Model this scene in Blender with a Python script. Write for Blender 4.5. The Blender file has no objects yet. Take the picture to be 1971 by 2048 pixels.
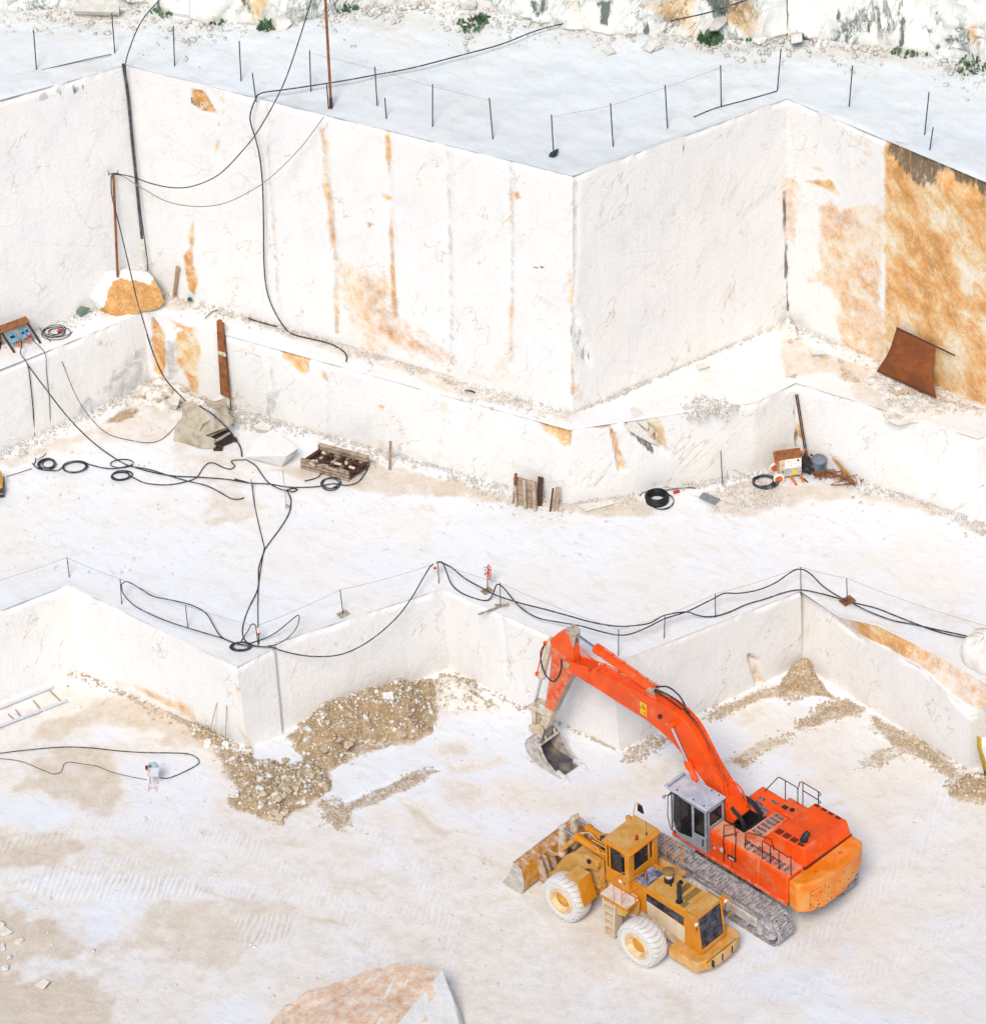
import bpy, bmesh, math, random
import numpy as np
from mathutils import Vector, Matrix

SC = bpy.context.scene
COL = SC.collection
RNG = random.Random(7)

# ------------------------------------------------------------------ camera, world, sun, exposure
TH, FPX, DIST, ROLL = 38.5, 9900.0, 183.0, 2.8
PW, PH = 1971.0, 2048.0
_t, _r = math.radians(TH), math.radians(ROLL)
CF = np.array([0, math.cos(_t), -math.sin(_t)])
_D0 = np.array([0, -math.sin(_t), -math.cos(_t)])
_R0 = np.array([1.0, 0, 0])
CX = math.cos(_r)*_R0 + math.sin(_r)*_D0
CY = -math.sin(_r)*_R0 + math.cos(_r)*_D0
CC = np.array([0, 0, 4.0]) - DIST*CF

cam_data = bpy.data.cameras.new('camera')
cam = bpy.data.objects.new('camera', cam_data)
COL.objects.link(cam)
M = Matrix.Identity(4)
for i in range(3):
    M[i][0] = CX[i]; M[i][1] = -CY[i]; M[i][2] = -CF[i]; M[i][3] = CC[i]
cam.matrix_world = M
cam_data.sensor_fit = 'VERTICAL'
cam_data.sensor_height = 36.0
cam_data.lens = 36.0*FPX/PH
cam_data.clip_start = 1.0
cam_data.clip_end = 2000.0
SC.camera = cam

SUN_EL, SUN_AZ = math.radians(48), math.radians(192)     # azimuth measured from +Y clockwise: sun behind the camera, to its left
world = bpy.data.worlds.new('World')
SC.world = world
world.use_nodes = True
wt = world.node_tree
for n in list(wt.nodes): wt.nodes.remove(n)
sky = wt.nodes.new('ShaderNodeTexSky'); sky.sky_type = 'NISHITA'; sky.sun_disc = False
sky.sun_elevation = SUN_EL; sky.sun_rotation = SUN_AZ
sky.air_density = 1.0; sky.dust_density = 2.0; sky.ozone_density = 1.0; sky.altitude = 800
bg = wt.nodes.new('ShaderNodeBackground'); bg.inputs['Strength'].default_value = 0.072
wo = wt.nodes.new('ShaderNodeOutputWorld')
wt.links.new(sky.outputs[0], bg.inputs[0]); wt.links.new(bg.outputs[0], wo.inputs[0])
sd = bpy.data.lights.new('sun', 'SUN'); sd.energy = 1.45; sd.angle = math.radians(18); sd.color = (1.0, 0.925, 0.83)
sun = bpy.data.objects.new('sun', sd); COL.objects.link(sun)
_sv = Vector((math.sin(SUN_AZ)*math.cos(SUN_EL), math.cos(SUN_AZ)*math.cos(SUN_EL), math.sin(SUN_EL)))
sun.rotation_euler = _sv.to_track_quat('Z', 'Y').to_euler()
sun.location = (-40, -60, 60)
SC.view_settings.view_transform = 'Standard'
SC.view_settings.look = 'None'
SC.view_settings.gamma = 1.0
SC.view_settings.exposure = 1.0

# ------------------------------------------------------------------ survey helpers
def ray(px, py):
    return CF + (px-PW/2)/FPX*CX + (py-PH/2)/FPX*CY
def at(px, py, z):
    """where the sight line through a photo pixel meets height z"""
    d = ray(px, py); t = (z-CC[2])/d[2]; return CC + t*d
def at_depth(px, py, w):
    return CC + w*ray(px, py)
def depth(P):
    return float((np.asarray(P, float)-CC) @ CF)
def Z(ox, oy, s):
    """coordinates read in an enlarged crop with origin (ox,oy) and scale s"""
    return lambda pts: [(ox+x/s, oy+y/s) for x, y in pts]

# ------------------------------------------------------------------ numpy noise
def _hash(ix, iy, seed):
    h = (ix*374761393 + iy*668265263 + seed*974634777) & 0xFFFFFFFF
    h = ((h ^ (h >> 13))*1274126177) & 0xFFFFFFFF
    return ((h ^ (h >> 16)) & 0xFFFF)/65535.0
def vnoise(x, y, seed=0):
    x = np.asarray(x, float); y = np.asarray(y, float)
    ix = np.floor(x).astype(np.int64); iy = np.floor(y).astype(np.int64)
    fx = x-ix; fy = y-iy
    fx = fx*fx*(3-2*fx); fy = fy*fy*(3-2*fy)
    a = _hash(ix, iy, seed); b = _hash(ix+1, iy, seed); c = _hash(ix, iy+1, seed); d = _hash(ix+1, iy+1, seed)
    return (a*(1-fx)+b*fx)*(1-fy) + (c*(1-fx)+d*fx)*fy
def fbm(x, y, seed=0, oct=4, gain=.5):
    s = 0; a = 1; t = 0
    x = np.asarray(x, float); y = np.asarray(y, float)
    for k in range(oct):
        s = s + a*(vnoise(x, y, seed+k*17)-.5); t += a; a *= gain; x = x*2.03+11.3; y = y*2.03+5.7
    return s/t*2
def sdf(px, py, poly):
    """signed distance to a polygon, negative inside"""
    poly = np.asarray(poly, float)
    n = len(poly); d = np.full(px.shape, 1e9); ins = np.zeros(px.shape, bool)
    for i in range(n):
        ax, ay = poly[i]; bx, by = poly[(i+1) % n]
        ex, ey = bx-ax, by-ay
        t = np.clip(((px-ax)*ex+(py-ay)*ey)/(ex*ex+ey*ey+1e-12), 0, 1)
        d = np.minimum(d, np.hypot(px-ax-t*ex, py-ay-t*ey))
        c = ((ay > py) != (by > py))
        with np.errstate(divide='ignore', invalid='ignore'):
            xi = ax + (py-ay)/(by-ay+1e-12)*ex
        ins ^= c & (px < xi)
    return np.where(ins, -d, d)
def dline(px, py, line):
    line = np.asarray(line, float); d = np.full(px.shape, 1e9)
    for i in range(len(line)-1):
        ax, ay = line[i]; bx, by = line[i+1]; ex, ey = bx-ax, by-ay
        t = np.clip(((px-ax)*ex+(py-ay)*ey)/(ex*ex+ey*ey+1e-12), 0, 1)
        d = np.minimum(d, np.hypot(px-ax-t*ex, py-ay-t*ey))
    return d
def sstep(a, b, x):
    t = np.clip((x-a)/(b-a), 0, 1); return t*t*(3-2*t)

# ------------------------------------------------------------------ materials
def mat(name):
    m = bpy.data.materials.new(name); m.use_nodes = True
    nt = m.node_tree; b = nt.nodes['Principled BSDF']
    return m, nt, b
class NG:
    """small node helper"""
    def __init__(s, nt): s.nt = nt
    def n(s, t, **kw):
        x = s.nt.nodes.new('ShaderNode'+t)
        for k, v in kw.items(): setattr(x, k, v)
        return x
    def l(s, a, b): s.nt.links.new(a, b)
    def co(s, scale=(1, 1, 1), rot=(0, 0, 0)):
        tc = s.n('TexCoord'); mp = s.n('Mapping'); mp.inputs['Scale'].default_value = scale
        if any(rot):      # turn first, then stretch along the turned axes
            r_ = s.n('Mapping'); r_.inputs['Rotation'].default_value = rot; s.l(tc.outputs['Object'], r_.inputs[0]); s.l(r_.outputs[0], mp.inputs[0])
        else: s.l(tc.outputs['Object'], mp.inputs[0])
        return mp.outputs[0]
    def noise(s, sc, det=4, ro=.55, vec=None, dist=0):
        x = s.n('TexNoise'); x.inputs['Scale'].default_value = sc; x.inputs['Detail'].default_value = det
        x.inputs['Roughness'].default_value = ro; x.inputs['Distortion'].default_value = dist
        s.l(vec if vec is not None else s.co(), x.inputs['Vector']); return x.outputs['Fac']
    def ramp(s, f, stops):
        x = s.n('ValToRGB'); e = x.color_ramp.elements
        while len(e) < len(stops): e.new(.5)
        for q, (p, c) in zip(e, stops):
            q.position = p; q.color = (c, c, c, 1) if not hasattr(c, '__len__') else (*c, 1)
        s.l(f, x.inputs[0]); return x.outputs[0]
    def math(s, op, a, b=None, clamp=False):
        x = s.n('Math', operation=op, use_clamp=clamp)
        for i, v in enumerate((a, b)):
            if v is None: continue
            if isinstance(v, (int, float)): x.inputs[i].default_value = v
            else: s.l(v, x.inputs[i])
        return x.outputs[0]
    def mix(s, f, a, b, mode='MIX'):
        x = s.n('Mix', data_type='RGBA', blend_type=mode)
        for i, v in ((0, f), (6, a), (7, b)):
            if isinstance(v, (int, float)): x.inputs[i].default_value = v
            elif isinstance(v, tuple): x.inputs[i].default_value = (*v, 1)
            else: s.l(v, x.inputs[i])
        return x.outputs[2]
    def attr(s, name):
        x = s.n('Attribute', attribute_name=name); sp = s.n('SeparateColor'); s.l(x.outputs['Color'], sp.inputs[0])
        return sp.outputs
    def bump(s, h, st, dist, nrm=None):
        x = s.n('Bump'); x.inputs['Strength'].default_value = st; x.inputs['Distance'].default_value = dist
        s.l(h, x.inputs['Height'])
        if nrm is not None: s.l(nrm, x.inputs['Normal'])
        return x.outputs[0]
MAT = {}
def plain(name, col, rough=.6, metal=0, var=.25, sc=6, dirt=None, damt=.0, dsc=3, bump=.0, spec=.4, coat=0):
    """colour with patchy variation, optional dirt colour laid on in blotches"""
    if name in MAT: return MAT[name]
    m, nt, b = mat(name); g = NG(nt)
    f = g.noise(sc, 5, .6)
    lo = tuple(c*(1-var) for c in col); hi = tuple(min(1, c*(1+var)) for c in col)
    c = g.ramp(f, [(.3, lo), (.7, hi)])
    if dirt:
        d = g.noise(dsc, 7, .68, dist=.3)
        k = .62-damt*.4
        c = g.mix(g.math('MULTIPLY', g.ramp(d, [(k-.06, 0.0), (k+.12, 1.0)]), .85), c, dirt)
        r = g.math('MULTIPLY_ADD', d, .3); 
    g.l(c, b.inputs['Base Color'])
    b.inputs['Roughness'].default_value = rough; b.inputs['Metallic'].default_value = metal
    b.inputs['Specular IOR Level'].default_value = spec
    if coat: b.inputs['Coat Weight'].default_value = coat; b.inputs['Coat Roughness'].default_value = .2
    if bump: g.l(g.bump(g.noise(sc*4, 4), bump, .02), b.inputs['Normal'])
    MAT[name] = m; return m

# ------------------------------------------------------------------ mesh builder
class MB:
    def __init__(s): s.v = []; s.f = []; s.mi = []; s.cur = 0
    def mat(s, i): s.cur = i; return s
    def add(s, vs, fs):
        o = len(s.v); s.v += [tuple(map(float, p)) for p in vs]
        for f in fs: s.f.append(tuple(o+i for i in f)); s.mi.append(s.cur)
        return s
    def box(s, c, size, rot=None):
        hx, hy, hz = size[0]/2, size[1]/2, size[2]/2
        vs = [Vector((x*hx, y*hy, z*hz)) for x in (-1, 1) for y in (-1, 1) for z in (-1, 1)]
        if rot is not None: vs = [rot @ v for v in vs]
        vs = [v+Vector(c) for v in vs]
        return s.add(vs, [(0, 1, 3, 2), (4, 6, 7, 5), (0, 4, 5, 1), (2, 3, 7, 6), (0, 2, 6, 4), (1, 5, 7, 3)])
    def bx(s, x0, x1, y0, y1, z0, z1):
        return s.box(((x0+x1)/2, (y0+y1)/2, (z0+z1)/2), (abs(x1-x0), abs(y1-y0), abs(z1-z0)))
    def beam(s, p, q, w, h, up=(0, 0, 1)):
        p = Vector(p); q = Vector(q); d = q-p; L = d.length
        if L < 1e-6: return s
        x = d/L; y = Vector(up).cross(x)
        if y.length < 1e-4: y = Vector((0, 1, 0)).cross(x)
        y.normalize(); z = x.cross(y)
        R = Matrix((x, y, z)).transposed()
        return s.box((p+q)/2, (L, w, h), R)
    def tube(s, pts, r, n=8, cap=True, closed=False):
        pts = [Vector(p) for p in pts]; N = len(pts)
        rr = r if hasattr(r, '__len__') else [r]*N
        prev = None; rings = []
        for i, p in enumerate(pts):
            a = pts[(i-1) % N] if (i or closed) else p
            b = pts[(i+1) % N] if (i < N-1 or closed) else p
            t = (b-a)
            if t.length < 1e-9: t = Vector((0, 0, 1))
            t.normalize()
            if prev is None:
                u = t.orthogonal().normalized()
            else:
                u = prev - t*prev.dot(t)
                if u.length < 1e-6: u = t.orthogonal()
                u.normalize()
            prev = u; w = t.cross(u)
            rings.append([p + (u*math.cos(2*math.pi*k/n) + w*math.sin(2*math.pi*k/n))*rr[i] for k in range(n)])
        vs = [v for R in rings for v in R]; fs = []
        m = N if closed else N-1
        for i in range(m):
            j = (i+1) % N
            for k in range(n):
                fs.append((i*n+k, i*n+(k+1) % n, j*n+(k+1) % n, j*n+k))
        if cap and not closed:
            fs.append(tuple(reversed(range(n)))); fs.append(tuple((N-1)*n+k for k in range(n)))
        return s.add(vs, fs)
    def cyl(s, p, q, r0, r1=None, n=16):
        return s.tube([p, q], [r0, r0 if r1 is None else r1], n)
    def prism(s, prof, a0, a1, axis='y'):
        """closed profile extruded; profile is (x,z) for axis y, (x,y) for z, (y,z) for x; a0/a1 may be lists"""
        n = len(prof)
        A0 = a0 if hasattr(a0, '__len__') else [a0]*n
        A1 = a1 if hasattr(a1, '__len__') else [a1]*n
        def P(p, a):
            return (p[0], a, p[1]) if axis == 'y' else (p[0], p[1], a) if axis == 'z' else (a, p[0], p[1])
        vs = [P(p, a) for p, a in zip(prof, A0)] + [P(p, a) for p, a in zip(prof, A1)]
        fs = [tuple(range(n)), tuple(reversed(range(n, 2*n)))] + [(i, i+n, (i+1) % n+n, (i+1) % n) for i in range(n)]
        return s.add(vs, fs)
    def lathe(s, prof, n=24, c=(0, 0, 0), axis='z', cap=True):
        vs = []; fs = []
        for r, h in prof:
            for k in range(n):
                a = 2*math.pi*k/n
                if axis == 'z': vs.append((c[0]+r*math.cos(a), c[1]+r*math.sin(a), c[2]+h))
                elif axis == 'y': vs.append((c[0]+r*math.cos(a), c[1]+h, c[2]+r*math.sin(a)))
                else: vs.append((c[0]+h, c[1]+r*math.cos(a), c[2]+r*math.sin(a)))
        m = len(prof)
        for i in range(m-1):
            for k in range(n): fs.append((i*n+k, i*n+(k+1) % n, (i+1)*n+(k+1) % n, (i+1)*n+k))
        if cap and prof[0][0] > 1e-4: fs.append(tuple(reversed(range(n))))
        if cap and prof[-1][0] > 1e-4: fs.append(tuple((m-1)*n+k for k in range(n)))
        return s.add(vs, fs)
    def plate(s, pts, t):
        """planar polygon of 3-D points given thickness t along its normal"""
        P = [Vector(p) for p in pts]; nrm = Vector((0, 0, 0))
        for i in range(len(P)): nrm += (P[i]-P[0]).cross(P[(i+1) % len(P)]-P[0])
        nrm.normalize(); n = len(P)
        vs = [p-nrm*t/2 for p in P]+[p+nrm*t/2 for p in P]
        return s.add(vs, [tuple(reversed(range(n))), tuple(range(n, 2*n))]+[(i, (i+1) % n, (i+1) % n+n, i+n) for i in range(n)])
    def build_each(s, name, mats, parent=None, **k):
        """every separate piece becomes a part of its own"""
        par = list(range(len(s.v)))
        def find(a):
            while par[a] != a: par[a] = par[par[a]]; a = par[a]
            return a
        for f in s.f:
            for i in f[1:]: par[find(f[0])] = find(i)
        grp = {}
        for f in s.f: grp.setdefault(find(f[0]), []).append(f)
        out = []
        for fs in grp.values():
            ids = sorted({i for f in fs for i in f}); mp = {a: j for j, a in enumerate(ids)}
            q = MB(); q.add([s.v[i] for i in ids], [[mp[i] for i in f] for f in fs]); out.append(q.build(name, mats, parent, **k))
        return out
    def build(s, name, mats, parent=None, bevel=0, smooth=40, loc=None, seg=2):
        me = bpy.data.meshes.new(name); me.from_pydata(s.v, [], s.f); me.validate()
        mats = mats if isinstance(mats, (list, tuple)) else [mats]
        for m in mats: me.materials.append(m)
        if len(mats) > 1 and len(me.polygons) == len(s.mi): me.polygons.foreach_set('material_index', s.mi)
        bm = bmesh.new(); bm.from_mesh(me); bmesh.ops.recalc_face_normals(bm, faces=bm.faces); bm.to_mesh(me); bm.free()
        if smooth:
            me.polygons.foreach_set('use_smooth', [True]*len(me.polygons))
            me.set_sharp_from_angle(angle=math.radians(smooth))
        me.update()
        o = bpy.data.objects.new(name, me); COL.objects.link(o)
        if parent: o.parent = parent
        if loc is not None: o.location = loc
        if bevel:
            md = o.modifiers.new('bevel', 'BEVEL'); md.width = bevel; md.segments = seg; md.limit_method = 'ANGLE'; md.angle_limit = math.radians(35)
            md.harden_normals = False
        return o
def tag(o, label=None, cat=None, group=None, kind=None):
    if label: o['label'] = label
    if cat: o['category'] = cat
    if group: o['group'] = group
    if kind: o['kind'] = kind
    return o
def thing(name, label, cat, loc=(0, 0, 0), rz=0, group=None):
    o = bpy.data.objects.new(name, None); COL.objects.link(o); o.empty_display_size = .2
    o.location = tuple(map(float, loc)); o.rotation_euler = (0, 0, rz)
    return tag(o, label, cat, group)
def dup(root, loc, rz=None, label=None, scale=None, group=None):
    r = root.copy(); COL.objects.link(r); r.location = tuple(map(float, loc))
    if rz is not None: r.rotation_euler = (0, 0, rz)
    if scale: r.scale = scale
    if label: r['label'] = label
    if group: r['group'] = group
    for ch in list(root.children):
        c = ch.copy(); COL.objects.link(c); c.parent = r
        for gch in ch.children:
            d = gch.copy(); COL.objects.link(d); d.parent = c
    return r
def smooth_path(pts, step=.12):
    P = [Vector(p) for p in pts]
    if len(P) < 3: return P
    out = []
    for i in range(len(P)-1):
        p0 = P[i-1] if i else P[0]*2-P[1]; p1 = P[i]; p2 = P[i+1]; p3 = P[i+2] if i+2 < len(P) else P[i+1]*2-P[i]
        m = max(2, min(24, int((p2-p1).length/step)))
        for k in range(m):
            t = k/m
            out.append(.5*((2*p1)+(p2-p0)*t+(2*p0-5*p1+4*p2-p3)*t*t+(3*p1-p0-3*p2+p3)*t**3))
    out.append(P[-1]); return out
# ------------------------------------------------------------------ quarry levels
Z0, Z1, Z2, Z3 = 0.0, 4.0, 7.6, 18.2
s_ = 1971/1886
def dpt(*L): return [(x*s_, y*s_) for x, y in L]
PIT_TOP = dpt((-420, 1330), (130, 1119), (453, 1277), (523, 1241), (527, 1230), (848, 1126), (1172, 1270), (1531, 1131))
PIT_BOT = dpt((-420, 1510), (150, 1284), (475, 1430), (540, 1408), (544, 1398), (858, 1281), (1185, 1437), (1533, 1271), (1862, 1480), (1975, 1436), (2500, 1690))
MID_BOT = [(-420, 1098), (300, 766), (1138, 1008), (1508, 944), (1594, 918), (1952, 1040), (2040, 1000), (2500, 1130)]
MID_TOP = [(-420, 906), (288, 625), (1138, 860), (1508, 806), (1590, 766), (1955, 878), (2040, 845), (2500, 975)]
UP_BOT = [(-420, 846), (300, 574), (1145, 826), (1573, 642), (2500, 1046)]
UP_TOP = [(-420, 316), (252, 131), (1145, 352), (1573, 197), (2500, 588)]
CL_BOT = [(-500, 36), (300, 14), (430, 44), (560, 52), (700, 22), (860, 2), (960, 14), (1100, 44), (1210, 62), (1400, 78), (1520, 80), (1573, 66), (1700, 88), (1850, 106), (1971, 130), (2500, 214)]

class Poly:
    """polyline y(x) on one level"""
    def __init__(s, pts): s.P = np.array(pts, float); s.x = s.P[:, 0]
    def y(s, x): return np.interp(x, s.x, s.P[:, 1])
    def z(s, x): return np.interp(x, s.x, s.P[:, 2])
def lev(px, z): return Poly([at(x, y, z) for x, y in px])
pit_bot = lev(PIT_BOT, Z0)
_pt = [at(x, y, Z1) for x, y in PIT_TOP]
mid_bot, mid_top = lev(MID_BOT, Z1), lev(MID_TOP, Z2)
up_bot, up_top = lev(UP_BOT, Z2), lev(UP_TOP, Z3)
cl_bot = lev(CL_BOT, Z3)
def on_plane(px, py, A, B, off=0):
    """sight line meets the upright plane through A and B (pushed out by off towards the camera)"""
    A = np.array(A, float); B = np.array(B, float); t = B-A; n = np.array([t[1], -t[0], 0]); n /= np.linalg.norm(n)
    if n[1] > 0: n = -n
    d = ray(px, py); k = ((A+n*off-CC) @ n)/(d @ n); return CC+k*d
# right-hand pit wall: its sawn top drops to a lower shelf
_A, _B = pit_bot.P[7], pit_bot.P[8]
for q in ((1600, 1184), (1664, 1228), (1708, 1266), (1842, 1336), (1940, 1432)):
    p = on_plane(*q, _A, _B); _pt.append(np.array([p[0], p[1], p[2]]))
_e = _pt[-1][2]
_pt.append(np.array([pit_bot.P[9][0], pit_bot.P[9][1], _e])); _pt.append(np.array([pit_bot.P[10][0], pit_bot.P[10][1], _e]))
pit_top = Poly(_pt)
# map every top corner onto a base corner for the pit wall
_pb = [pit_bot.P[i] for i in range(8)]
for p in _pt[8:13]:
    _pb.append(np.array([p[0], np.interp(p[0], pit_bot.x, pit_bot.P[:, 1]), 0]))
_pb += [pit_bot.P[9], pit_bot.P[10]]
pit_base = Poly(_pb)
# edge of the main floor above the pit (on the right it keeps back behind the ochre slope)
R4 = Z(1371, 1080, 3.143)
_fe = [at(x, y, Z1) for x, y in PIT_TOP] + [at(x, y, Z1) for x, y in R4([(960, 484), (1200, 540), (1400, 636), (1650, 768), (1886, 905), (2600, 1290), (4600, 2300)])]
floor_edge = Poly(_fe)

def smoothed(x, P, w):
    return (P.y(x-w)+P.y(x)*2+P.y(x+w))/4
def cols(*polys, step=.09, x0=-24, x1=25):
    xs = list(np.arange(x0, x1, step))
    for p in polys: xs += [v for v in p.x if x0 < v < x1]
    xs = np.unique(np.round(xs, 4)); keep = [xs[0]]
    for v in xs[1:]:
        if v-keep[-1] > .02: keep.append(v)
    return np.array(keep)
def grid_obj(name, X, Y, Zv, mats, attrs=None, smooth=True, sharp=None):
    """structured grid (rows x cols) -> one mesh"""
    nr, nc = X.shape
    me = bpy.data.meshes.new(name)
    co = np.stack([X, Y, Zv], -1).reshape(-1, 3)
    i = np.arange(nr*nc).reshape(nr, nc)
    q = np.stack([i[:-1, :-1], i[:-1, 1:], i[1:, 1:], i[1:, :-1]], -1).reshape(-1, 4)
    me.vertices.add(len(co)); me.vertices.foreach_set('co', co.astype(np.float32).ravel())
    me.loops.add(q.size); me.loops.foreach_set('vertex_index', q.astype(np.int32).ravel())
    me.polygons.add(len(q)); me.polygons.foreach_set('loop_start', (np.arange(len(q))*4).astype(np.int32))
    me.update(calc_edges=True)
    me.polygons.foreach_set('use_smooth', [smooth]*len(q))
    me.materials.append(mats)
    if attrs is not None:
        a = me.color_attributes.new('mask', 'FLOAT_COLOR', 'POINT')
        c = np.ones((nr*nc, 4), np.float32)
        for k, m in enumerate(attrs): c[:, k] = np.clip(m, 0, 1).ravel()
        a.data.foreach_set('color', c.ravel())
    me.validate()
    if sharp: me.set_sharp_from_angle(angle=math.radians(sharp))
    o = bpy.data.objects.new(name, me); COL.objects.link(o); return o

# ------------------------------------------------------------------ stone and ground materials
def marble_mat(name, base=(.82, .80, .76), cool=(.795, .785, .765), ochre=(.62, .30, .075), dark=(.115, .10, .075), streak=.5, crack=0):
    m, nt, b = mat(name); g = NG(nt)
    a = g.attr('mask'); v = g.co()
    cloud = g.noise(.35, 6, .6)
    c = g.mix(g.ramp(cloud, [(.35, 0.0), (.65, 1.0)]), base, cool)
    # saw streaks running down the cut faces
    st = g.noise(1.0, 4, .6, g.co((5, 5, .22)))
    c = g.mix(g.math('MULTIPLY', g.ramp(st, [(.48, 0.0), (.75, 1.0)]), streak*.36), c, (.66, .645, .62))
    mot = g.noise(.9, 8, .74, g.co((1, 1, .6), (.2, .6, .3)), .4)
    c = g.mix(g.math('MULTIPLY', g.ramp(mot, [(.50, 0.0), (.68, 1.0)]), .28), c, (.72, .66, .565))
    dg = g.math('ABSOLUTE', g.math('SUBTRACT', g.noise(.8, 4, .5, g.co((1.3, 1.3, .16), (0, -.65, 0)), .15), .5))
    c = g.mix(g.math('MULTIPLY', g.math('MULTIPLY', g.ramp(dg, [(0.0, 1.0), (.008, 0.0)]), g.ramp(g.noise(.5, 3), [(.49, 0.0), (.57, 1.0)])), .60), c, (.47, .345, .21))
    dh = g.math('ABSOLUTE', g.math('SUBTRACT', g.noise(1.1, 4, .5, g.co((1.3, 1.3, .2), (.2, -.95, 0)), .2), .5))
    c = g.mix(g.math('MULTIPLY', g.math('MULTIPLY', g.ramp(dh, [(0.0, 1.0), (.007, 0.0)]), g.ramp(g.noise(.6, 4, .6, g.co((1, 1, 1), (.4, .2, .9))), [(.52, 0.0), (.60, 1.0)])), .34), c, (.50, .38, .24))
    gy = g.noise(.7, 7, .7, g.co((1.8, 1.8, .35), (0, -.75, 0)), .6)
    c = g.mix(g.math('MULTIPLY', g.ramp(gy, [(.53, 0.0), (.68, 1.0)]), .32), c, (.62, .615, .60))
    # hairline veins, broken up
    def vein(sc, w, vec, thr, dist=.8):
        nz = g.n('TexNoise'); nz.inputs['Scale'].default_value = sc*1.2; nz.inputs['Detail'].default_value = 5; g.l(vec, nz.inputs['Vector'])
        ad = g.n('VectorMath', operation='MULTIPLY_ADD'); g.l(nz.outputs['Color'], ad.inputs[0]); ad.inputs[1].default_value = (dist/sc,)*3; g.l(vec, ad.inputs[2])
        vo = g.n('TexVoronoi', feature='DISTANCE_TO_EDGE'); vo.inputs['Scale'].default_value = sc; g.l(ad.outputs[0], vo.inputs['Vector'])
        e = g.ramp(vo.outputs['Distance'], [(0.0, 1.0), (w, 0.0)])
        k = g.ramp(g.noise(sc*.7, 3, .5, vec), [(thr, 0.0), (thr+.14, 1.0)])
        return g.math('MULTIPLY', e, k)
    v1 = vein(.45, .006, g.co((1, 1, .8), (.3, .8, .2)), .52, .35)
    v2 = vein(1.1, .014, g.co((1.3, 1.3, .5), (.1, .7, .4)), .53, .5)
    c = g.mix(g.math('MULTIPLY', v1, .32), c, (.30, .235, .16))
    c = g.mix(g.math('MULTIPLY', v2, .34), c, (.40, .35, .29))
    # pale warm bloom
    c = g.mix(g.math('MULTIPLY', g.ramp(g.noise(.22, 5, .65, g.co((1, 1, .6))), [(.54, 0.0), (.78, 1.0)]), .34), c, (.80, .70, .54))
    # iron stain: its outline comes with the stone
    wob = g.math('SUBTRACT', g.noise(2.2, 9, .74), .5)
    oc = g.ramp(g.math('ADD', a[0], g.math('MULTIPLY', wob, 1.4)), [(.26, 0.0), (.80, 1.0)])
    big = g.math('MULTIPLY', g.math('SUBTRACT', g.noise(.38, 4, .6, g.co((1, 1, .8), (0, .6, 0))), .5), 1.15)
    tx = g.math('ADD', g.noise(1.5, 9, .72, g.co((1, 1, .6), (0, .7, 0)), .35), big)
    tex = g.ramp(tx, [(.26, tuple(q*.72 for q in ochre)), (.40, ochre), (.47, tuple(min(.8, q*1.12+.04) for q in ochre)), (.55, (.74, .49, .22)), (.64, (.79, .63, .41)), (.76, (.82, .75, .63))])
    c = g.mix(g.math('MULTIPLY', oc, .95), c, tex)
    rg = g.math('ABSOLUTE', g.math('SUBTRACT', g.noise(1.6, 6, .62, g.co((1.4, 1.4, .32), (0, .75, 0)), .4), .5))
    c = g.mix(g.math('MULTIPLY', g.math('MULTIPLY', g.ramp(rg, [(0.0, 1.0), (.022, 0.0)]), oc), g.ramp(g.noise(.7, 3), [(.42, 0.0), (.6, .75)])), c, (.80, .74, .62))
    rb = g.math('ABSOLUTE', g.math('SUBTRACT', g.noise(2.6, 6, .62, g.co((1.2, 1.2, .5), (0, -.5, 0)), .5), .5))
    c = g.mix(g.math('MULTIPLY', g.math('MULTIPLY', g.ramp(rb, [(0.0, 1.0), (.014, 0.0)]), oc), .45), c, (.26, .11, .03))
    dk = g.ramp(g.math('ADD', a[1], g.math('MULTIPLY', g.math('SUBTRACT', g.noise(1.5, 7, .7, g.co((4, 4, .6))), .5), 2.4)), [(.42, 0.0), (.75, 1.0)])
    c = g.mix(g.math('MULTIPLY', dk, .88), c, dark)
    gr = g.ramp(g.math('ADD', a[2], g.math('MULTIPLY', g.math('SUBTRACT', g.noise(1.4, 6, .7, g.co((1.6, 1.6, .7), (.5, .4, 0)), 1.0), .5), 1.6)), [(.45, 0.0), (.8, 1.0)])
    c = g.mix(g.math('MULTIPLY', gr, .8), c, (.46, .455, .455))
    sf = g.noise(4.5, 7, .72, g.co((2.2, 2.2, .45), (0, .55, 0)), .3)
    c = g.mix(g.math('MULTIPLY', g.ramp(sf, [(.56, 0.0), (.70, 1.0)]), .16), c, (.60, .55, .48))
    if crack:
        for rot, wd, sc in ((-.6, .020, .42), (-.35, .016, .8), (.1, .022, .3)):
            q = g.math('ABSOLUTE', g.math('SUBTRACT', g.noise(sc, 7, .62, g.co((1.8, 1.8, .4), (0, rot, 0)), .5), .5))
            c = g.mix(g.math('MULTIPLY', g.math('MULTIPLY', g.ramp(q, [(0.0, 1.0), (wd, 0.0)]), g.ramp(g.noise(.35, 4), [(.44, 0.0), (.56, 1.0)])), crack), c, (.10, .12, .10))
        c = g.mix(g.math('MULTIPLY', g.ramp(g.noise(.5, 7, .7, g.co((1.6, 1.6, .5), (0, -.4, 0))), [(.54, 0.0), (.68, 1.0)]), .5), c, (.42, .44, .40))
    sp = g.noise(26, 3, .6)
    c = g.mix(g.math('MULTIPLY', g.ramp(sp, [(.60, 0.0), (.72, 1.0)]), .16), c, (.45, .41, .35))
    g.l(c, b.inputs['Base Color']); b.inputs['Roughness'].default_value = .8; b.inputs['Specular IOR Level'].default_value = .25
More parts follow.
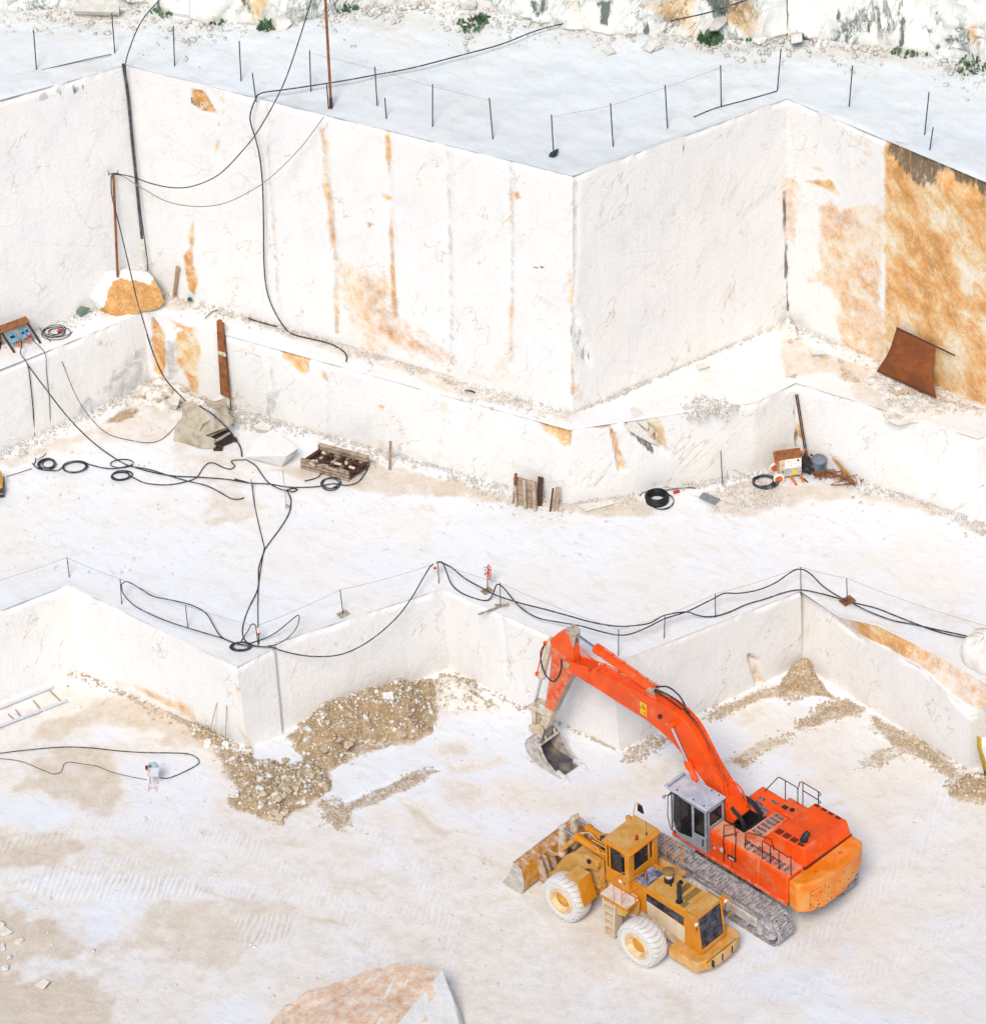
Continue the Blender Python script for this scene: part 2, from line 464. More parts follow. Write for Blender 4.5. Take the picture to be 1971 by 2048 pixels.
    h = g.math('ADD', g.noise(7, 6, .65), g.math('MULTIPLY', st, .5))
    g.l(g.bump(h, .45, .07), b.inputs['Normal'])
    return m
def ground_mat(name, base=(.785, .785, .79), warm=(.785, .745, .685), dirt=(.60, .495, .37), brown=(.38, .255, .135), warm_at=.40, clean=0.0):
    m, nt, b = mat(name); g = NG(nt)
    a = g.attr('mask')
    n1 = g.noise(.30, 6, .62); n2 = g.noise(1.7, 9, .74); n3 = g.noise(9, 6, .7)
    c = g.mix(g.ramp(n1, [(warm_at, 0.0), (warm_at+.24, 1.0)]), base, warm)
    c = g.mix(g.math('MULTIPLY', g.ramp(a[0], [(0.0, 1.0), (.16, 0.0)]), clean), c, (.765, .80, .845))
    scr = g.noise(1.2, 8, .72, g.co((1.0, 2.6, 1), (0, 0, .7)), .5)
    c = g.mix(g.math('MULTIPLY', g.ramp(scr, [(.50, 0.0), (.68, 1.0)]), .55), c, (.68, .625, .54))
    sc2 = g.noise(3.0, 8, .76, g.co((.5, 2.4, 1), (0, 0, -.35)), .6)
    c = g.mix(g.math('MULTIPLY', g.ramp(sc2, [(.56, 0.0), (.68, 1.0)]), .40), c, (.60, .54, .45))
    w = g.math('ADD', g.math('MULTIPLY', g.math('SUBTRACT', n2, .5), 1.3), g.math('MULTIPLY', g.math('SUBTRACT', n3, .5), .8))
    d = g.ramp(g.math('ADD', a[0], w), [(.28, 0.0), (.80, 1.0)])
    dc = g.ramp(n3, [(.35, tuple(x*.82 for x in dirt)), (.62, tuple(min(1, x*1.18) for x in dirt))])
    c = g.mix(g.math('MULTIPLY', d, .90), c, dc)
    e = g.ramp(g.math('ADD', a[1], w), [(.36, 0.0), (.72, 1.0)])
    bc = g.ramp(g.noise(14, 6, .75), [(.34, tuple(x*.62 for x in brown)), (.5, brown), (.66, (.66, .54, .38))])
    c = g.mix(g.math('MULTIPLY', e, .92), c, bc)
    # tyre tread prints pressed in the slurry
    wv = g.n('TexWave', wave_type='BANDS'); wv.inputs['Scale'].default_value = 1.5; wv.inputs['Distortion'].default_value = 6.5; wv.inputs['Detail'].default_value = 2; wv.inputs['Detail Scale'].default_value = 1.2
    g.l(g.co((1, .35, 1), (0, 0, .25)), wv.inputs['Vector'])
    tr = g.math('MULTIPLY', a[2], g.ramp(wv.outputs['Fac'], [(.46, 0.0), (.56, 1.0)]))
    c = g.mix(g.math('MULTIPLY', tr, .95), c, (.80, .82, .845))
    sp = g.noise(30, 3, .6)
    c = g.mix(g.math('MULTIPLY', g.ramp(sp, [(.62, 0.0), (.73, 1.0)]), .30), c, (.46, .40, .32))
    g.l(c, b.inputs['Base Color']); b.inputs['Roughness'].default_value = .85; b.inputs['Specular IOR Level'].default_value = .2
    h = g.math('ADD', g.math('ADD', g.math('MULTIPLY', n2, .9), g.math('MULTIPLY', n3, .6)), g.math('MULTIPLY', tr, .7))
    g.l(g.bump(h, .42, .08), b.inputs['Normal'])
    return m
M_WALL = marble_mat('sawn marble')
M_FAR = marble_mat('weathered marble', base=(.79, .785, .73), cool=(.74, .76, .73), ochre=(.54, .30, .10), dark=(.055, .085, .07), streak=1.0, crack=.8)
M_PIT = ground_mat('pit slurry ground', warm_at=.30, clean=.75)
M_FLOOR = ground_mat('pale marble floor', base=(.775, .795, .82), warm=(.785, .765, .72))
M_TOPFL = ground_mat('plateau marble floor', base=(.735, .785, .80), warm=(.775, .785, .765), dirt=(.62, .58, .49))
def rock_mat(name, a, bcol, cc=None):
    m, nt, b = mat(name); g = NG(nt)
    oi = g.n('ObjectInfo')
    f = g.noise(3.0, 7, .7); c = g.ramp(f, [(.30, a), (.68, bcol)])
    f2 = g.noise(14, 5, .7)
    c = g.mix(g.math('MULTIPLY', g.ramp(f2, [(.52, 0.0), (.72, 1.0)]), .5), c, cc or tuple(x*.6 for x in a))
    g.l(c, b.inputs['Base Color']); b.inputs['Roughness'].default_value = .85; b.inputs['Specular IOR Level'].default_value = .25
    g.l(g.bump(g.noise(9, 6, .7), .5, .05), b.inputs['Normal']); return m
M_STONE = rock_mat('white marble rubble', (.62, .58, .50), (.80, .78, .74))
M_STONE_TAN = rock_mat('tan rubble', (.42, .31, .19), (.70, .60, .46))
M_DIRT = rock_mat('brown dirt', (.27, .175, .085), (.50, .37, .225), (.62, .50, .35))
def heap_mat():
    m, nt, b = mat('heaped brown dirt'); g = NG(nt); a = g.attr('mask')
    n = g.noise(2.2, 8, .7); n3 = g.noise(11, 7, .75)
    c = g.ramp(n3, [(.32, (.24, .155, .075)), (.50, (.42, .295, .165)), (.66, (.60, .48, .33)), (.74, (.74, .68, .58))])
    c = g.mix(g.math('MULTIPLY', g.ramp(n, [(.52, 0.0), (.66, 1.0)]), .55), c, (.66, .56, .43))
    c = g.mix(g.math('MULTIPLY', g.ramp(g.noise(.9, 5, .65), [(.36, 1.0), (.48, 0.0)]), .45), c, (.30, .20, .10))
    e = g.ramp(g.math('ADD', a[0], g.math('MULTIPLY', g.math('SUBTRACT', n, .5), 1.2)), [(.18, 0.0), (.62, 1.0)])
    c = g.mix(e, (.73, .68, .60), c)
    g.l(c, b.inputs['Base Color']); b.inputs['Roughness'].default_value = .9; b.inputs['Specular IOR Level'].default_value = .2
    g.l(g.bump(g.math('ADD', n3, n), .7, .08), b.inputs['Normal']); return m
M_HEAP = heap_mat()
M_OCHRE = rock_mat('ochre marble', (.42, .165, .03), (.68, .40, .15), (.80, .70, .54))

# ------------------------------------------------------------------ floors
def level_masks(X, Y, z, spec):
    """spec: list of (channel, polygon in photo px, strength, softness m, raggedness m)"""
    out = [np.zeros_like(X) for _ in range(3)]
    nz = fbm(X*1.3, Y*1.3, 5, 4)
    nz2 = fbm(X*.45, Y*.45, 9, 3)
    for ent in spec:
        ch, poly, st, soft, rag = ent[:5]
        P = [at(x, y, z)[:2] for x, y in poly]
        d = (dline(X, Y, P)-ent[5] if len(ent) > 5 else sdf(X, Y, P)) + nz*rag + nz2*rag*.8
        k = sstep(soft, -soft, d)
        out[ch] = np.maximum(out[ch], st*k) if st > 0 else out[ch]*(1+st*k)
    return out
R1b = Z(0, 1050, 2.694); R2b = Z(400, 1100, 3.143); R8 = Z(0, 1600, 1.886)
R5 = Z(400, 600, 3.772); R6 = Z(900, 650, 3.429); R7 = Z(1421, 600, 3.429); R4a = Z(0, 550, 3.772)
PITSPEC = [
 (0, [(-300, 1400), (120, 1380), (330, 1420), (520, 1560), (700, 1640), (860, 1620), (1000, 1720), (960, 2300), (-300, 2300)], .33, .6, .9),
 (0, [(640, 1820), (900, 1760), (1040, 1700), (1200, 1800), (1320, 1960), (1600, 2020), (1600, 2300), (800, 2300)], .36, 1.0, .8),
 (0, [(1480, 1420), (1971, 1420), (2300, 1700), (2200, 2100), (1700, 2000), (1700, 1620)], .26, .8, 1.0),
 (0, R1b([(-100, 1480), (130, 1410), (330, 1420), (400, 1560), (330, 1670), (130, 1670), (-100, 1600)]), -1, .15, .25),
 (0, R8([(300, 400), (420, 340), (560, 365), (610, 400), (560, 470), (470, 500), (640, 490), (710, 520), (600, 600), (440, 575), (340, 520)]), -.95, .15, .3),
 (0, R8([(-100, 290), (60, 335), (215, 450), (180, 470), (60, 400), (-100, 340)]), -1, .1, .12),
 (0, R1b([(470, 1075), (640, 1060), (680, 1150), (520, 1190)]), -.9, .2, .25),
 (0, R1b([(600, 1260), (1080, 1215), (1220, 1420), (1120, 1580), (720, 1560), (640, 1400)]), -.9, .3, .35),
 (0, R8([(740, 760), (900, 740), (1050, 780), (1000, 900), (760, 900)]), -.8, .3, .3),
 (0, R8([(280, 50), (420, 20), (700, 60), (860, 130), (840, 210), (600, 150), (330, 100)]), -.6, .3, .3),
 (2, [(-60, 1760), (120, 1740), (260, 1720), (420, 1770), (640, 1800), (900, 1830)], .4, .12, .10, .32),
 (2, [(-60, 1700), (140, 1668), (300, 1650), (480, 1690), (640, 1770), (760, 1900), (800, 2080)], .35, .12, .10, .30),
 (2, [(1480, 1930), (1600, 1890), (1760, 1780), (1860, 1660), (1900, 1560)], .5, .12, .1, .34),
 (2, [(1360, 1960), (1560, 1990), (1760, 1930), (2000, 1800)], .45, .12, .1, .34),
 (2, [(700, 1640), (820, 1720), (900, 1840), (900, 2080)], .4, .12, .1, .3),
 (0, [(-60, 1790), (150, 1772), (330, 1752), (460, 1800), (700, 1850)], .62, .18, .25, .12), (0, [(480, 1560), (640, 1640), (860, 1690), (1010, 1730)], .5, .2, .25, .1), (0, [(1560, 1640), (1700, 1600), (1860, 1580)], .5, .2, .25, .12), (0, [(1500, 1950), (1700, 1860), (1880, 1720)], .42, .2, .2, .1),
 (0, R1b([(130, 1130), (330, 1030), (480, 960), (640, 900), (850, 960), (1000, 1060), (1150, 1170), (1290, 1240), (1480, 1380), (1260, 1500), (1230, 1440), (1160, 1280), (1100, 1200), (880, 1190), (900, 1120), (780, 1080), (640, 1060), (500, 1060), (380, 1120), (300, 1140), (150, 1160)]), .70, .4, .6),
 (0, R1b([(180, 1280), (370, 1220), (560, 1210), (620, 1260), (590, 1420), (700, 1480), (560, 1600), (450, 1540), (380, 1470), (200, 1440), (40, 1440), (180, 1350)]), .70, .35, .6),
 (0, R1b([(-300, 1580), (0, 1610), (120, 1670), (350, 1660), (530, 1750), (400, 1780), (300, 1860), (-300, 1886)]), .72, .35, .6),
 (0, R1b([(100, 1150), (250, 1100), (330, 1180), (200, 1240), (0, 1260)]), .4, .4, .4),
 (0, R1b([(1040, 1640), (1280, 1640), (1420, 1700), (1700, 1640), (1886, 1700), (1886, 1780), (1500, 1760), (1200, 1740)]), .45, .5, .5),
 (0, R8([(-200, 340), (40, 380), (220, 460), (330, 560), (100, 590), (60, 700), (380, 650), (420, 845), (100, 900), (-200, 900)]), .74, .35, .6),
 (0, R8([(450, 460), (620, 375), (900, 380), (1150, 360), (1180, 440), (1050, 560), (850, 640), (600, 600), (380, 640), (330, 560)]), .58, .5, .8),
 (0, R8([(1150, 290), (1350, 260), (1560, 250), (1500, 330), (1350, 400), (1180, 380)]), .42, .5, .5),
 (0, R8([(280, 130), (560, 160), (700, 240), (740, 380), (560, 380), (420, 300), (60, 330), (50, 280), (250, 220)]), .45, .35, .5),
 (2, R8([(60, 300), (260, 260), (560, 280), (760, 290), (760, 360), (500, 370), (250, 380), (80, 330)]), .9, .15, .1),
 (2, R8([(880, 440), (1120, 420), (1130, 520), (930, 560)]), .5, .2, .1),
 (2, R8([(330, 60), (700, 60), (1000, 150), (960, 200), (600, 110), (350, 110)]), .5, .2, .1),
 (1, R2b([(-250, 960), (-100, 1040), (0, 1090), (120, 1180), (350, 1320), (540, 1360), (700, 1330), (560, 1200), (540, 1180), (740, 1010), (900, 940), (1100, 840), (1300, 810), (1460, 850), (1540, 1000), (1400, 1180), (1100, 1260), (830, 1380), (840, 1500), (700, 1600), (560, 1640), (540, 1720), (430, 1700), (240, 1610), (180, 1440), (60, 1230), (-60, 1130)]), .75, .25, .25),
 (0, R2b([(1440, 860), (1600, 840), (1750, 930), (1850, 980), (1700, 1040), (1500, 1120)]), .5, .4, .4),
 (1, R2b([(910, 1600), (1180, 1480), (1330, 1400), (1470, 1370), (1510, 1390), (1280, 1520), (1100, 1590), (960, 1640), (960, 1720), (860, 1790), (790, 1700), (740, 1590), (850, 1560)]), .62, .18, .2),
 (0, R2b([(1240, 1560), (1400, 1650), (1560, 1780), (1540, 1800), (1350, 1690)]), .6, .15, .2),
 (0, R2b([(1480, 1210), (1620, 1200), (1660, 1280), (1540, 1340), (1480, 1280)]), .5, .3, .3),
 (0, R2b([(1500, 1420), (1640, 1440), (1780, 1500), (1700, 1640), (1560, 1560)]), .45, .3, .4),
 (0, R2b([(1540, 1350), (1886, 1300), (1886, 1340), (1600, 1420)]), .5, .3, .3),
 (0, R2b([(100, 1300), (190, 1600), (420, 1700), (520, 1760), (750, 1700), (720, 1860), (300, 1800), (60, 1760)]), .35, .4, .4),
 (1, R4([(560, 920), (640, 880), (720, 780), (770, 800), (860, 900), (960, 1010), (700, 975), (620, 1000)]), .9, .12, .12),
 (1, R4([(90, 1130), (250, 1045), (480, 945), (620, 900), (720, 1000), (460, 1000), (290, 1095)]), .62, .15, .2),
 (0, R4([(300, 1060), (480, 1040), (520, 1120), (350, 1170)]), .5, .3, .3),
 (1, R4([(700, 1190), (820, 1060), (1000, 1005), (1110, 1050), (1140, 1080), (1050, 1110), (870, 1135), (740, 1210)]), .66, .15, .2),
 (1, R4([(1110, 1050), (1380, 1220), (1560, 1300), (1740, 1460), (1886, 1480), (2100, 1500), (2100, 1700), (1886, 1640), (1680, 1610), (1640, 1530), (1540, 1400), (1400, 1360), (1200, 1210)]), .66, .2, .25),
 (1, R4([(1070, 1420), (1200, 1340), (1400, 1260), (1410, 1330), (1150, 1440)]), .55, .2, .2),
 (0, R4([(260, 1390), (480, 1265), (670, 1210), (660, 1270), (500, 1330), (350, 1430)]), .68, .2, .25),
 (0, R4([(720, 1500), (1000, 1470), (1040, 1540), (860, 1600), (730, 1560)]), .42, .4, .4),
 (0, R4([(860, 1130), (1200, 1150), (1260, 1260), (1000, 1340), (760, 1300)]), .26, .5, .4),
 (0, [(995, 1560), (1110, 1570), (1290, 1560), (1300, 1600), (1130, 1630), (1000, 1600)], .34, .5, .5),
 (0, [(1260, 1540), (1370, 1500), (1400, 1540), (1300, 1600)], .40, .4, .4),
 (0, [(1040, 1760), (1240, 1850), (1260, 1900), (1330, 1960), (1440, 2000), (1400, 2040), (1200, 1960), (1060, 1850)], .50, .8, .6),  # brownish shadow along the loader's left side, painted in with the dirt
 (0, [(760, 1800), (1000, 1760), (1100, 1900), (1240, 2048), (1100, 2100), (940, 2000), (840, 1900)], .30, 1.0, .8),
 (0, [(1560, 1850), (1700, 1800), (1760, 1800), (1660, 1920), (1540, 1940)], .35, .6, .5),
 (0, [(1760, 1900), (1971, 1820), (1971, 1960), (1800, 2000)], .22, .8, .6),
]
xs = np.concatenate([np.arange(-60, -21, 1.5), np.arange(-21, 21, .085), np.arange(21, 62, 1.5)])
ys = np.concatenate([np.arange(-120, -24, 3.0), np.arange(-24, -2, .085), [0, 3]])
X, Y = np.meshgrid(xs, ys)
msk = level_masks(X, Y, Z0, PITSPEC)
H = fbm(X*.25, Y*.25, 3, 3)*.07 + fbm(X*1.1, Y*1.1, 8, 4)*.035 + msk[1]*(.04+fbm(X*3, Y*3, 2, 3)*.05)
H += msk[2]*np.sin(X*9+fbm(X, Y, 4, 2)*3)*.012
flat = np.zeros_like(X)
for c_, r_ in (((4.2, -17.9), 4.6), ((8.0, -16.0), 4.6), ((2.2, -10.2), 2.0)):
    flat = np.maximum(flat, sstep(r_+1.5, r_-.5, np.hypot(X-c_[0], Y-c_[1])))
H *= 1-flat*.85
# saw grooves and shallow block edges left in the pit floor
for L, w, dp in ((R1b([(0, 985), (285, 872)]), .05, .08), (R1b([(0, 1090), (360, 945)]), .05, .08), (R2b([(880, 1600), (1180, 1470), (1500, 1380)]), .06, .06), (R2b([(1030, 1320), (1250, 1460)]), .03, .03), (R4([(1110, 1110), (1100, 1230)]), .03, .03), (R4([(700, 1210), (870, 1400)]), .02, .03)):
    H -= dp*sstep(w*2, 0, dline(X, Y, [at(x, y, 0)[:2] for x, y in L]))
for q in ((45, 1018, 75, 1045), (115, 995, 115, 1037), (195, 950, 220, 990), (270, 890, 325, 945)):
    L = R1b([(q[0], q[1]), (q[2], q[3])]); H -= .03*sstep(.04, 0, dline(X, Y, [at(x, y, 0)[:2] for x, y in L]))
H -= .25*sstep(-3.2, -2.2, Y)
tag(grid_obj('pit_floor', X, Y, H, M_PIT, msk), kind='structure')

def strip_floor(name, front, back, z, m, spec, step=.09, rows=None, ystep=.09, x0=-24, x1=25, amp=.05, round_back=0, post=None):
    cx = cols(front, back, step=step, x0=x0, x1=x1)
    yf = front.y(cx); yb = np.maximum(back.y(cx), yf+.05)
    nr = rows or int(np.max(yb-yf)/ystep)+2
    t = np.linspace(0, 1, nr)[:, None]
    X = np.repeat(cx[None], nr, 0); Y = yf[None]*(1-t)+yb[None]*t
    mk = level_masks(X, Y, z, spec)
    edge = np.minimum(t, 1-t)*np.ones_like(X)
    H = z + (fbm(X*.3, Y*.3, 13, 3)*amp + fbm(X*1.2, Y*1.2, 18, 4)*amp*.5)*sstep(0, .04, edge)
    H += mk[1]*(fbm(X*3, Y*3, 22, 3)*.06+.03)*sstep(0, .03, edge)
    if post: H = post(X, Y, H)
    return tag(grid_obj(name, X, Y, H, m, mk), kind='structure')
FLOORSPEC = [
 (0, R6([(-900, 800), (-400, 960), (0, 1040), (420, 1150), (660, 1200), (830, 1225), (1000, 1190), (1180, 1140), (1330, 1200), (1400, 1300), (1340, 1340), (1100, 1330), (600, 1270), (0, 1190), (-500, 1080)]), 0.70, .25, .3),
 (0, R6([(-150, 1050), (60, 1030), (150, 1110), (60, 1200), (-120, 1190)]), 0.80, .2, .3),
 (0, R6([(1150, 1140), (1260, 1160), (1330, 1240), (1300, 1290), (1130, 1220)]), 0.80, .2, .2),
 (0, R7([(-60, 1330), (250, 1240), (480, 1260), (700, 1250), (1000, 1290), (1300, 1340), (1600, 1450), (1886, 1540), (1886, 1620), (1500, 1490), (1000, 1350), (700, 1380), (300, 1460), (0, 1480)]), 0.61, .3, .35),
 (0, R4a([(0, 1420), (200, 1330), (480, 1200), (700, 1110), (1000, 960), (1300, 980), (1340, 1200), (1100, 1270), (700, 1260), (400, 1340), (100, 1440)]), 0.54, .3, .4),
 (1, R4a([(720, 1150), (900, 1030), (1040, 990), (1090, 1020), (1000, 1090), (820, 1140)]), 0.80, .2, .15),
 (0, R4a([(1100, 880), (1500, 900), (1500, 1100), (1400, 1350), (1700, 1330), (1886, 1400), (1886, 1700), (1500, 1650), (1300, 1500), (1280, 1100)]), 0.46, .4, .4),
 (0, R5([(560, 1270), (760, 1240), (1100, 1330), (1330, 1270), (1700, 1360), (1886, 1380), (1886, 1480), (1300, 1480), (1000, 1350), (700, 1330)]), 0.68, .3, .3),
 (0, R5([(0, 1350), (330, 1400), (420, 1450), (600, 1560), (300, 1720), (0, 1720)]), 0.54, .4, .4),
 (0, R5([(1060, 1560), (1500, 1480), (1886, 1520), (1800, 1640), (1300, 1680)]), 0.35, .5, .4),
 (0, R1b([(0, 120), (300, 40), (700, 60), (560, 140), (200, 160), (0, 200)]), 0.32, .5, .5),
 (0, R1b([(1040, 100), (1300, 60), (1380, 130), (1240, 240), (1060, 240)]), 0.30, .4, .4),
 (0, R4([(760, 60), (1200, 80), (1300, 140), (800, 150)]), 0.38, .5, .4),
 (0, R4([(1160, 330), (1886, 360), (1886, 640), (1500, 560), (1240, 420)]), 0.35, .5, .4),
]
strip_floor('quarry_floor', floor_edge, mid_bot, Z1, M_FLOOR, FLOORSPEC)
LEDGESPEC = [
 (0, [(330, 585), (420, 610), (560, 650), (680, 682), (800, 710), (900, 756), (1017, 790), (1145, 832), (1145, 850), (1000, 815), (900, 790), (800, 745), (680, 715), (560, 670), (420, 625)], .55, .2, .2),
 (1, [(660, 672), (720, 692), (800, 708), (900, 752), (1017, 786), (1145, 830), (1145, 838), (1010, 800), (900, 772), (790, 730), (700, 712)], .45, .12, .12),
 (0, R7([(470, 300), (560, 200), (700, 330), (900, 400), (1150, 460), (1050, 580), (870, 560), (840, 500), (500, 530)]), .62, .2, .2),
 (1, R7([(860, 450), (960, 480), (1060, 570), (900, 580)]), .5, .15, .1),
 (1, R7([(500, 520), (590, 510), (590, 545), (510, 540)]), .6, .08, .05),
 (0, R7([(900, 600), (1150, 480), (1500, 680), (1700, 640), (1886, 780), (1400, 780), (1250, 810), (1000, 690)]), .5, .2, .25),
 (0, [(180, 620), (250, 590), (300, 580), (400, 600), (380, 625), (300, 618), (200, 640)], .55, .2, .2),
 (0, [(560, 664), (650, 690), (700, 730), (620, 730)], .3, .3, .2),
]
strip_floor('rock_ledge', mid_top, up_bot, Z2, M_FLOOR, LEDGESPEC, amp=.04)
R3 = Z(1271, 0, 2.694)
TOPSPEC = [
 (0, R3([(850, 260), (1200, 240), (1500, 290), (1886, 330), (1886, 420), (1500, 400), (1200, 340), (900, 310)]), .6, .5, .5),
 (0, R3([(0, 180), (400, 200), (820, 190), (800, 290), (400, 300), (0, 250)]), .4, .5, .5),
 (0, [(640, 40), (760, 14), (960, 26), (1100, 52), (1300, 72), (1300, 96), (1100, 92), (950, 60), (720, 60), (640, 70)], .42, .5, .5),
 (0, [(-200, 10), (200, 10), (420, 46), (540, 60), (560, 74), (380, 66), (200, 50), (-200, 60)], .42, .5, .6),
 (0, R3([(820, 680), (900, 640), (1100, 640), (1300, 720), (1280, 740), (1000, 680)]), .3, .3, .3),
]
strip_floor('plateau_floor', up_top, cl_bot, Z3, M_TOPFL, TOPSPEC, step=.14, ystep=.2, x0=-27, x1=28, amp=.14)

# ------------------------------------------------------------------ rock faces
def strip_wall(name, bot, top, m, spec, joints=(), carve=(), step=.09, zstep=.095, x0=-24, x1=25, rough=.02, chip=.05, zover=None, jdepth=.05, facet=0):
    """face between two polylines with matching corners; masks are laid out along the face (run, height)"""
    B, T = bot.P, top.P
    rows_u = []; PB = []; PT = []; run = 0
    segs = []
    for i in range(len(B)-1):
        L = np.linalg.norm((B[i+1]-B[i])[:2]); k = max(2, int(L/step))
        if max(B[i][0], B[i+1][0]) < x0-3 or min(B[i][0], B[i+1][0]) > x1+3: k = max(2, int(L/1.0))
        for j in range(k + (1 if i == len(B)-2 else 0)):
            t = j/k; PB.append(B[i]*(1-t)+B[i+1]*t); PT.append(T[i]*(1-t)+T[i+1]*t); rows_u.append(run+L*t)
        segs.append((run, L, B[i], B[i+1], T[i], T[i+1])); run += L
    PB = np.array(PB); PT = np.array(PT); U = np.array(rows_u)
    nr = int(np.max(PT[:, 2]-PB[:, 2])/zstep)+2
    t = np.linspace(0, 1, nr)[:, None, None]
    P = PB[None]*(1-t)+PT[None]*t
    Uq = np.repeat(U[None], nr, 0); Zq = P[..., 2]
    def to_uv(px, py):
        best = None
        for (r0, L, b0, b1, t0, t1) in segs:
            n = np.cross(b1-b0, (t0+t1)/2-(b0+b1)/2); d = ray(px, py); k = ((b0-CC) @ n)/(d @ n)
            Q = CC+k*d; u = (Q-b0)[:2] @ (b1-b0)[:2]/L
            e = max(0, -u, u-L)
            if best is None or e < best[0]: best = (e, r0+u, Q[2])
        return best[1:]
    mk = [np.zeros_like(Uq) for _ in range(3)]
    nz = fbm(Uq*1.3, Zq*1.3, 31, 4); nz2 = fbm(Uq*.5, Zq*.5, 37, 3)
    for ch, poly, st, soft, rag in spec:
        if ch == 0: soft = max(soft*2.2, .15)
        d = sdf(Uq, Zq, [to_uv(*p) for p in poly]) + nz*(rag+.05) + nz2*rag*.7
        mk[ch] = np.maximum(mk[ch], st*sstep(soft, -soft, d))
    dx = np.gradient(PB[:, 0]); dy = np.gradient(PB[:, 1]); nn = np.hypot(dx, dy)+1e-9
    N = np.stack([dy/nn, -dx/nn], -1)
    N[N[:, 1] > 0] *= -1
    disp = fbm(Uq*.25, Zq*.25, 41, 3)*rough*2 + fbm(Uq*1.4, Zq*.5, 43, 4)*rough
    for L, w, dirty in joints:
        q = dline(Uq, Zq, [to_uv(*p) for p in L])
        k = sstep(max(w, .06)*1.5, max(w, .06)*.3, q)
        if w >= .08: disp -= k*jdepth
        mk[2] = np.maximum(mk[2], k*(.54 if w >= .08 else .42))
        mk[0] = np.maximum(mk[0], k*np.minimum(.7, dirty*1.6)*(.62+1.5*fbm(Uq*.7, Zq*.45, 57, 3)))
    for poly, dp, soft in carve:
        d = sdf(Uq, Zq, [to_uv(*p) for p in poly]) + nz*.12
        disp -= dp*sstep(soft, -soft, d)*(1+.5*fbm(Uq*2.2, Zq*2.2, 61, 3))
    if facet: disp += facet*(np.round(fbm(Uq*.35, Zq*.3, 71, 3)*4)/4 + .4*fbm(Uq*1.2, Zq*1.0, 73, 4))
    tt = t[..., 0]*np.ones_like(Uq)
    zt = PT[:, 2]-PB[:, 2]
    ed = (1-tt)*zt[None]
    ch_ = np.maximum(0, fbm(U*.8, U*0, 81, 6, .62)*1.1+.12)[None]*chip*4
    disp -= ch_*sstep(.30, 0, ed)
    lock = sstep(0, .02, tt)
    P[..., 0] += N[None, :, 0]*disp*lock; P[..., 1] += N[None, :, 1]*disp*lock
    P[..., 2] -= (ch_*.35+.0)*sstep(.18, 0, ed)
    P[0, :, 2] -= .3
    return tag(grid_obj(name, P[..., 0], P[..., 1], P[..., 2], m, mk, sharp=38), kind='structure'), to_uv
R1 = Z(0, 0, 2.694); R2 = Z(640, 0, 2.694)
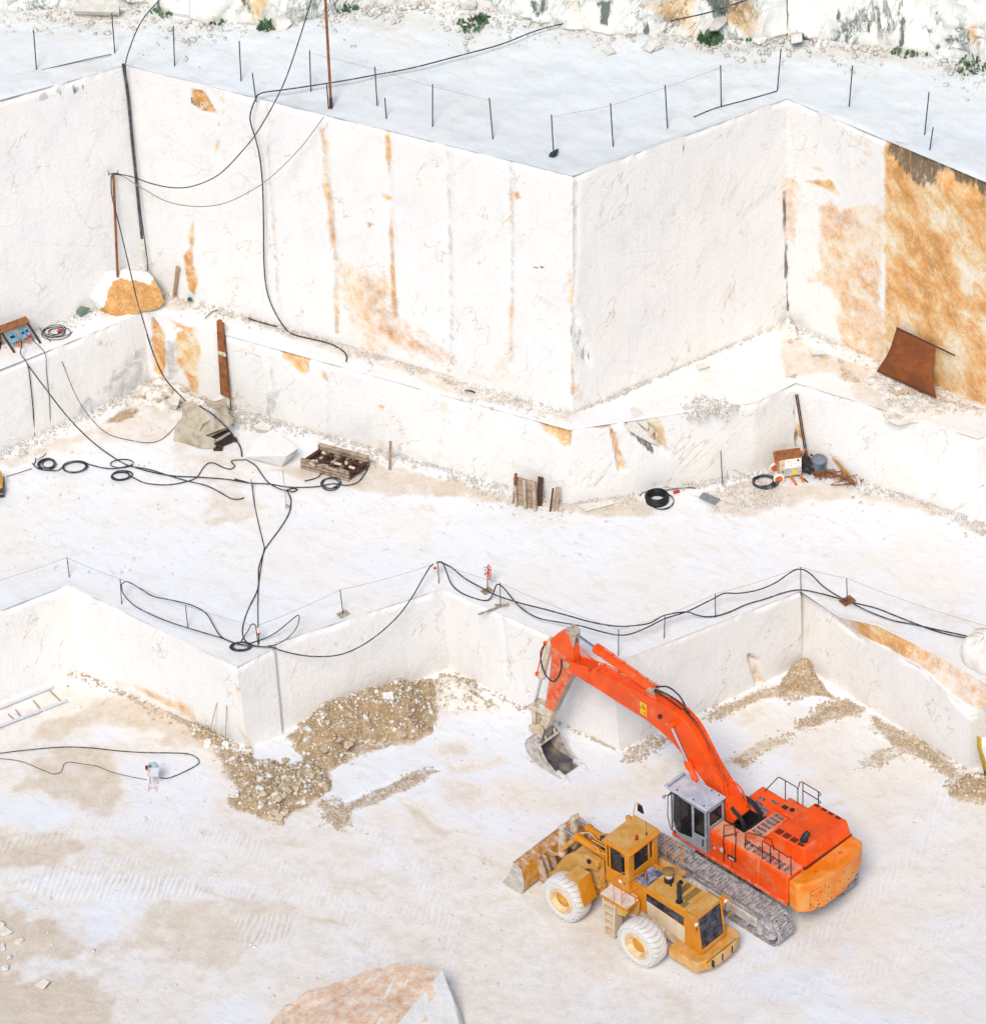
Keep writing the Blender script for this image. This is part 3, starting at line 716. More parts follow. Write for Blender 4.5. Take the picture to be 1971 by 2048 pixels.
UPSPEC = [
 (0, R3([(940, 1110), (1000, 1050), (1060, 1130), (1200, 1090), (1290, 1040), (1300, 1600), (1330, 1800), (1370, 2010), (1180, 1960), (1110, 1886), (1080, 1640), (1030, 1560), (920, 1510), (960, 1420), (930, 1200)]), .60, .12, .25),
 (0, R3([(1282, 740), (1320, 738), (1886, 930), (2500, 1150), (2500, 2500), (1886, 2180), (1400, 2000), (1340, 1900), (1330, 1750), (1310, 1300), (1290, 1000)]), .95, .06, .05),
 (0, R3([(1030, 560), (1290, 700), (1290, 1040), (1180, 1000), (1060, 800)]), .30, .5, .4),
 (1, R3([(1310, 738), (1500, 796), (1700, 880), (1886, 985), (2100, 1080), (2100, 1300), (1886, 1150), (1800, 1040), (1640, 960), (1450, 960), (1350, 870)]), .80, .35, .40),
 (0, R3([(870, 950), (1000, 960), (1050, 1040), (950, 1000), (850, 975)]), .9, .06, .06),
 (0, R3([(890, 880), (960, 910), (900, 905)]), .9, .06, .05),
 (0, R1([(1000, 450), (1060, 470), (1140, 590), (1060, 570), (1010, 520)]), 1, .06, .06),
 (1, R1([(1000, 480), (1050, 560), (1140, 595), (1060, 575), (1005, 525)]), .75, .03, .04),
 (0, R1([(1140, 450), (1200, 520), (1180, 650), (1150, 560)]), .42, .2, .15),
 (0, R1([(1158, 735), (1150, 800), (1140, 800), (1148, 745)]), 1, .05, .03),
 (0, R1([(1030, 1180), (1012, 1250), (1020, 1320), (990, 1370), (1020, 1560), (1050, 1600), (1062, 1500), (1030, 1420), (1036, 1280)]), 1, .06, .05),
 (0, R1([(950, 1430), (965, 1440), (945, 1610), (930, 1610)]), .7, .05, .03),
 (0, R1([(1685, 690), (1735, 760), (1740, 1000), (1775, 1190), (1785, 1320), (1765, 1310), (1745, 1160), (1705, 950)]), .8, .08, .08),
 (0, R2([(60, 1440), (180, 1435), (370, 1490), (395, 1700), (520, 1800), (620, 1886), (700, 1960), (620, 1940), (420, 1886), (240, 1900), (150, 1740), (100, 1560)]), .60, .35, .3),
 (0, R5([(1100, -20), (1130, 200), (1200, 260), (1480, 360), (1470, 200), (1860, 440), (1886, 400), (1480, 130), (1440, 0)]), .58, .3, .3),
 (0, R2([(1300, 1470), (1335, 1600), (1350, 1700), (1330, 1750), (1300, 1650), (1310, 1560)]), 1, .06, .05),
 (1, R2([(1350, 1690), (1395, 1740), (1430, 1870), (1450, 1960), (1400, 1930), (1350, 1850), (1310, 1800)]), .48, .12, .15),
 (0, R2([(980, 1040), (1010, 1040), (1030, 1075), (1000, 1080)]), 1, .05, .03),
 (0, R2([(305, 1040), (345, 1060), (335, 1075), (310, 1060)]), 1, .05, .03),
 (0, R2([(230, 1190), (260, 1200), (235, 1220)]), 1, .05, .03),
 (0, R2([(960, 870), (985, 1200), (1010, 1500), (1020, 1900), (1000, 1900), (985, 1500), (955, 1200)]), .40, .1, .1),
 (0, R6([(330, 90), (400, 100), (440, 300), (430, 470), (200, 380), (100, 300), (300, 330)]), .42, .3, .3),
 (0, R6([(840, 300), (900, 400), (930, 560), (860, 600), (840, 500)]), .40, .2, .2),
 (1, R1([(275, 440), (315, 480), (300, 520), (260, 460)]), .6, .05, .05),
 (1, R1([(340, 430), (430, 410), (430, 440), (370, 475)]), .5, .05, .05),
 (2, R1([(160, 495), (200, 470), (225, 510), (160, 535)]), .9, .08, .05),
 (2, R1([(-300, 1000), (200, 900), (640, 700), (660, 1350), (470, 1480), (100, 1650), (-300, 1800)]), .26, .8, .6),
 (1, R3([(808, 1000), (830, 1000), (824, 1680), (812, 1680)]), .75, .03, .02),
 (0, R3([(800, 950), (850, 960), (835, 1320), (800, 1300)]), .45, .06, .05),
 (1, R2([(1085, 1445), (1170, 1445), (1170, 1452), (1085, 1452)]), .9, .02, .0),
 (1, R3([(274, 762), (288, 762), (286, 826), (276, 826)]), .8, .04, .0),
]
UPJ = [
 (R1([(1400, 540), (1430, 1000), (1470, 1400), (1500, 1720)]), .10, .2),
 (R1([(1690, 690), (1740, 1000), (1790, 1400), (1810, 1790)]), .14, .5),
 (R2([(310, 690), (345, 1080), (370, 1480), (395, 1700)]), .12, .4),
 (R2([(630, 770), (660, 1250), (685, 1600), (700, 1960)]), .15, .08),
 (R2([(960, 870), (990, 1300), (1005, 1600), (1015, 1960)]), .11, .35),
 (R2([(1315, 960), (1335, 1400), (1350, 1700), (1360, 2120)]), .12, .3),
 (R1([(320, 500), (340, 1000), (370, 1650)]), .05, .2), (R1([(440, 450), (480, 1000), (500, 1600)]), .04, .1), (R1([(570, 400), (610, 1000), (640, 1500)]), .05, .1), (R1([(160, 500), (190, 1100), (210, 1700)]), .03, .0),
 (R3([(1280, 730), (1300, 1000), (1315, 1500), (1335, 1950)]), .04, .0),
 (R3([(290, 760), (320, 1200), (330, 1800)]), .025, .0), (R3([(560, 640), (610, 1200), (640, 1750)]), .02, .0),
]
_, uv_up = strip_wall('rock_face', up_bot, up_top, M_WALL, UPSPEC, UPJ, carve=[(R3([(1300, 735), (1500, 790), (1886, 980), (2300, 1150), (2300, 1330), (1886, 1130), (1640, 980), (1450, 930), (1350, 850)]), .22, .3), (R2([(1340, 1680), (1395, 1740), (1430, 1870), (1450, 1980), (1330, 1860)]), .12, .15), (R1([(1000, 450), (1060, 470), (1140, 590), (1060, 570)]), .15, .08)], chip=.13)
MIDSPEC = [
 (0, R4a([(1108, 285), (1220, 430), (1245, 640), (1220, 790), (1150, 740), (1130, 500)]), 1, .06, .06),
 (0, R4a([(1305, 420), (1400, 400), (1485, 530), (1500, 900), (1440, 880), (1390, 760), (1330, 640)]), .95, .08, .08),
 (0, R4a([(1230, 305), (1440, 395), (1410, 425), (1300, 375)]), .9, .05, .05),
 (2, R4a([(1225, 440), (1310, 460), (1330, 700), (1270, 760), (1250, 640)]), .7, .08, .06),
 (0, R5([(455, 255), (785, 400), (785, 540), (745, 570), (600, 440)]), 1, .05, .03),
 (0, R5([(890, 525), (930, 540), (932, 605), (900, 580)]), 1, .05, .03),
 (0, R5([(975, 505), (1015, 540), (990, 545)]), 1, .04, .03),
 (0, R5([(800, 410), (960, 440), (960, 470), (840, 450)]), .5, .1, .08),
 (0, R5([(1320, 790), (1365, 790), (1355, 830)]), .9, .04, .03), (2, R5([(480, 680), (540, 690), (600, 660), (560, 800), (560, 900), (500, 860)]), .7, .1, .06),
 (0, R5([(1320, 1000), (1420, 1080), (1400, 1240), (1300, 1180)]), .42, .2, .2), (0, R5([(1770, 760), (1820, 760), (1810, 1200), (1740, 1330), (1720, 1240), (1790, 1100)]), .42, .15, .15),
 (0, R6([(525, 640), (620, 660), (795, 715), (805, 855), (760, 830), (620, 740)]), 1, .05, .04),
 (0, R6([(1040, 632), (1110, 655), (1095, 725), (850, 710)]), 1, .05, .03),
 (0, R6([(1095, 690), (1155, 830), (1205, 1005), (1160, 1015), (1130, 860)]), 1, .05, .03),
 (0, R6([(1245, 545), (1440, 640), (1500, 890), (1390, 790), (1240, 610)]), 1, .05, .04),
 (1, R6([(1210, 705), (1300, 770), (1400, 850), (1390, 885), (1250, 770)]), .75, .04, .04),
 (1, R6([(1240, 560), (1330, 660), (1440, 790), (1500, 900), (1420, 830), (1280, 660)]), .6, .03, .04),
 (0, R6([(1190, 600), (1240, 560), (1240, 650), (1160, 760)]), .62, .06, .05),
 (0, R6([(80, 880), (95, 930), (80, 980)]), .9, .04, .02), (0, R6([(215, 970), (240, 935), (225, 965)]), .9, .04, .02), (0, R6([(330, 910), (355, 940), (345, 960)]), .9, .04, .02), (0, R6([(815, 1020), (825, 985), (830, 1020)]), .9, .04, .02),
 (2, R4a([(800, 760), (950, 520), (1060, 510), (1115, 560), (1120, 800), (1050, 950), (860, 1040), (700, 1110), (560, 1120), (550, 1000), (680, 900), (820, 800)]), .62, .3, .3),
 (2, R4a([(560, 640), (900, 520), (960, 560), (700, 660)]), .4, .2, .2),
 (0, R4a([(710, 470), (740, 470), (740, 500), (715, 500)]), .7, .06, .05),
 (1, R7([(574, 640), (590, 640), (600, 1010), (580, 1010)]), .6, .04, .02), (2, R7([(300, 720), (570, 560), (590, 1010), (420, 1170), (330, 1190)]), .3, .2, .1),  # dark corner line and grey beside it paint the corner's shade into the stone
 (0, R7([(600, 840), (620, 850), (650, 965), (610, 930)]), .9, .04, .03), (0, R7([(835, 1085), (880, 1110), (965, 1215), (935, 1225)]), 1, .04, .02),
 (0, R7([(1400, 900), (1500, 1010), (1420, 990)]), .25, .2, .1), (1, R7([(1790, 1275), (1886, 1265), (1886, 1272), (1790, 1283)]), .6, .02, .02),
]
MIDJ = [(R5([(505, 440), (530, 690), (540, 860)]), .08, .1), (R5([(925, 590), (945, 800), (965, 1040)]), .08, .15), (R5([(1345, 610), (1360, 800), (1385, 1130)]), .07, .1), (R5([(1780, 760), (1800, 1000), (1800, 1200)]), .06, .1),
        (R5([(95, 200), (135, 500), (150, 730)]), .10, .0), (R4a([(200, 640), (240, 900), (270, 1250)]), .03, .0), (R4a([(1105, 560), (1125, 800)]), .06, .0), (R7([(296, 720), (325, 1150)]), .05, .0)]
_, uv_mid = strip_wall('bench_face', mid_bot, mid_top, M_WALL, MIDSPEC, MIDJ, carve=[
    (R6([(1230, 560), (1330, 640), (1440, 760), (1500, 900), (1400, 860), (1200, 700)]), .30, .08), (R5([(455, 255), (785, 400), (785, 540), (745, 570), (600, 440)]), .22, .06), (R6([(525, 640), (620, 660), (795, 715), (805, 855), (620, 740)]), .22, .06), (R6([(1040, 632), (1110, 655), (1095, 725), (850, 710)]), .22, .05), (R6([(1095, 690), (1155, 830), (1205, 1005), (1160, 1015)]), .16, .04),
    (R4a([(1225, 440), (1310, 460), (1330, 700), (1270, 760), (1250, 640)]), -.2, .1), (R4a([(1108, 285), (1220, 430), (1245, 640), (1220, 790), (1150, 740)]), .12, .06)], chip=.17)
PITWSPEC = [
 (0, R1b([(620, 850), (720, 880), (1050, 1050), (1040, 990), (830, 890), (700, 850)]), .66, .1, .08),
 (0, R1b([(1280, 835), (1300, 870), (1312, 955), (1298, 960)]), 1, .05, .03), (0, R1b([(1285, 1080), (1310, 1110), (1375, 1185), (1320, 1185)]), .6, .06, .06),
 (0, R1b([(1460, 760), (1480, 760), (1478, 840), (1462, 840)]), .4, .06, .05),
 (0, R1b([(400, 600), (700, 860), (1040, 1040), (1300, 1190), (1300, 1050), (1060, 900), (720, 720), (430, 560)]), .20, .6, .3),
 (0, R4([(400, 705), (465, 745), (480, 850), (600, 880), (560, 950), (450, 960), (430, 850)]), .55, .06, .06), (1, R4([(405, 710), (450, 735), (440, 745)]), .6, .03, .02), (1, R4([(455, 760), (480, 850), (465, 880), (445, 790)]), .3, .05, .05),
 (0, R4([(720, 650), (900, 880), (1040, 1020), (1010, 1020), (880, 900)]), .42, .05, .05), (1, R4([(650, 660), (725, 648), (725, 655), (650, 668)]), .5, .02, .02),
 (2, R2b([(1440, 250), (1550, 230), (1570, 740), (1480, 780), (1420, 700)]), .42, .2, .1), (1, R2b([(1440, 760), (1560, 720), (1570, 745), (1430, 785)]), .4, .06, .05),  # corner shade painted as grey stone, darker along the foot
 (1, R2b([(480, 1130), (520, 1040), (530, 1150)]), .3, .06, .04),
 (2, R2b([(1000, 420), (1440, 250), (1440, 740), (1150, 830)]), .30, .3, .2),  # grey tone paints in the shade of this less lit face
]
PITJ = [(R1b([(360, 320), (395, 560), (415, 770)]), .045, .0), (R1b([(655, 430), (685, 680), (710, 880)]), .05, .0), (R1b([(995, 580), (1025, 820), (1048, 1035)]), .055, .12), (R1b([(80, 760), (110, 880)]), .03, 0),
        (R2b([(1465, 260), (1490, 500), (1505, 750)]), .05, .0), (R2b([(1530, 230), (1560, 740)]), .045, 0), (Z(850, 1080, 4.191)([(640, 590), (690, 1000), (690, 1150)]), .10, .0), (R4([(1085, 620), (1100, 1030)]), .07, .0), (R4([(1475, 830), (1470, 1210)]), .04, .0), (R4([(715, 360), (722, 700)]), .03, 0)]
_, uv_pit = strip_wall('pit_face', pit_base, pit_top, M_WALL, PITWSPEC, PITJ, carve=[(R4([(400, 705), (465, 745), (480, 850), (500, 950), (450, 960), (430, 850)]), .22, .08)], chip=.11)

# sloping ochre break between the right-hand pit wall and the main floor
_lo = R4([(720, 352), (960, 505), (1200, 632), (1500, 842), (1690, 990), (1860, 1120), (2500, 1500)])
_w = _pt[7:13]; _wx = [p[0] for p in _w]; _wz = [p[2] for p in _w]
cx = np.arange(float(_pt[7][0]), 25, .09)
front = Poly(_pt[7:]); 
lows = []
for q in _lo:
    z = Z1
    for _ in range(6):
        p = at(*q, z); z = float(np.interp(p[0], [w[0] for w in _pt[7:]], [w[2] for w in _pt[7:]]))
    lows.append(at(*q, z))
lowp = Poly(sorted(lows, key=lambda p: p[0]))
yf = front.y(cx); zf = front.z(cx); ye = floor_edge.y(cx); yl = np.clip(lowp.y(cx), yf+.01, np.maximum(ye-.02, yf+.02)); zl = zf
rowsY = []; rowsZ = []; rA = []
for k in range(14):
    t = k/13; rowsY.append(yf*(1-t)+yl*t); rowsZ.append(zf+.02*np.sin(t*3.14)); rA.append(np.zeros_like(cx))
for k in range(1, 26):
    t = k/25; e = t**1.15
    rowsY.append(yl*(1-t)+ye*t); rowsZ.append(zl*(1-e)+Z1*e); rA.append(np.full_like(cx, .95)*sstep(0, .25, np.full_like(cx, t))*sstep(0, .8, cx-cx[0]-1.3))
X = np.repeat(cx[None], len(rowsY), 0); Y = np.array(rowsY); H = np.array(rowsZ); A = np.array(rA)
k = sstep(0, .1, np.abs(Y-yf[None]))*sstep(0, .1, np.abs(Y-ye[None]))
H = H + k*(fbm(X*.8, Y*.8, 91, 4)*.16 + fbm(X*3, Y*3, 95, 3)*.05)
A = A*(.72+.5*fbm(X*.5, Y*.5, 97, 3))
tag(grid_obj('broken_slope', X, Y, H, M_WALL, [A, A*0, A*0]), kind='structure')

# weathered cliff behind the plateau
class Sh: pass
cl_top = Poly([p+np.array([0, 1.2, 7.5]) for p in cl_bot.P])
CLSPEC = [
 (0, R3([(70, 0), (340, -40), (370, 190), (300, 210), (160, 100)]), .9, .25, .3), (0, R3([(480, -30), (630, -30), (645, 190), (560, 170), (500, 110)]), .95, .2, .2),
 (1, R3([(340, -60), (490, -60), (500, 130), (450, 80), (420, 30)]), 0.93, .25, .3), (1, R3([(1065, 10), (1090, 30), (1145, 215), (1110, 190), (1080, 90)]), 1.10, .1, .08),
 (1, R3([(812, -50), (835, -50), (835, 180), (812, 185)]), 1.10, .08, .05), (1, R3([(850, 140), (960, 170), (1000, 200), (880, 190)]), 0.90, .15, .15),
 (1, R3([(1420, -20), (1450, 100), (1445, 220), (1435, 220), (1440, 110), (1410, 0)]), 1.05, .06, .06), (1, R3([(1220, 20), (1240, 100), (1280, 190), (1260, 180), (1225, 100)]), 0.83, .06, .06), (1, R3([(1610, 180), (1660, 265), (1640, 265)]), 1.10, .08, .05), (1, R3([(1300, 0), (1350, 140), (1340, 140)]), 0.90, .05, .05), (1, R3([(1500, 0), (1620, 190), (1610, 195)]), 0.83, .05, .05), (1, R3([(1620, 0), (1750, 260), (1735, 260)]), 0.75, .05, .05),
 (0, R3([(1790, 100), (1850, 130), (1840, 270), (1800, 200)]), .8, .15, .1), (1, R3([(1780, 30), (1805, 100), (1795, 260), (1785, 100)]), 0.90, .06, .05),
 (0, R1([(1310, -40), (1440, -40), (1430, 60), (1400, 140), (1350, 100)]), .8, .2, .2), (1, R1([(1300, -40), (1330, 0), (1380, 120), (1340, 80)]), 0.90, .1, .1), (1, R1([(850, -20), (890, -20), (890, 60), (860, 60)]), 1.10, .1, .1), (2, R1([(1530, 0), (1600, 0), (1590, 130), (1520, 120)]), .8, .2, .2),
 (1, R2([(750, -20), (830, -20), (850, 50), (800, 30)]), 0.90, .2, .2), (1, R2([(1140, -20), (1250, -20), (1250, 60), (1180, 80), (1140, 30)]), 0.75, .15, .2), (1, R2([(1510, -20), (1600, -20), (1570, 110), (1520, 100)]), 1.10, .15, .15), (0, R2([(1300, -20), (1420, -20), (1500, 100), (1440, 100), (1360, 40)]), .5, .3, .2), (0, R2([(1800, -20), (1886, -20), (1886, 60), (1830, 30)]), .8, .2, .2), (1, R2([(1730, 160), (1770, 80), (1780, 170)]), 1.10, .1, .1),
 (1, R1([(240, -10), (340, -10), (330, 40), (270, 40)]), 0.60, .2, .2),
]
strip_wall('weathered_cliff', cl_bot, cl_top, M_FAR, CLSPEC, [(R3([(712, -30), (712, 190)]), .06, 0)], step=.16, zstep=.2, x0=-30, x1=32, rough=.06, chip=.0, facet=.75)
# ------------------------------------------------------------------ tracked excavator
ORANGE = plain('orange paint', (.82, .082, .004), .42, var=.16, sc=1.6, dirt=(.62, .22, .09), damt=.04, dsc=1.3, spec=.3)
ORANGE_WORN = plain('worn orange paint', (.74, .075, .010), .5, var=.25, sc=5, dirt=(.62, .30, .17), damt=.30, dsc=4.5)
ORANGE_DUST = plain('dusty orange deck', (.74, .11, .03), .6, var=.15, sc=2.5, dirt=(.72, .34, .20), damt=.45, dsc=1.6)
AMBER = plain('amber counterweight paint', (.80, .20, .004), .45, var=.14, sc=1.5, dirt=(.66, .33, .10), damt=.25, dsc=1.5)
VENT = plain('rust red grille', (.16, .012, .004), .7, var=.3, sc=20)
TREAD = plain('black anti slip strip', (.035, .036, .045), .85, var=.5, sc=25, dirt=(.34, .32, .34), damt=.35, dsc=14)
CABGREY = plain('grey cab paint', (.29, .32, .355), .45, var=.08, sc=3, dirt=(.50, .49, .47), damt=.15, dsc=5)
CABROOF = plain('pale grey roof', (.38, .44, .52), .5, var=.08, sc=3, dirt=(.60, .61, .62), damt=.3, dsc=2)
BLACK = plain('black paint', (.018, .018, .022), .5, var=.3, sc=8)
PIPE_DK = plain('dark rail paint', (.035, .018, .022), .5, var=.3, sc=8)
RUBBER = plain('black rubber hose', (.02, .021, .025), .6, var=.3, sc=10)
CHROME = plain('chromed rod', (.72, .73, .75), .18, metal=1, var=.06, sc=3)
TRACK = plain('dusty track steel', (.25, .235, .25), .6, metal=.0, var=.25, sc=6, dirt=(.56, .53, .51), damt=.38, dsc=5)
TRACKF = plain('dusty track frame', (.46, .42, .36), .8, var=.25, sc=4, dirt=(.66, .62, .56), damt=.5, dsc=3)
UNDER = plain('grimy underframe', (.05, .05, .055), .8, var=.5, sc=6, dirt=(.25, .23, .22), damt=.3)
CREAM = plain('bare dusty casting', (.52, .42, .30), .65, var=.22, sc=5, dirt=(.70, .60, .47), damt=.4, dsc=4)
SMEAR = plain('clay smeared steel', (.33, .26, .19), .75, var=.4, sc=7, dirt=(.52, .42, .33), damt=.45, dsc=6)
BKT_IN = plain('polished bucket inside', (.13, .125, .14), .38, metal=.35, var=.5, sc=4, dirt=(.36, .28, .18), damt=.22, dsc=2.2)
BKT_OUT = plain('scuffed bucket shell', (.30, .28, .27), .7, var=.55, sc=7, dirt=(.58, .52, .45), damt=.5, dsc=3.5)
TOOTH = plain('marble whitened tooth', (.66, .65, .64), .6, var=.2, sc=8)
DECAL_Y = plain('yellow decal', (.85, .52, .01), .5, var=.05)
SEAT = plain('tan seat cloth', (.38, .30, .20), .9, var=.2)
INSIDE = plain('dark cab inside', (.022, .018, .018), .8, var=.4)
def glass_mat():
    m, nt, b = mat('dark window glass')
    b.inputs['Base Color'].default_value = (.012, .015, .018, 1); b.inputs['Roughness'].default_value = .06
    b.inputs['Specular IOR Level'].default_value = .6; b.inputs['Alpha'].default_value = .72
    return m
GLASS = glass_mat()

EX = thing('excavator', 'large orange tracked excavator with amber counterweight, its grey bucket resting on the quarry floor', 'excavator', at(1480, 1750, 0), math.radians(133.5))
# tracks ---------------------------------------------------------------
def track(y0, y1):
    zc, R, xr, xf = .60, .60, -2.95, 2.45
    path = []
    def arc(cx, a0, a1, n):
        for k in range(n): a = a0+(a1-a0)*k/n; path.append((cx+R*math.cos(a), zc+R*math.sin(a)))
    N = 19
    for k in range(N): path.append((xr+(xf-xr)*k/N, zc+R))
    arc(xf, math.pi/2, -math.pi/2, 7)
    for k in range(N): path.append((xf+(xr-xf)*k/N, zc-R))
    arc(xr, -math.pi/2, -3*math.pi/2, 7)
    b = MB(); n = len(path)
    for i in range(n):
        a = Vector((path[i][0], 0, path[i][1])); c = Vector((path[(i+1) % n][0], 0, path[(i+1) % n][1]))
        d = c-a; L = d.length; d /= L; nrm = Vector((-d.z, 0, d.x)); mid = (a+c)/2
        rot = Matrix((d, Vector((0, 1, 0)), nrm)).transposed()
        if nrm.dot(mid-Vector((max(xr, min(xf, mid.x)), 0, zc))) < 0: nrm = -nrm
        ym = (y0+y1)/2
        b.box((mid.x, ym, mid.z), (L*.93, y1-y0, .045), rot)
        for off in (-.40, .05):
            q = mid+nrm*.045+d*(off*L)
            b.box((q.x, ym, q.z), (.022, y1-y0, .055), rot)
        if nrm.z > .2 or i % 2 == 0:
            b.mat(1)
            for yy in (y0+.17, y1-.17):
                q = mid+nrm*.026+d*(.2*L); b.box((q.x, yy, q.z), (.05, .06, .02), rot)
            b.mat(0)
    t = b.build('track', [TRACK, BLACK], EX, smooth=30)
    f = MB()
    yi = (y0+y1)/2
    f.prism([(xr-.15, .30), (xf+.15, .30), (xf+.3, .6), (xf+.1, .92), (xr-.1, .92), (xr-.3, .6)], yi-.30, yi+.30)
    for k in range(8): f.cyl((-2.6+k*.68, yi-.33, .26), (-2.6+k*.68, yi+.33, .26), .17, n=14)
    for x in (xr, xf): f.cyl((x, yi-.32, zc), (x, yi+.32, zc), .46, n=20); f.cyl((x, yi-.37, zc), (x, yi+.37, zc), .17, n=14)
    f.mat(1).bx(-2.5, 1.9, yi-.36, yi+.36, .42, .78); f.bx(-1.2, -.9, yi-.42, yi+.42, .35, .86)
    f.build('track_frame', [TRACK, TRACKF], EX, bevel=.02)
track(1.19, 1.94); track(-2.18, -1.43)
b = MB(); b.bx(-1.5, 1.2, -1.5, 1.3, .55, 1.1); b.lathe([(1.0, 1.1), (1.0, 1.5)], 28, (0, -.15, 0)); b.prism([(-2.2, 1.2), (-1.2, .6), (1.2, .6), (2.0, 1.2), (1.2, 1.3), (-1.2, 1.3)], -.9, -.5, 'z') if False else None
b.build('undercarriage', UNDER, EX, bevel=.02)
# house ----------------------------------------------------------------
yL, yR = 1.28, -1.85
b = MB(); b.bx(-3.35, 1.9, yR+.05, yL-.02, 1.50, 1.66); b.build('turntable_deck', UNDER, EX, bevel=.02)
def body_prism(x0, x1, ya, yb, z0, z1, r=.09, name='side_body', m=ORANGE, **k):
    b = MB(); b.bx(x0, x1, ya, yb, z0, z1); return b.build(name, m, EX, bevel=r, seg=3, **k)
LP = MB()
for x0, x1 in ((-.74, .26), (-2.05, -.76), (-3.36, -2.07)): LP.bx(x0, x1, .55, yL, 1.62, 2.80)
lp = LP.build('side_panel', ORANGE, EX, bevel=.07, seg=3)
b = MB(); b.bx(-3.34, 2.0, yL-.03, yL+.035, 1.53, 1.66); b.build('side_skirt', ORANGE_WORN, EX, bevel=.015)
b = MB(); b.bx(.30, 2.0, .40, yL+.03, 1.52, 1.72); b.build('cab_base', ORANGE, EX, bevel=.02)
b = MB()
b.bx(-.44, -.40, yL, yL+.012, 1.78, 2.62); b.bx(.12, .14, yL, yL+.01, 2.1, 2.2)
b.build_each('panel_seam', BLACK, lp)
b = MB(); b.cyl((-.33, yL-.02, 2.26), (-.33, yL+.012, 2.26), .10, n=14); b.cyl((.02, yL-.02, 2.13), (.02, yL+.012, 2.13), .045, n=12); b.build_each('round_plate', CREAM, lp)
b = MB(); b.bx(-1.0, -.62, yL-.01, yL+.05, 2.12, 2.24); b.mat(1).bx(-.93, -.69, yL, yL+.055, 2.15, 2.21); b.build('step', [BLACK, TOOTH], lp, bevel=.01)
for x, z in ((-1.35, 2.1), (-1.95, 2.2), (-2.4, 2.25)):
    b = MB(); b.cyl((x, yL, z), (x, yL+.012, z), .022, n=10); b.build('latch', BLACK, lp)
# deck between boom well and hood
b = MB()
b.bx(-1.36, -.72, -1.02, .57, 1.64, 2.78); b.bx(-3.36, -.70, .30, .58, 1.64, 2.79)
b.build('deck', ORANGE_DUST, EX, bevel=.02)
b = MB(); b.bx(-3.36, .25, .57, yL-.07, 2.80, 2.806); b.build('deck_top', ORANGE_DUST, EX)
b = MB()
for k in range(6):   # strips across the walkway behind the boom
    yy = .22-k*.215; b.box((-1.02, yy, 2.79), (.40, .13, .022))
for k in range(9):   # left walkway
    xx = -1.15-k*.235; b.box((xx, .93+(.03 if k % 2 else -.03), 2.815), (.11, .36 if k % 3 else .26, .02))
b.build_each('tread_strip', TREAD, EX)
# right side boxes
b = MB(); b.bx(-.62, .62, yR, -.62, 1.6, 2.62); b.build('fuel_tank', ORANGE, EX, bevel=.09, seg=3)
b = MB(); b.bx(-1.85, -.66, yR, -1.04, 1.6, 2.86); b.build('tool_box', ORANGE, EX, bevel=.07, seg=3)
b = MB()
for x, y, sx, sy, z in ((.05, -1.05, .34, .12, 2.632), (.16, -1.30, .28, .10, 2.632), (-.28, -.85, .42, .30, 2.632), (-.30, -1.45, .3, .10, 2.632)): b.box((x, y, z), (sx, sy, .02))
b.build_each('tread_strip', TREAD, EX)
b = MB(); b.box((-.92, -1.30, 2.875), (.20, .16, .03)); b.cyl((-1.20, -1.36, 2.85), (-1.20, -1.36, 2.90), .09, n=16); b.build_each('filler_cap', BLACK, EX)
# boom well
b = MB(); b.bx(-.70, -.66, -.60, .42, 1.7, 2.80); b.bx(-.68, .9, .37, .41, 1.7, 2.5); b.bx(-.68, .9, -.62, -.58, 1.7, 2.62); b.bx(-.66, .9, -.58, .37, 1.66, 1.70)
b.build('boom_well', BLACK, EX)
b = MB()
for k in range(3):
    y = .32-.05*k; b.tube(smooth_path([(-.55, y, 2.2), (-.35, y, 2.95), (.05, y-.02, 3.15), (.3, y-.05, 3.3)]), .028, 7)
for k in range(4):
    y = -.54+.05*k; b.tube(smooth_path([(-.60, y, 2.1), (-.52, y, 2.85), (-.2, y+.05, 3.25), (.12, y+.15, 3.38)]), .03, 7)
b.build('hydraulic_hose', RUBBER, EX)
# hood
b = MB(); b.add([(-1.42, .47, 2.79), (-3.45, .47, 2.79), (-3.50, -1.86, 2.79), (-1.55, -1.86, 2.79), (-1.86, .45, 3.48), (-3.27, .34, 3.52), (-3.42, -1.70, 3.52), (-2.00, -1.68, 3.48)],
      [(3, 2, 1, 0), (4, 5, 6, 7), (0, 1, 5, 4), (1, 2, 6, 5), (2, 3, 7, 6), (3, 0, 4, 7)])
hood = b.build('engine_hood', ORANGE, EX, bevel=.045, seg=3)
def on_hood(x, y): return 3.48+.04*max(0, min(1, (-1.86-x)/1.5))+.012
b = MB()
for k, w in ((0, .27), (1, .27), (2, .27), (3, .18)):
    x = -2.08-k*.335; b.add([(x+.13, .40-.012*k, on_hood(x+.13, 0)), (x-.13, .40-.02*k, on_hood(x-.13, 0)), (x-.13, .40-w, on_hood(x-.13, 0)), (x+.13, .40-w, on_hood(x+.13, 0))], [(0, 1, 2, 3)])
for k in range(4):
    x = -2.14-k*.32; b.add([(x+.1, -1.52, on_hood(x+.1, 0)), (x-.1, -1.53, on_hood(x-.1, 0)), (x-.1, -1.66, on_hood(x-.1, 0)), (x+.1, -1.65, on_hood(x+.1, 0))], [(0, 1, 2, 3)])
b.build_each('hood_vent', VENT, hood)
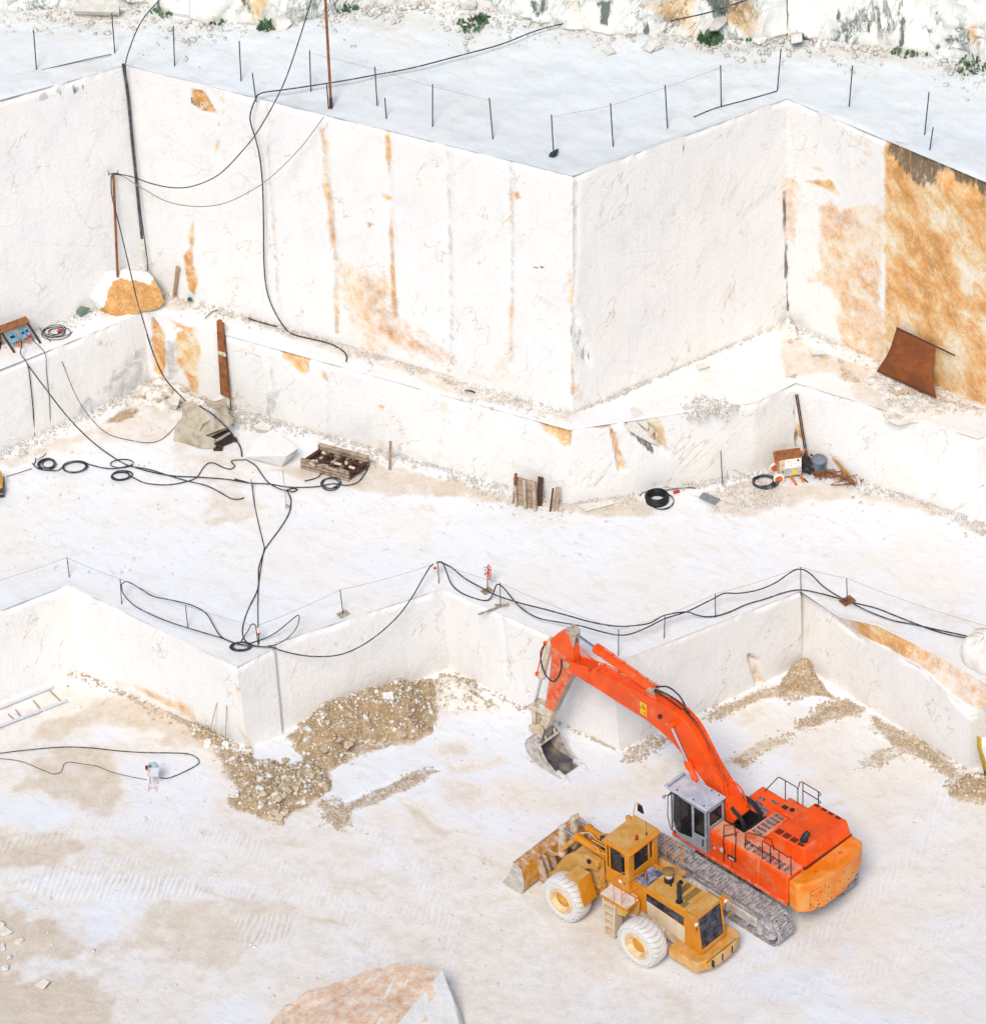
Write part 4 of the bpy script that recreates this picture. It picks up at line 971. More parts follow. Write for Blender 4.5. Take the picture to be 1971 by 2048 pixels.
b = MB(); b.tube([(-3.02, .06, 3.46), (-3.02, .06, 3.60), (-3.03, .0, 3.70), (-3.06, -.12, 3.82)], [.12, .13, .12, .09], 12, cap=False); b.lathe([(.14, 3.50), (.15, 3.56)], 14, (-3.02, .06, 0)); b.build('exhaust_stack', BLACK, hood, smooth=50)
# counterweight
b = MB()
pl = [(-3.38, 1.27), (-3.80, 1.27), (-4.05, .95), (-4.22, .35), (-4.26, -.55), (-4.20, -1.25), (-4.10, -1.72), (-3.92, -1.93), (-3.38, -1.93)]
top = [2.74]*9; bot = [1.52, 1.44, 1.38, 1.36, 1.40, 1.62, 1.92, 2.1, 1.7]
b.prism(pl, bot, top, 'z')
cw = b.build('counterweight', AMBER, EX, bevel=.10, seg=3)
b = MB(); b.bx(-3.50, -3.36, -1.88, .5, 2.74, 2.80); b.build('hood_seal', VENT, EX)
b = MB()
for y in (.32, -.95): b.cyl((-3.78, y, 2.70), (-3.78, y, 2.755), .07, n=14)
b.build_each('lifting_lug', ORANGE, cw)
RUSTMARK = plain('rust scuff', (.13, .05, .012), .8, var=.5, sc=12)
b = MB(); rs = random.Random(3)
cwp = [(-4.05, .95), (-4.22, .35), (-4.26, -.55), (-4.20, -1.25)]
def cw_pt(u, z):
    L = [math.dist(cwp[i], cwp[i+1]) for i in range(3)]; d = u*sum(L); i = 0
    while i < 2 and d > L[i]: d -= L[i]; i += 1
    t = d/L[i]; a, c = cwp[i], cwp[i+1]; n = Vector((c[1]-a[1], -(c[0]-a[0]), 0)).normalized()
    if n.x > 0: n = -n
    return Vector((a[0]+(c[0]-a[0])*t, a[1]+(c[1]-a[1])*t, z))+n*.004
for k in range(34):
    u = rs.random()**1.6*.98; z = 1.50+rs.random()**2.2*.42+(u*.18 if u > .7 else 0); w = .002+rs.random()*.012; h = .008+rs.random()*.03
    if rs.random() < .16: u = .03+rs.random()*.3; z = 2.0+rs.random()*.2
    P = [cw_pt(min(1, max(0, u+math.cos(a)*w*(1+rs.random()))), z+math.sin(a)*h) for a in [j*1.047 for j in range(6)]]
    b.add(P, [tuple(range(6))])
def mark(poly, w):
    for i in range(len(poly)-1):
        p, q = cw_pt(*poly[i]), cw_pt(*poly[i+1]); b.beam(p, q, w, .006, up=(1, 0, 0))
mark([(.02, 2.36), (.02, 1.62)], .012); mark([(.02, 2.36), (.30, 2.42), (.30, 2.28)], .014)
mark([(.36, 2.24), (.38, 2.20), (.36, 2.16), (.35, 2.17)], .016); mark([(.69, 2.44), (.715, 2.41), (.705, 2.35), (.69, 2.36)], .016)
mark([(.36, 1.92), (.36, 1.82)], .014); mark([(.42, 1.90), (.44, 1.82)], .018); mark([(.61, 2.14), (.63, 2.02)], .02)
sc_ = b.build('rust_scuff', RUSTMARK, cw); sc_['kind'] = 'stuff'
# cab ------------------------------------------------------------------
cab = bpy.data.objects.new('cab', None)
b = MB()
x0, x1, ya, yb, zb, zt = .30, 1.95, .43, 1.36, 1.72, 3.70
zw = 2.58
xf = lambda z: 1.86+.10*(z-1.72)/1.98 if z < 3.2 else 1.94
# posts and panels
b.bx(x0, x0+.09, yb-.08, yb, zb, zt); b.bx(x0, x0+.09, ya, ya+.08, zb, zt)
b.bx(.92, 1.02, yb-.05, yb, zb, zt)
b.beam((1.72, yb-.03, zb), (1.93, yb-.03, 2.3), .06, .06); b.beam((1.93, yb-.03, 2.3), (1.88, yb-.03, zt), .06, .06)
b.beam((1.72, ya+.03, zb), (1.93, ya+.03, 2.3), .06, .06); b.beam((1.93, ya+.03, 2.3), (1.88, ya+.03, zt), .06, .06)
b.prism([(x0, zb), (1.74, zb), (1.80, 1.86), (1.02, 2.02), (x0, zw-.1)], yb-.045, yb-.005)          # lower side
b.prism([(x0, 2.30), (.95, 2.14), (.95, 2.34), (x0, 2.42)], yb-.045, yb-.004)
b.prism([(x0, zb), (x0, zt), (.42, zt), (.42, zb)], yb-.04, yb-.002)
b.prism([(.32, zb), (.95, zb), (.95, 2.34), (.32, 2.34)], yb-.042, yb-.003)
b.prism([(.32, 3.52), (1.9, 3.60), (1.88, zt), (.32, zt)], yb-.042, yb-.003)                       # header
b.bx(x0, x0+.04, ya, yb, zb, 2.86); b.bx(x0, x0+.04, ya, yb, 3.52, zt)                             # rear
b.bx(x0, x0+.045, yb-.16, yb, 2.8, zt); b.bx(x0, x0+.045, ya, ya+.13, 2.8, zt)
b.bx(x0, 1.86, ya, ya+.04, zb, 2.5); b.bx(x0, 1.9, ya, ya+.04, 3.52, zt); b.bx(.9, 1.0, ya, ya+.04, 2.4, zt)
b.bx(1.70, 1.78, ya, yb, zb, 1.95)
cab = b.build('cab', CABGREY, EX, bevel=.02)
b = MB(); b.bx(.34, 1.72, ya+.05, yb-.05, 1.73, 1.80); b.bx(.34, .5, ya+.06, yb-.06, 1.75, 2.5); b.bx(1.45, 1.7, .6, 1.2, 1.8, 2.35)
b.build('cab_interior', INSIDE, cab)
b = MB(); b.bx(.62, 1.1, .66, 1.12, 2.2, 2.36); b.box((.62, .89, 2.7), (.14, .46, .7), Matrix.Rotation(-.2, 3, 'Y')); b.build('seat', SEAT, cab, bevel=.05, seg=3)
b = MB()
b.add([(.34, yb-.17, 2.87), (.34, ya+.13, 2.87), (.34, ya+.13, 3.51), (.34, yb-.17, 3.51)], [(0, 1, 2, 3)])
b.build('window', GLASS, cab); 
b = MB(); b.add([(.44, yb-.02, 2.36), (.91, yb-.02, 2.36), (.91, yb-.02, 3.52), (.44, yb-.02, 3.52)], [(0, 1, 2, 3)]); b.build('window', GLASS, cab)
b = MB(); b.add([(1.03, yb-.02, 2.04), (1.78, yb-.02, 1.9), (1.91, yb-.02, 2.3), (1.87, yb-.02, 3.58), (1.03, yb-.02, 3.54)], [(0, 1, 2, 3, 4)]); b.build('window', GLASS, cab)
b = MB(); b.add([(1.74, yb-.06, 1.9), (1.74, ya+.05, 1.9), (1.92, ya+.05, 2.3), (1.92, yb-.06, 2.3)], [(0, 1, 2, 3)]); b.add([(1.92, yb-.06, 2.3), (1.92, ya+.05, 2.3), (1.88, ya+.05, 3.66), (1.88, yb-.06, 3.66)], [(0, 1, 2, 3)]); b.build('windscreen', GLASS, cab)
b = MB()   # slatted guard seen through the side window
for k in range(12):
    z = 2.0+k*.14; b.beam((1.95, ya+.04, z), (1.95, yb-.04, z), .012, .03)
b.beam((1.97, yb-.02, 1.85), (1.97, yb-.02, 3.6), .03, .03); b.beam((1.97, ya+.02, 1.85), (1.97, ya+.02, 3.6), .03, .03); b.beam((1.97, .9, 1.85), (1.97, .9, 3.6), .02, .02)
b.build('windscreen_guard', BLACK, cab)
b = MB()
b.prism([(.27, 3.70), (1.95, 3.68), (2.30, 3.70), (2.30, 3.735), (1.98, 3.76), (.27, 3.77)], ya-.03, yb+.04)
roof = b.build('cab_roof', CABROOF, cab, bevel=.025, seg=3)
b = MB()
for x, y in ((1.75, 1.28), (1.0, 1.27), (.5, 1.27), (1.55, .52), (.85, .5), (.5, .5)): b.cyl((x, y, 3.765), (x, y, 3.785), .032, n=10)
b.build_each('roof_bolt', BLACK, roof)
b = MB()
for k in range(13):
    y = ya+.06+k*.067; b.add([(2.06, y, 3.7595), (2.06, y+.032, 3.7595), (2.17, y+.032, 3.7505), (2.17, y, 3.7505)], [(0, 1, 2, 3)])
b.build('visor_slot', BLACK, roof)
b = MB(); b.tube([(1.75, yb+.02, 1.85), (1.92, yb+.10, 1.98), (2.06, yb+.10, 2.5), (2.02, yb+.10, 3.45), (1.9, yb+.03, 3.62)], .016, 7); b.tube([(1.6, yb+.03, 3.66), (1.95, yb+.05, 3.62), (2.0, yb+.12, 3.5)], .02, 7); b.build('grab_rail', BLACK, cab)
b = MB(); b.tube([(2.0, yb+.08, 3.45), (2.12, yb+.12, 3.44), (2.2, yb+.12, 3.36)], .014, 6); b.mat(1).lathe([(.02, -.02), (.07, -.01), (.075, .02), (.02, .05)], 14, (2.2, yb+.12, 3.30)); b.build('mirror', [BLACK, CABGREY], cab)
b = MB(); b.bx(.46, .50, yb, yb+.03, 2.0, 2.3); b.build('door_handle', BLACK, cab)
# boom ----------------------------------------------------------------
def arm_prism(b, prof, y0, y1, yt=None):
    b.prism(prof, y0, y1)
boom_prof = [(8.08, 5.16), (7.72, 5.02), (7.1, 4.97), (5.45, 4.90), (4.2, 4.88), (3.5, 4.76), (2.9, 4.56), (2.35, 4.27), (1.4, 3.60), (.62, 2.72), (.30, 2.50), (.02, 2.60), (-.10, 2.84), (.02, 3.06), (.45, 3.74), (.90, 4.37), (1.34, 4.98), (1.83, 5.64), (2.2, 5.92), (2.6, 6.08), (3.1, 6.13), (3.62, 6.10), (4.58, 6.00), (5.42, 5.89), (6.85, 5.72), (7.32, 5.60)]
b = MB(); b.prism(boom_prof[0:1]+boom_prof[2:25]+[(7.0, 5.68)], -.22, .26) if False else None
body = [(7.25, 5.0), (5.45, 4.92), (4.2, 4.90), (3.5, 4.78), (2.9, 4.58), (2.35, 4.29), (1.4, 3.62), (.62, 2.76), (.30, 2.54), (.02, 2.62), (-.08, 2.84), (.04, 3.04), (.46, 3.70), (.91, 4.33), (1.36, 4.94), (1.85, 5.60), (2.22, 5.88), (2.62, 6.04), (3.1, 6.09), (3.62, 6.06), (4.58, 5.96), (5.42, 5.85), (6.75, 5.70)]
n = len(body)
yl_ = [.26 if p[0] > 1.2 else .26+.08*(1.2-max(p[0], 0))/1.2 for p in body]; yr_ = [-.22 if p[0] > 1.2 else -.22-.2*(1.2-max(p[0], 0))/1.2 for p in body]
b.prism(body, yr_, yl_)
boom = b.build('boom', ORANGE, EX, bevel=.02)
fork = [(8.02, 5.12), (7.6, 5.0), (6.9, 4.99), (6.9, 5.70), (7.38, 5.60), (7.75, 5.50), (8.08, 5.44), (8.18, 5.28)]
b = MB(); b.prism(fork, .21, .28); b.prism(fork, -.24, -.17); b.build('boom_fork', ORANGE, boom, bevel=.015)
b = MB(); b.cyl((7.96, .27, 5.27), (7.96, .33, 5.27), .14, n=20); b.cyl((7.96, -.30, 5.27), (7.96, -.23, 5.27), .14, n=20); b.cyl((7.96, .32, 5.27), (7.96, .35, 5.27), .09, n=16); b.build('boom_pin', SMEAR, boom, bevel=.01)
# pipes along the boom
pt = lambda x, o: (x, float(np.interp(x, [p[0] for p in boom_prof[13:]], [p[1] for p in boom_prof[13:]]))+o)
b = MB()
for y, xs_ in ((.20, (.35, .9, 1.34, 1.83, 2.3, 2.9, 3.6, 4.6, 5.5, 6.3)), (.12, (.35, .9, 1.34, 1.83, 2.3, 2.9, 3.4)), (.03, (.3, .9, 1.34, 1.83, 2.3, 2.9, 3.6)), (-.05, (.3, .9, 1.34, 1.83, 2.3, 2.9, 3.6)), (-.15, (.35, .9, 1.34, 1.83, 2.3, 2.9, 3.6, 4.6, 5.5, 6.5, 7.1))):
    o = .07 if y != -.15 else .09
    P = []
    for x in xs_:
        q = pt(x, o); P.append((q[0], y, q[1]))
    if y == -.15: P.append((7.6, -.12, 5.95))
    b.tube(smooth_path(P, .2), .024, 7)
for x in (.9, 1.34, 1.95, 2.5, 3.3, 4.2, 5.0, 5.8, 6.5):
    q = pt(x, .06)
    for y in (.20, -.15) if x > 3.4 else (.16, .0, -.12): b.box((q[0], y, q[1]), (.05, .10, .10))
b.build('hydraulic_pipe', ORANGE, boom)
b = MB(); b.tube(smooth_path([(3.9, .04, 6.32), (3.3, .02, 6.40), (2.8, .0, 6.34), (2.3, .0, 6.12)]), .03, 7); b.tube(smooth_path([(3.95, -.04, 6.35), (3.4, -.10, 6.62), (2.9, -.12, 6.5), (2.62, -.12, 6.2)]), .03, 7); b.tube(smooth_path([(3.85, .1, 6.3), (3.2, .1, 6.3), (2.6, .1, 6.2)]), .026, 7)
for k in range(3): b.tube(smooth_path([(2.6, -.02+.03*k, 6.2), (1.85, -.02+.03*k, 5.73), (1.0, -.02+.03*k, 4.55), (.5, -.02+.03*k, 3.86)]), .016, 6)
b.build('hydraulic_hose', RUBBER, boom)
# looping pipes at the boom foot
b = MB(); b.tube(smooth_path([(.62, -.14, 4.02), (.38, -.2, 3.95), (.12, -.26, 3.72), (-.02, -.28, 3.35), (-.06, -.28, 3.1)]), .034, 8); b.tube(smooth_path([(.55, -.05, 3.92), (.25, -.1, 3.75), (.08, -.18, 3.5), (.02, -.25, 3.2)]), .03, 8)
b.tube(smooth_path([(.75, .2, 4.2), (.50, .30, 3.85), (.40, .33, 3.4), (.35, .30, 3.05)]), .034, 8); b.tube(smooth_path([(.6, .1, 4.0), (.42, .2, 3.75), (.28, .26, 3.3), (.2, .26, 3.0)]), .03, 8)
b.box((.0, -.30, 3.12), (.14, .12, .16)); b.box((.28, .30, 3.05), (.14, .12, .14)); b.build_each('pipe_elbow', ORANGE, boom)
b = MB(); b.plate([(4.42, .267, 5.62), (4.12, .267, 5.62), (4.12, .267, 5.08), (4.42, .267, 5.08)], .008); b.mat(1)
def stroke(pts, w=.018):
    for i in range(len(pts)-1): b.beam((pts[i][0], .274, pts[i][1]), (pts[i+1][0], .274, pts[i+1][1]), .006, w, up=(0, 1, 0)) if False else b.beam((pts[i][0], .274, pts[i][1]), (pts[i+1][0], .274, pts[i+1][1]), w, .006, up=(0, 1, 0))
stroke([(4.27, 5.56), (4.39, 5.36), (4.15, 5.36), (4.27, 5.56)]); stroke([(4.27, 5.48), (4.23, 5.43), (4.29, 5.42), (4.25, 5.39)], .014)
stroke([(4.18, 5.24), (4.18, 5.12)], .03); stroke([(4.20, 5.20), (4.30, 5.20)], .012); stroke([(4.27, 5.225), (4.30, 5.20), (4.27, 5.175)], .012)
b.build('warning_decal', [DECAL_Y, BLACK], boom)
b = MB(); b.cyl((3.45, .25, 5.50), (3.45, .34, 5.50), .085, n=18); b.mat(1).cyl((3.15, .25, 5.30), (3.15, .29, 5.30), .06, n=14); b.build('work_lamp', [BLACK, ORANGE_WORN], boom)
# boom cylinders (either side)
for sgn in (1, -1):
    yy = .45 if sgn > 0 else -.41
    p, q = Vector((2.78, yy, 5.60)), Vector((.86, yy, 2.45)); d = (q-p).normalized()
    b = MB(); b.cyl(p+d*.05, p+d*1.62, .055, n=14); b.build('cylinder_rod', CHROME, EX)
    b = MB(); b.cyl(p+d*1.50, q, .115, n=18); b.cyl(p+d*1.42, p+d*1.68, .15, n=14); b.cyl((q.x, yy-.1, q.z), (q.x, yy+.1, q.z), .15, n=16); b.build('boom_cylinder', ORANGE, EX, bevel=.012)
    b = MB(); b.cyl((p.x, yy-.2*sgn, p.z), (p.x, yy+.06*sgn, p.z), .12, n=18); b.build('cylinder_pin', ORANGE, EX, bevel=.01)
# stick cylinder on top of the boom
p, q = Vector((7.78, .02, 6.66)), Vector((4.02, .02, 6.24)); d = (q-p).normalized()
b = MB(); b.cyl(p, p+d*1.25, .07, n=16); b.build('cylinder_rod', CHROME, EX)
b = MB(); b.cyl(p+d*1.05, q, .155, n=20); b.cyl(p+d*1.0, p+d*1.30, .175, n=18); b.build('stick_cylinder', ORANGE, EX, bevel=.015)
b = MB(); b.tube(smooth_path([p+d*1.15+Vector((0, -.05, .20)), p+d*1.3+Vector((0, -.10, .19)), p+d*1.7+Vector((0, -.13, .14)), p+d*3.5+Vector((0, -.13, .14)), p+d*4.1+Vector((0, -.1, .25))]), .022, 7); b.box(p+d*1.14+Vector((0, -.03, .19)), (.12, .1, .08))
for k in (1.75, 2.3, 2.9, 3.4): b.box(p+d*k+Vector((0, -.11, .13)), (.05, .09, .09))
b.build('cylinder_pipe', ORANGE, EX)
b = MB(); b.prism([(3.75, 6.0), (4.35, 5.95), (4.12, 6.36), (3.92, 6.36)], .12, .17); b.prism([(3.75, 6.0), (4.35, 5.95), (4.12, 6.36), (3.92, 6.36)], -.13, -.08); b.cyl((4.02, -.15, 6.24), (4.02, .19, 6.24), .07, n=14); b.build('cylinder_bracket', SMEAR, EX)
# stick ---------------------------------------------------------------
stick = [(8.46, 6.36), (8.10, 6.62), (7.90, 6.55), (7.72, 5.95), (7.70, 5.45), (7.74, 5.0), (8.12, 4.2), (8.55, 3.2), (8.86, 2.42), (9.12, 1.75), (9.34, 1.28), (9.52, 1.22), (9.62, 1.36), (9.40, 1.9), (9.26, 2.5), (8.98, 3.9), (8.86, 4.8), (8.80, 5.65), (8.84, 5.85)]
split = 8
b = MB(); up = [(8.46, 6.36), (8.10, 6.62), (7.90, 6.55), (7.72, 5.95), (7.70, 5.45), (7.74, 5.0), (8.12, 4.2), (8.55, 3.2), (8.84, 2.50), (9.26, 2.50), (8.98, 3.9), (8.86, 4.8), (8.80, 5.65), (8.84, 5.85)]
b.mat(0).prism(up, -.155, .195)
st = b.build('stick', [ORANGE_WORN], EX, bevel=.02)
b = MB(); b.prism([(8.46, 6.37), (8.11, 6.64), (7.90, 6.57), (7.71, 5.95), (7.68, 5.45), (8.80, 5.60), (8.85, 5.86)], -.158, .199); b.build('stick_head', ORANGE, st, bevel=.02)
b = MB(); b.prism([(7.725, 5.0), (8.105, 4.2), (8.535, 3.2), (8.83, 2.48), (8.87, 2.52), (8.58, 3.24), (8.15, 4.22), (7.76, 5.05)], -.17, .16); b.build('wear_plate', SMEAR, st)
b = MB(); b.prism([(8.84, 2.50), (9.12, 1.75), (9.34, 1.28), (9.52, 1.20), (9.64, 1.36), (9.42, 1.9), (9.26, 2.50)], -.15, .19); b.build('stick_nose', CREAM, st, bevel=.02)
ear = [(7.92, 6.20), (8.06, 6.62), (8.02, 6.88), (7.84, 6.94), (7.66, 6.80), (7.62, 6.60), (7.72, 6.1)]
b = MB(); b.prism(ear, .10, .17); b.prism(ear, -.13, -.06); b.cyl((7.80, -.17, 6.70), (7.80, .21, 6.70), .12, n=18); b.cyl((7.80, -.06, 6.70), (7.80, .10, 6.70), .17, n=18); b.build('stick_ear', SMEAR, st, bevel=.012)
b = MB()
for y in (.20, -.16): b.cyl((9.02, y-.01, 2.32), (9.02, y+.02, 2.32), .12, n=18)
b.build_each('link_pin', CREAM, st, bevel=.01)
# bucket cylinder on the outer side of the stick
p, q = Vector((8.96, .02, 5.72)), Vector((9.92, .02, 2.18)); d = (q-p).normalized()
b = MB(); b.cyl(p+d*1.9, q, .06, n=14); b.build('cylinder_rod', CHROME, EX)
b = MB(); b.cyl(p, p+d*2.1, .125, n=18); b.cyl(p+d*1.95, p+d*2.15, .15, n=16); b.build('bucket_cylinder', CREAM, EX, bevel=.015)
b = MB(); b.tube(smooth_path([p+d*.2+Vector((.14, .1, 0)), p+d*1.0+Vector((.17, .1, 0)), p+d*2.0+Vector((.17, .1, 0))]), .025, 7); b.box(p+d*.25+Vector((.14, .1, 0)), (.1, .12, .12)); b.box(p+d*2.0+Vector((.16, .1, 0)), (.1, .12, .14)); b.build('cylinder_pipe', ORANGE, EX)
b = MB(); b.tube(smooth_path([(9.12, .16, 5.5), (9.28, .24, 5.1), (9.22, .28, 4.5), (8.95, .30, 4.15), (8.65, .30, 4.12), (8.4, .28, 4.5), (8.28, .24, 4.95), (8.3, .21, 5.3)], .08), .026, 8); b.build('hydraulic_hose', RUBBER, EX)
# links
def link(p, q, y0, y1, w, name):
    p = Vector((p[0], 0, p[1])); q = Vector((q[0], 0, q[1])); d = (q-p).normalized(); nrm = Vector((-d.z, 0, d.x))
    b = MB(); pr = [p+nrm*w, p-d*w, p-nrm*w, q-nrm*w, q+d*w, q+nrm*w]
    b.prism([(v.x, v.z) for v in pr], y0, y1); b.cyl((p.x, y0-.02, p.z), (p.x, y1+.02, p.z), w*.95, n=16); b.cyl((q.x, y0-.02, q.z), (q.x, y1+.02, q.z), w*.95, n=16)
    return b.build(name, CREAM, EX, bevel=.012)
link((9.02, 2.30), (9.93, 2.16), .20, .27, .10, 'bucket_link'); link((9.02, 2.30), (9.93, 2.16), -.24, -.17, .10, 'bucket_link')
link((9.93, 2.16), (9.90, 1.22), .07, .15, .09, 'push_link'); link((9.93, 2.16), (9.90, 1.22), -.12, -.04, .09, 'push_link')
b = MB(); b.cyl((9.93, -.27, 2.16), (9.93, .31, 2.16), .07, n=14); b.build_each('link_pin', CREAM, EX)
# bucket --------------------------------------------------------------
yB0, yB1 = -.42, .62
outer = [(9.20, 1.02), (9.55, 1.12), (9.82, .92), (9.90, .66), (9.80, .34), (9.52, .10), (9.15, .02), (8.6, .02), (8.15, .03)]
inner = [(9.22, .98), (9.52, 1.06), (9.75, .88), (9.83, .66), (9.74, .38), (9.49, .16), (9.14, .08), (8.6, .07), (8.15, .06)]
b = MB(); vs = []; fs = []; m = len(outer)
b.prism(outer+inner[::-1], yB0, yB1) if False else None
for k in range(m-1):
    quad = [outer[k], outer[k+1], inner[k+1], inner[k]]
    b.mat(0).add([(p[0], y, p[1]) for y in (yB0, yB1) for p in quad], [(0, 1, 2, 3), (7, 6, 5, 4), (0, 4, 5, 1), (1, 5, 6, 2), (3, 7, 4, 0)])
    b.mat(1).add([(quad[3][0], yB0, quad[3][1]), (quad[2][0], yB0, quad[2][1]), (quad[2][0], yB1, quad[2][1]), (quad[3][0], yB1, quad[3][1])], [(0, 1, 2, 3)])
bk = b.build('bucket', [BKT_OUT, BKT_IN], EX, smooth=50)
side = outer[:-1]+[(8.15, .02), (8.05, .12), (8.45, .22), (8.78, .42), (9.00, .70), (9.10, .95)]
for y0, y1 in ((yB1-.035, yB1+.03), (yB0-.03, yB0+.035)):
    b = MB(); b.prism(side, y0, y1); b.build('side_plate', BKT_OUT, bk, bevel=.012)
b = MB(); b.bx(9.14, 9.24, yB0, yB1, .96, 1.04); b.build('bucket_lip', BKT_OUT, bk, bevel=.01)
earp = [(9.25, 1.0), (9.78, .95), (10.0, 1.02), (10.04, 1.22), (9.92, 1.36), (9.72, 1.40), (9.62, 1.52), (9.46, 1.56), (9.32, 1.44), (9.16, 1.02)]
for y0, y1 in ((.22, .29), (-.25, -.18)):
    b = MB(); b.prism(earp, y0, y1); b.cyl((9.48, y0-.03, 1.36), (9.48, y1+.03, 1.36), .14, n=18); b.cyl((9.90, y0-.03, 1.22), (9.90, y1+.03, 1.22), .10, n=16); b.build('bucket_ear', CREAM, bk, bevel=.012)
b = MB(); b.add([(9.20, yB0+.05, 1.03), (9.18, yB1-.04, 1.03), (9.30, .20, 1.48), (9.30, -.16, 1.48)], [(0, 1, 2, 3)]); b.build('bucket_gusset', BKT_IN, bk)
for y in (yB1-.07, yB0+.06):
    b = MB(); b.add([(8.42, y-.09, .02), (8.42, y+.09, .02), (8.40, y+.09, .20), (8.40, y-.09, .20), (7.98, y-.07, .0), (7.98, y+.07, .0), (7.98, y+.07, .15), (7.98, y-.07, .15), (7.76, y-.05, .0), (7.76, y+.05, .0), (7.76, y+.05, .05), (7.76, y-.05, .05)],
        [(0, 1, 2, 3), (0, 4, 5, 1), (1, 5, 6, 2), (2, 6, 7, 3), (3, 7, 4, 0), (4, 8, 9, 5), (5, 9, 10, 6), (6, 10, 11, 7), (7, 11, 8, 4), (8, 11, 10, 9)]); b.build('bucket_tooth', TOOTH, bk, bevel=.012)
# hand rails ----------------------------------------------------------
def rail(paths, name='hand_rail', m=PIPE_DK, r=.019, parent=EX):
    b = MB()
    for P in paths: b.tube(P, r, 7)
    return b.build(name, m, parent)
rail([[(.36, -1.66, 2.6), (-.22, -1.70, 3.56), (-.30, -1.72, 3.60), (-1.02, -1.74, 3.60), (-1.12, -1.74, 3.52), (-1.12, -1.74, 2.82)], [(-.55, -1.73, 3.60), (-.55, -1.73, 2.6)]])
rail([[(-1.12, -1.74, 3.52), (-1.16, -1.80, 3.85), (-1.24, -1.82, 3.90), (-2.05, -1.82, 3.90), (-2.12, -1.82, 3.84), (-2.02, -1.82, 3.72)], [(-1.28, -1.82, 3.90), (-1.28, -1.82, 2.84)], [(-2.0, -1.82, 3.90), (-2.0, -1.82, 2.84)], [(-1.28, -1.82, 3.52), (-2.0, -1.82, 3.52), (-2.12, -1.82, 3.46), (-2.0, -1.82, 3.36)]])
yy = 1.14
rail([[(-2.08, yy, 2.82), (-2.08, yy, 3.62), (-2.12, yy, 3.66), (-3.14, yy, 3.66), (-3.24, yy, 3.60), (-3.36, yy-.04, 3.72), (-3.36, yy-.04, 2.82)], [(-2.45, yy, 3.66), (-2.45, yy, 2.82)], [(-2.85, yy, 3.66), (-2.85, yy, 2.82)], [(-2.08, yy, 3.22), (-2.98, yy, 3.20)]])
rail([[(-1.28, yy, 2.82), (-1.28, yy-.05, 3.48), (-1.34, yy-.1, 3.52), (-2.0, .62, 3.36), (-2.1, .60, 3.06), (-2.2, .70, 3.02)], [(-1.28, yy, 3.22), (-2.08, yy, 3.18)]])
rail([[(-.50, yL+.03, 2.20), (-.42, yL+.03, 2.60), (-.42, yL-.02, 3.30), (-.36, yL-.1, 3.36)], [(-.42, yL, 2.95), (-.62, yL-.36, 2.95), (-.62, yL-.36, 2.82)], [(-.62, yL-.36, 2.95), (-.60, yL-.36, 3.34), (-.36, yL-.1, 3.36)], [(-.98, yL+.03, 2.20), (-.98, yL+.03, 2.62), (-.98, yL-.03, 3.40), (-1.05, yL-.06, 3.5)]], name='ladder_rail')
# ------------------------------------------------------------------ wheel loader
YEL = plain('loader yellow paint', (.60, .215, .005), .5, var=.12, sc=1.8, dirt=(.58, .32, .09), damt=.12, dsc=1.5)
YEL_TOP = plain('paler yellow top', (.57, .285, .05), .6, var=.08, sc=2, dirt=(.60, .40, .16), damt=.25, dsc=2)  # paler yellow for the hood, roof and fender tops and the left arm
YEL_DIRTY = plain('dusty yellow paint', (.60, .265, .03), .65, var=.2, sc=3, dirt=(.62, .42, .20), damt=.36, dsc=1.8)
DUSTY = plain('clay caked panel', (.58, .42, .24), .8, var=.2, sc=2.5, dirt=(.68, .57, .43), damt=.55, dsc=1.6)
DECKDUST = plain('slurry covered deck', (.40, .26, .14), .85, var=.3, sc=4, dirt=(.72, .66, .60), damt=.62, dsc=1.6)
TYRE = plain('slurry whitened tyre', (.68, .655, .61), .9, var=.05, sc=3, dirt=(.56, .54, .51), damt=.06, dsc=3, bump=.3)
TYRE_G = plain('scuffed tyre shoulder', (.42, .43, .44), .9, var=.35, sc=7, dirt=(.64, .63, .60), damt=.5, dsc=5)
RIM = plain('cream wheel rim', (.66, .46, .22), .65, var=.12, sc=4, dirt=(.72, .60, .42), damt=.25, dsc=4)
HUB = plain('amber wheel hub', (.62, .26, .02), .6, var=.2, sc=4, dirt=(.62, .42, .20), damt=.25, dsc=5)
GRILLE = plain('dark radiator grille', (.012, .013, .022), .6, var=.4, sc=5, dirt=(.10, .10, .12), damt=.3, dsc=4)
BLUEPL = plain('slate blue plate', (.075, .085, .14), .6, var=.35, sc=6, dirt=(.40, .42, .50), damt=.3, dsc=5)
MESH_BR = plain('brown mesh cover', (.25, .145, .035), .8, var=.3, sc=40)
WHITEL = plain('white lamp lens', (.85, .84, .80), .25, var=.03)
REDL = plain('red beacon', (.45, .02, .01), .25, var=.1)
STEELW = plain('whitened bucket steel', (.60, .56, .50), .7, var=.25, sc=5, dirt=(.42, .38, .33), damt=.45, dsc=4)
BKT_Y = plain('scraped bucket paint', (.54, .23, .015), .6, var=.25, sc=4, dirt=(.60, .42, .24), damt=.22, dsc=2.5)
BKT_R = plain('rust brown bucket rim', (.34, .16, .04), .7, var=.4, sc=5, dirt=(.60, .50, .42), damt=.36, dsc=3)
def at_l(): 
    O = at(1240, 1860, 0); h = math.radians(135.5)
    return O - .78*np.array([-math.sin(h), math.cos(h), 0])
WL = thing('wheel_loader', 'yellow wheel loader with dust whitened tyres parked beside the orange excavator', 'wheel loader', at_l(), math.radians(135.5))
WR = .885
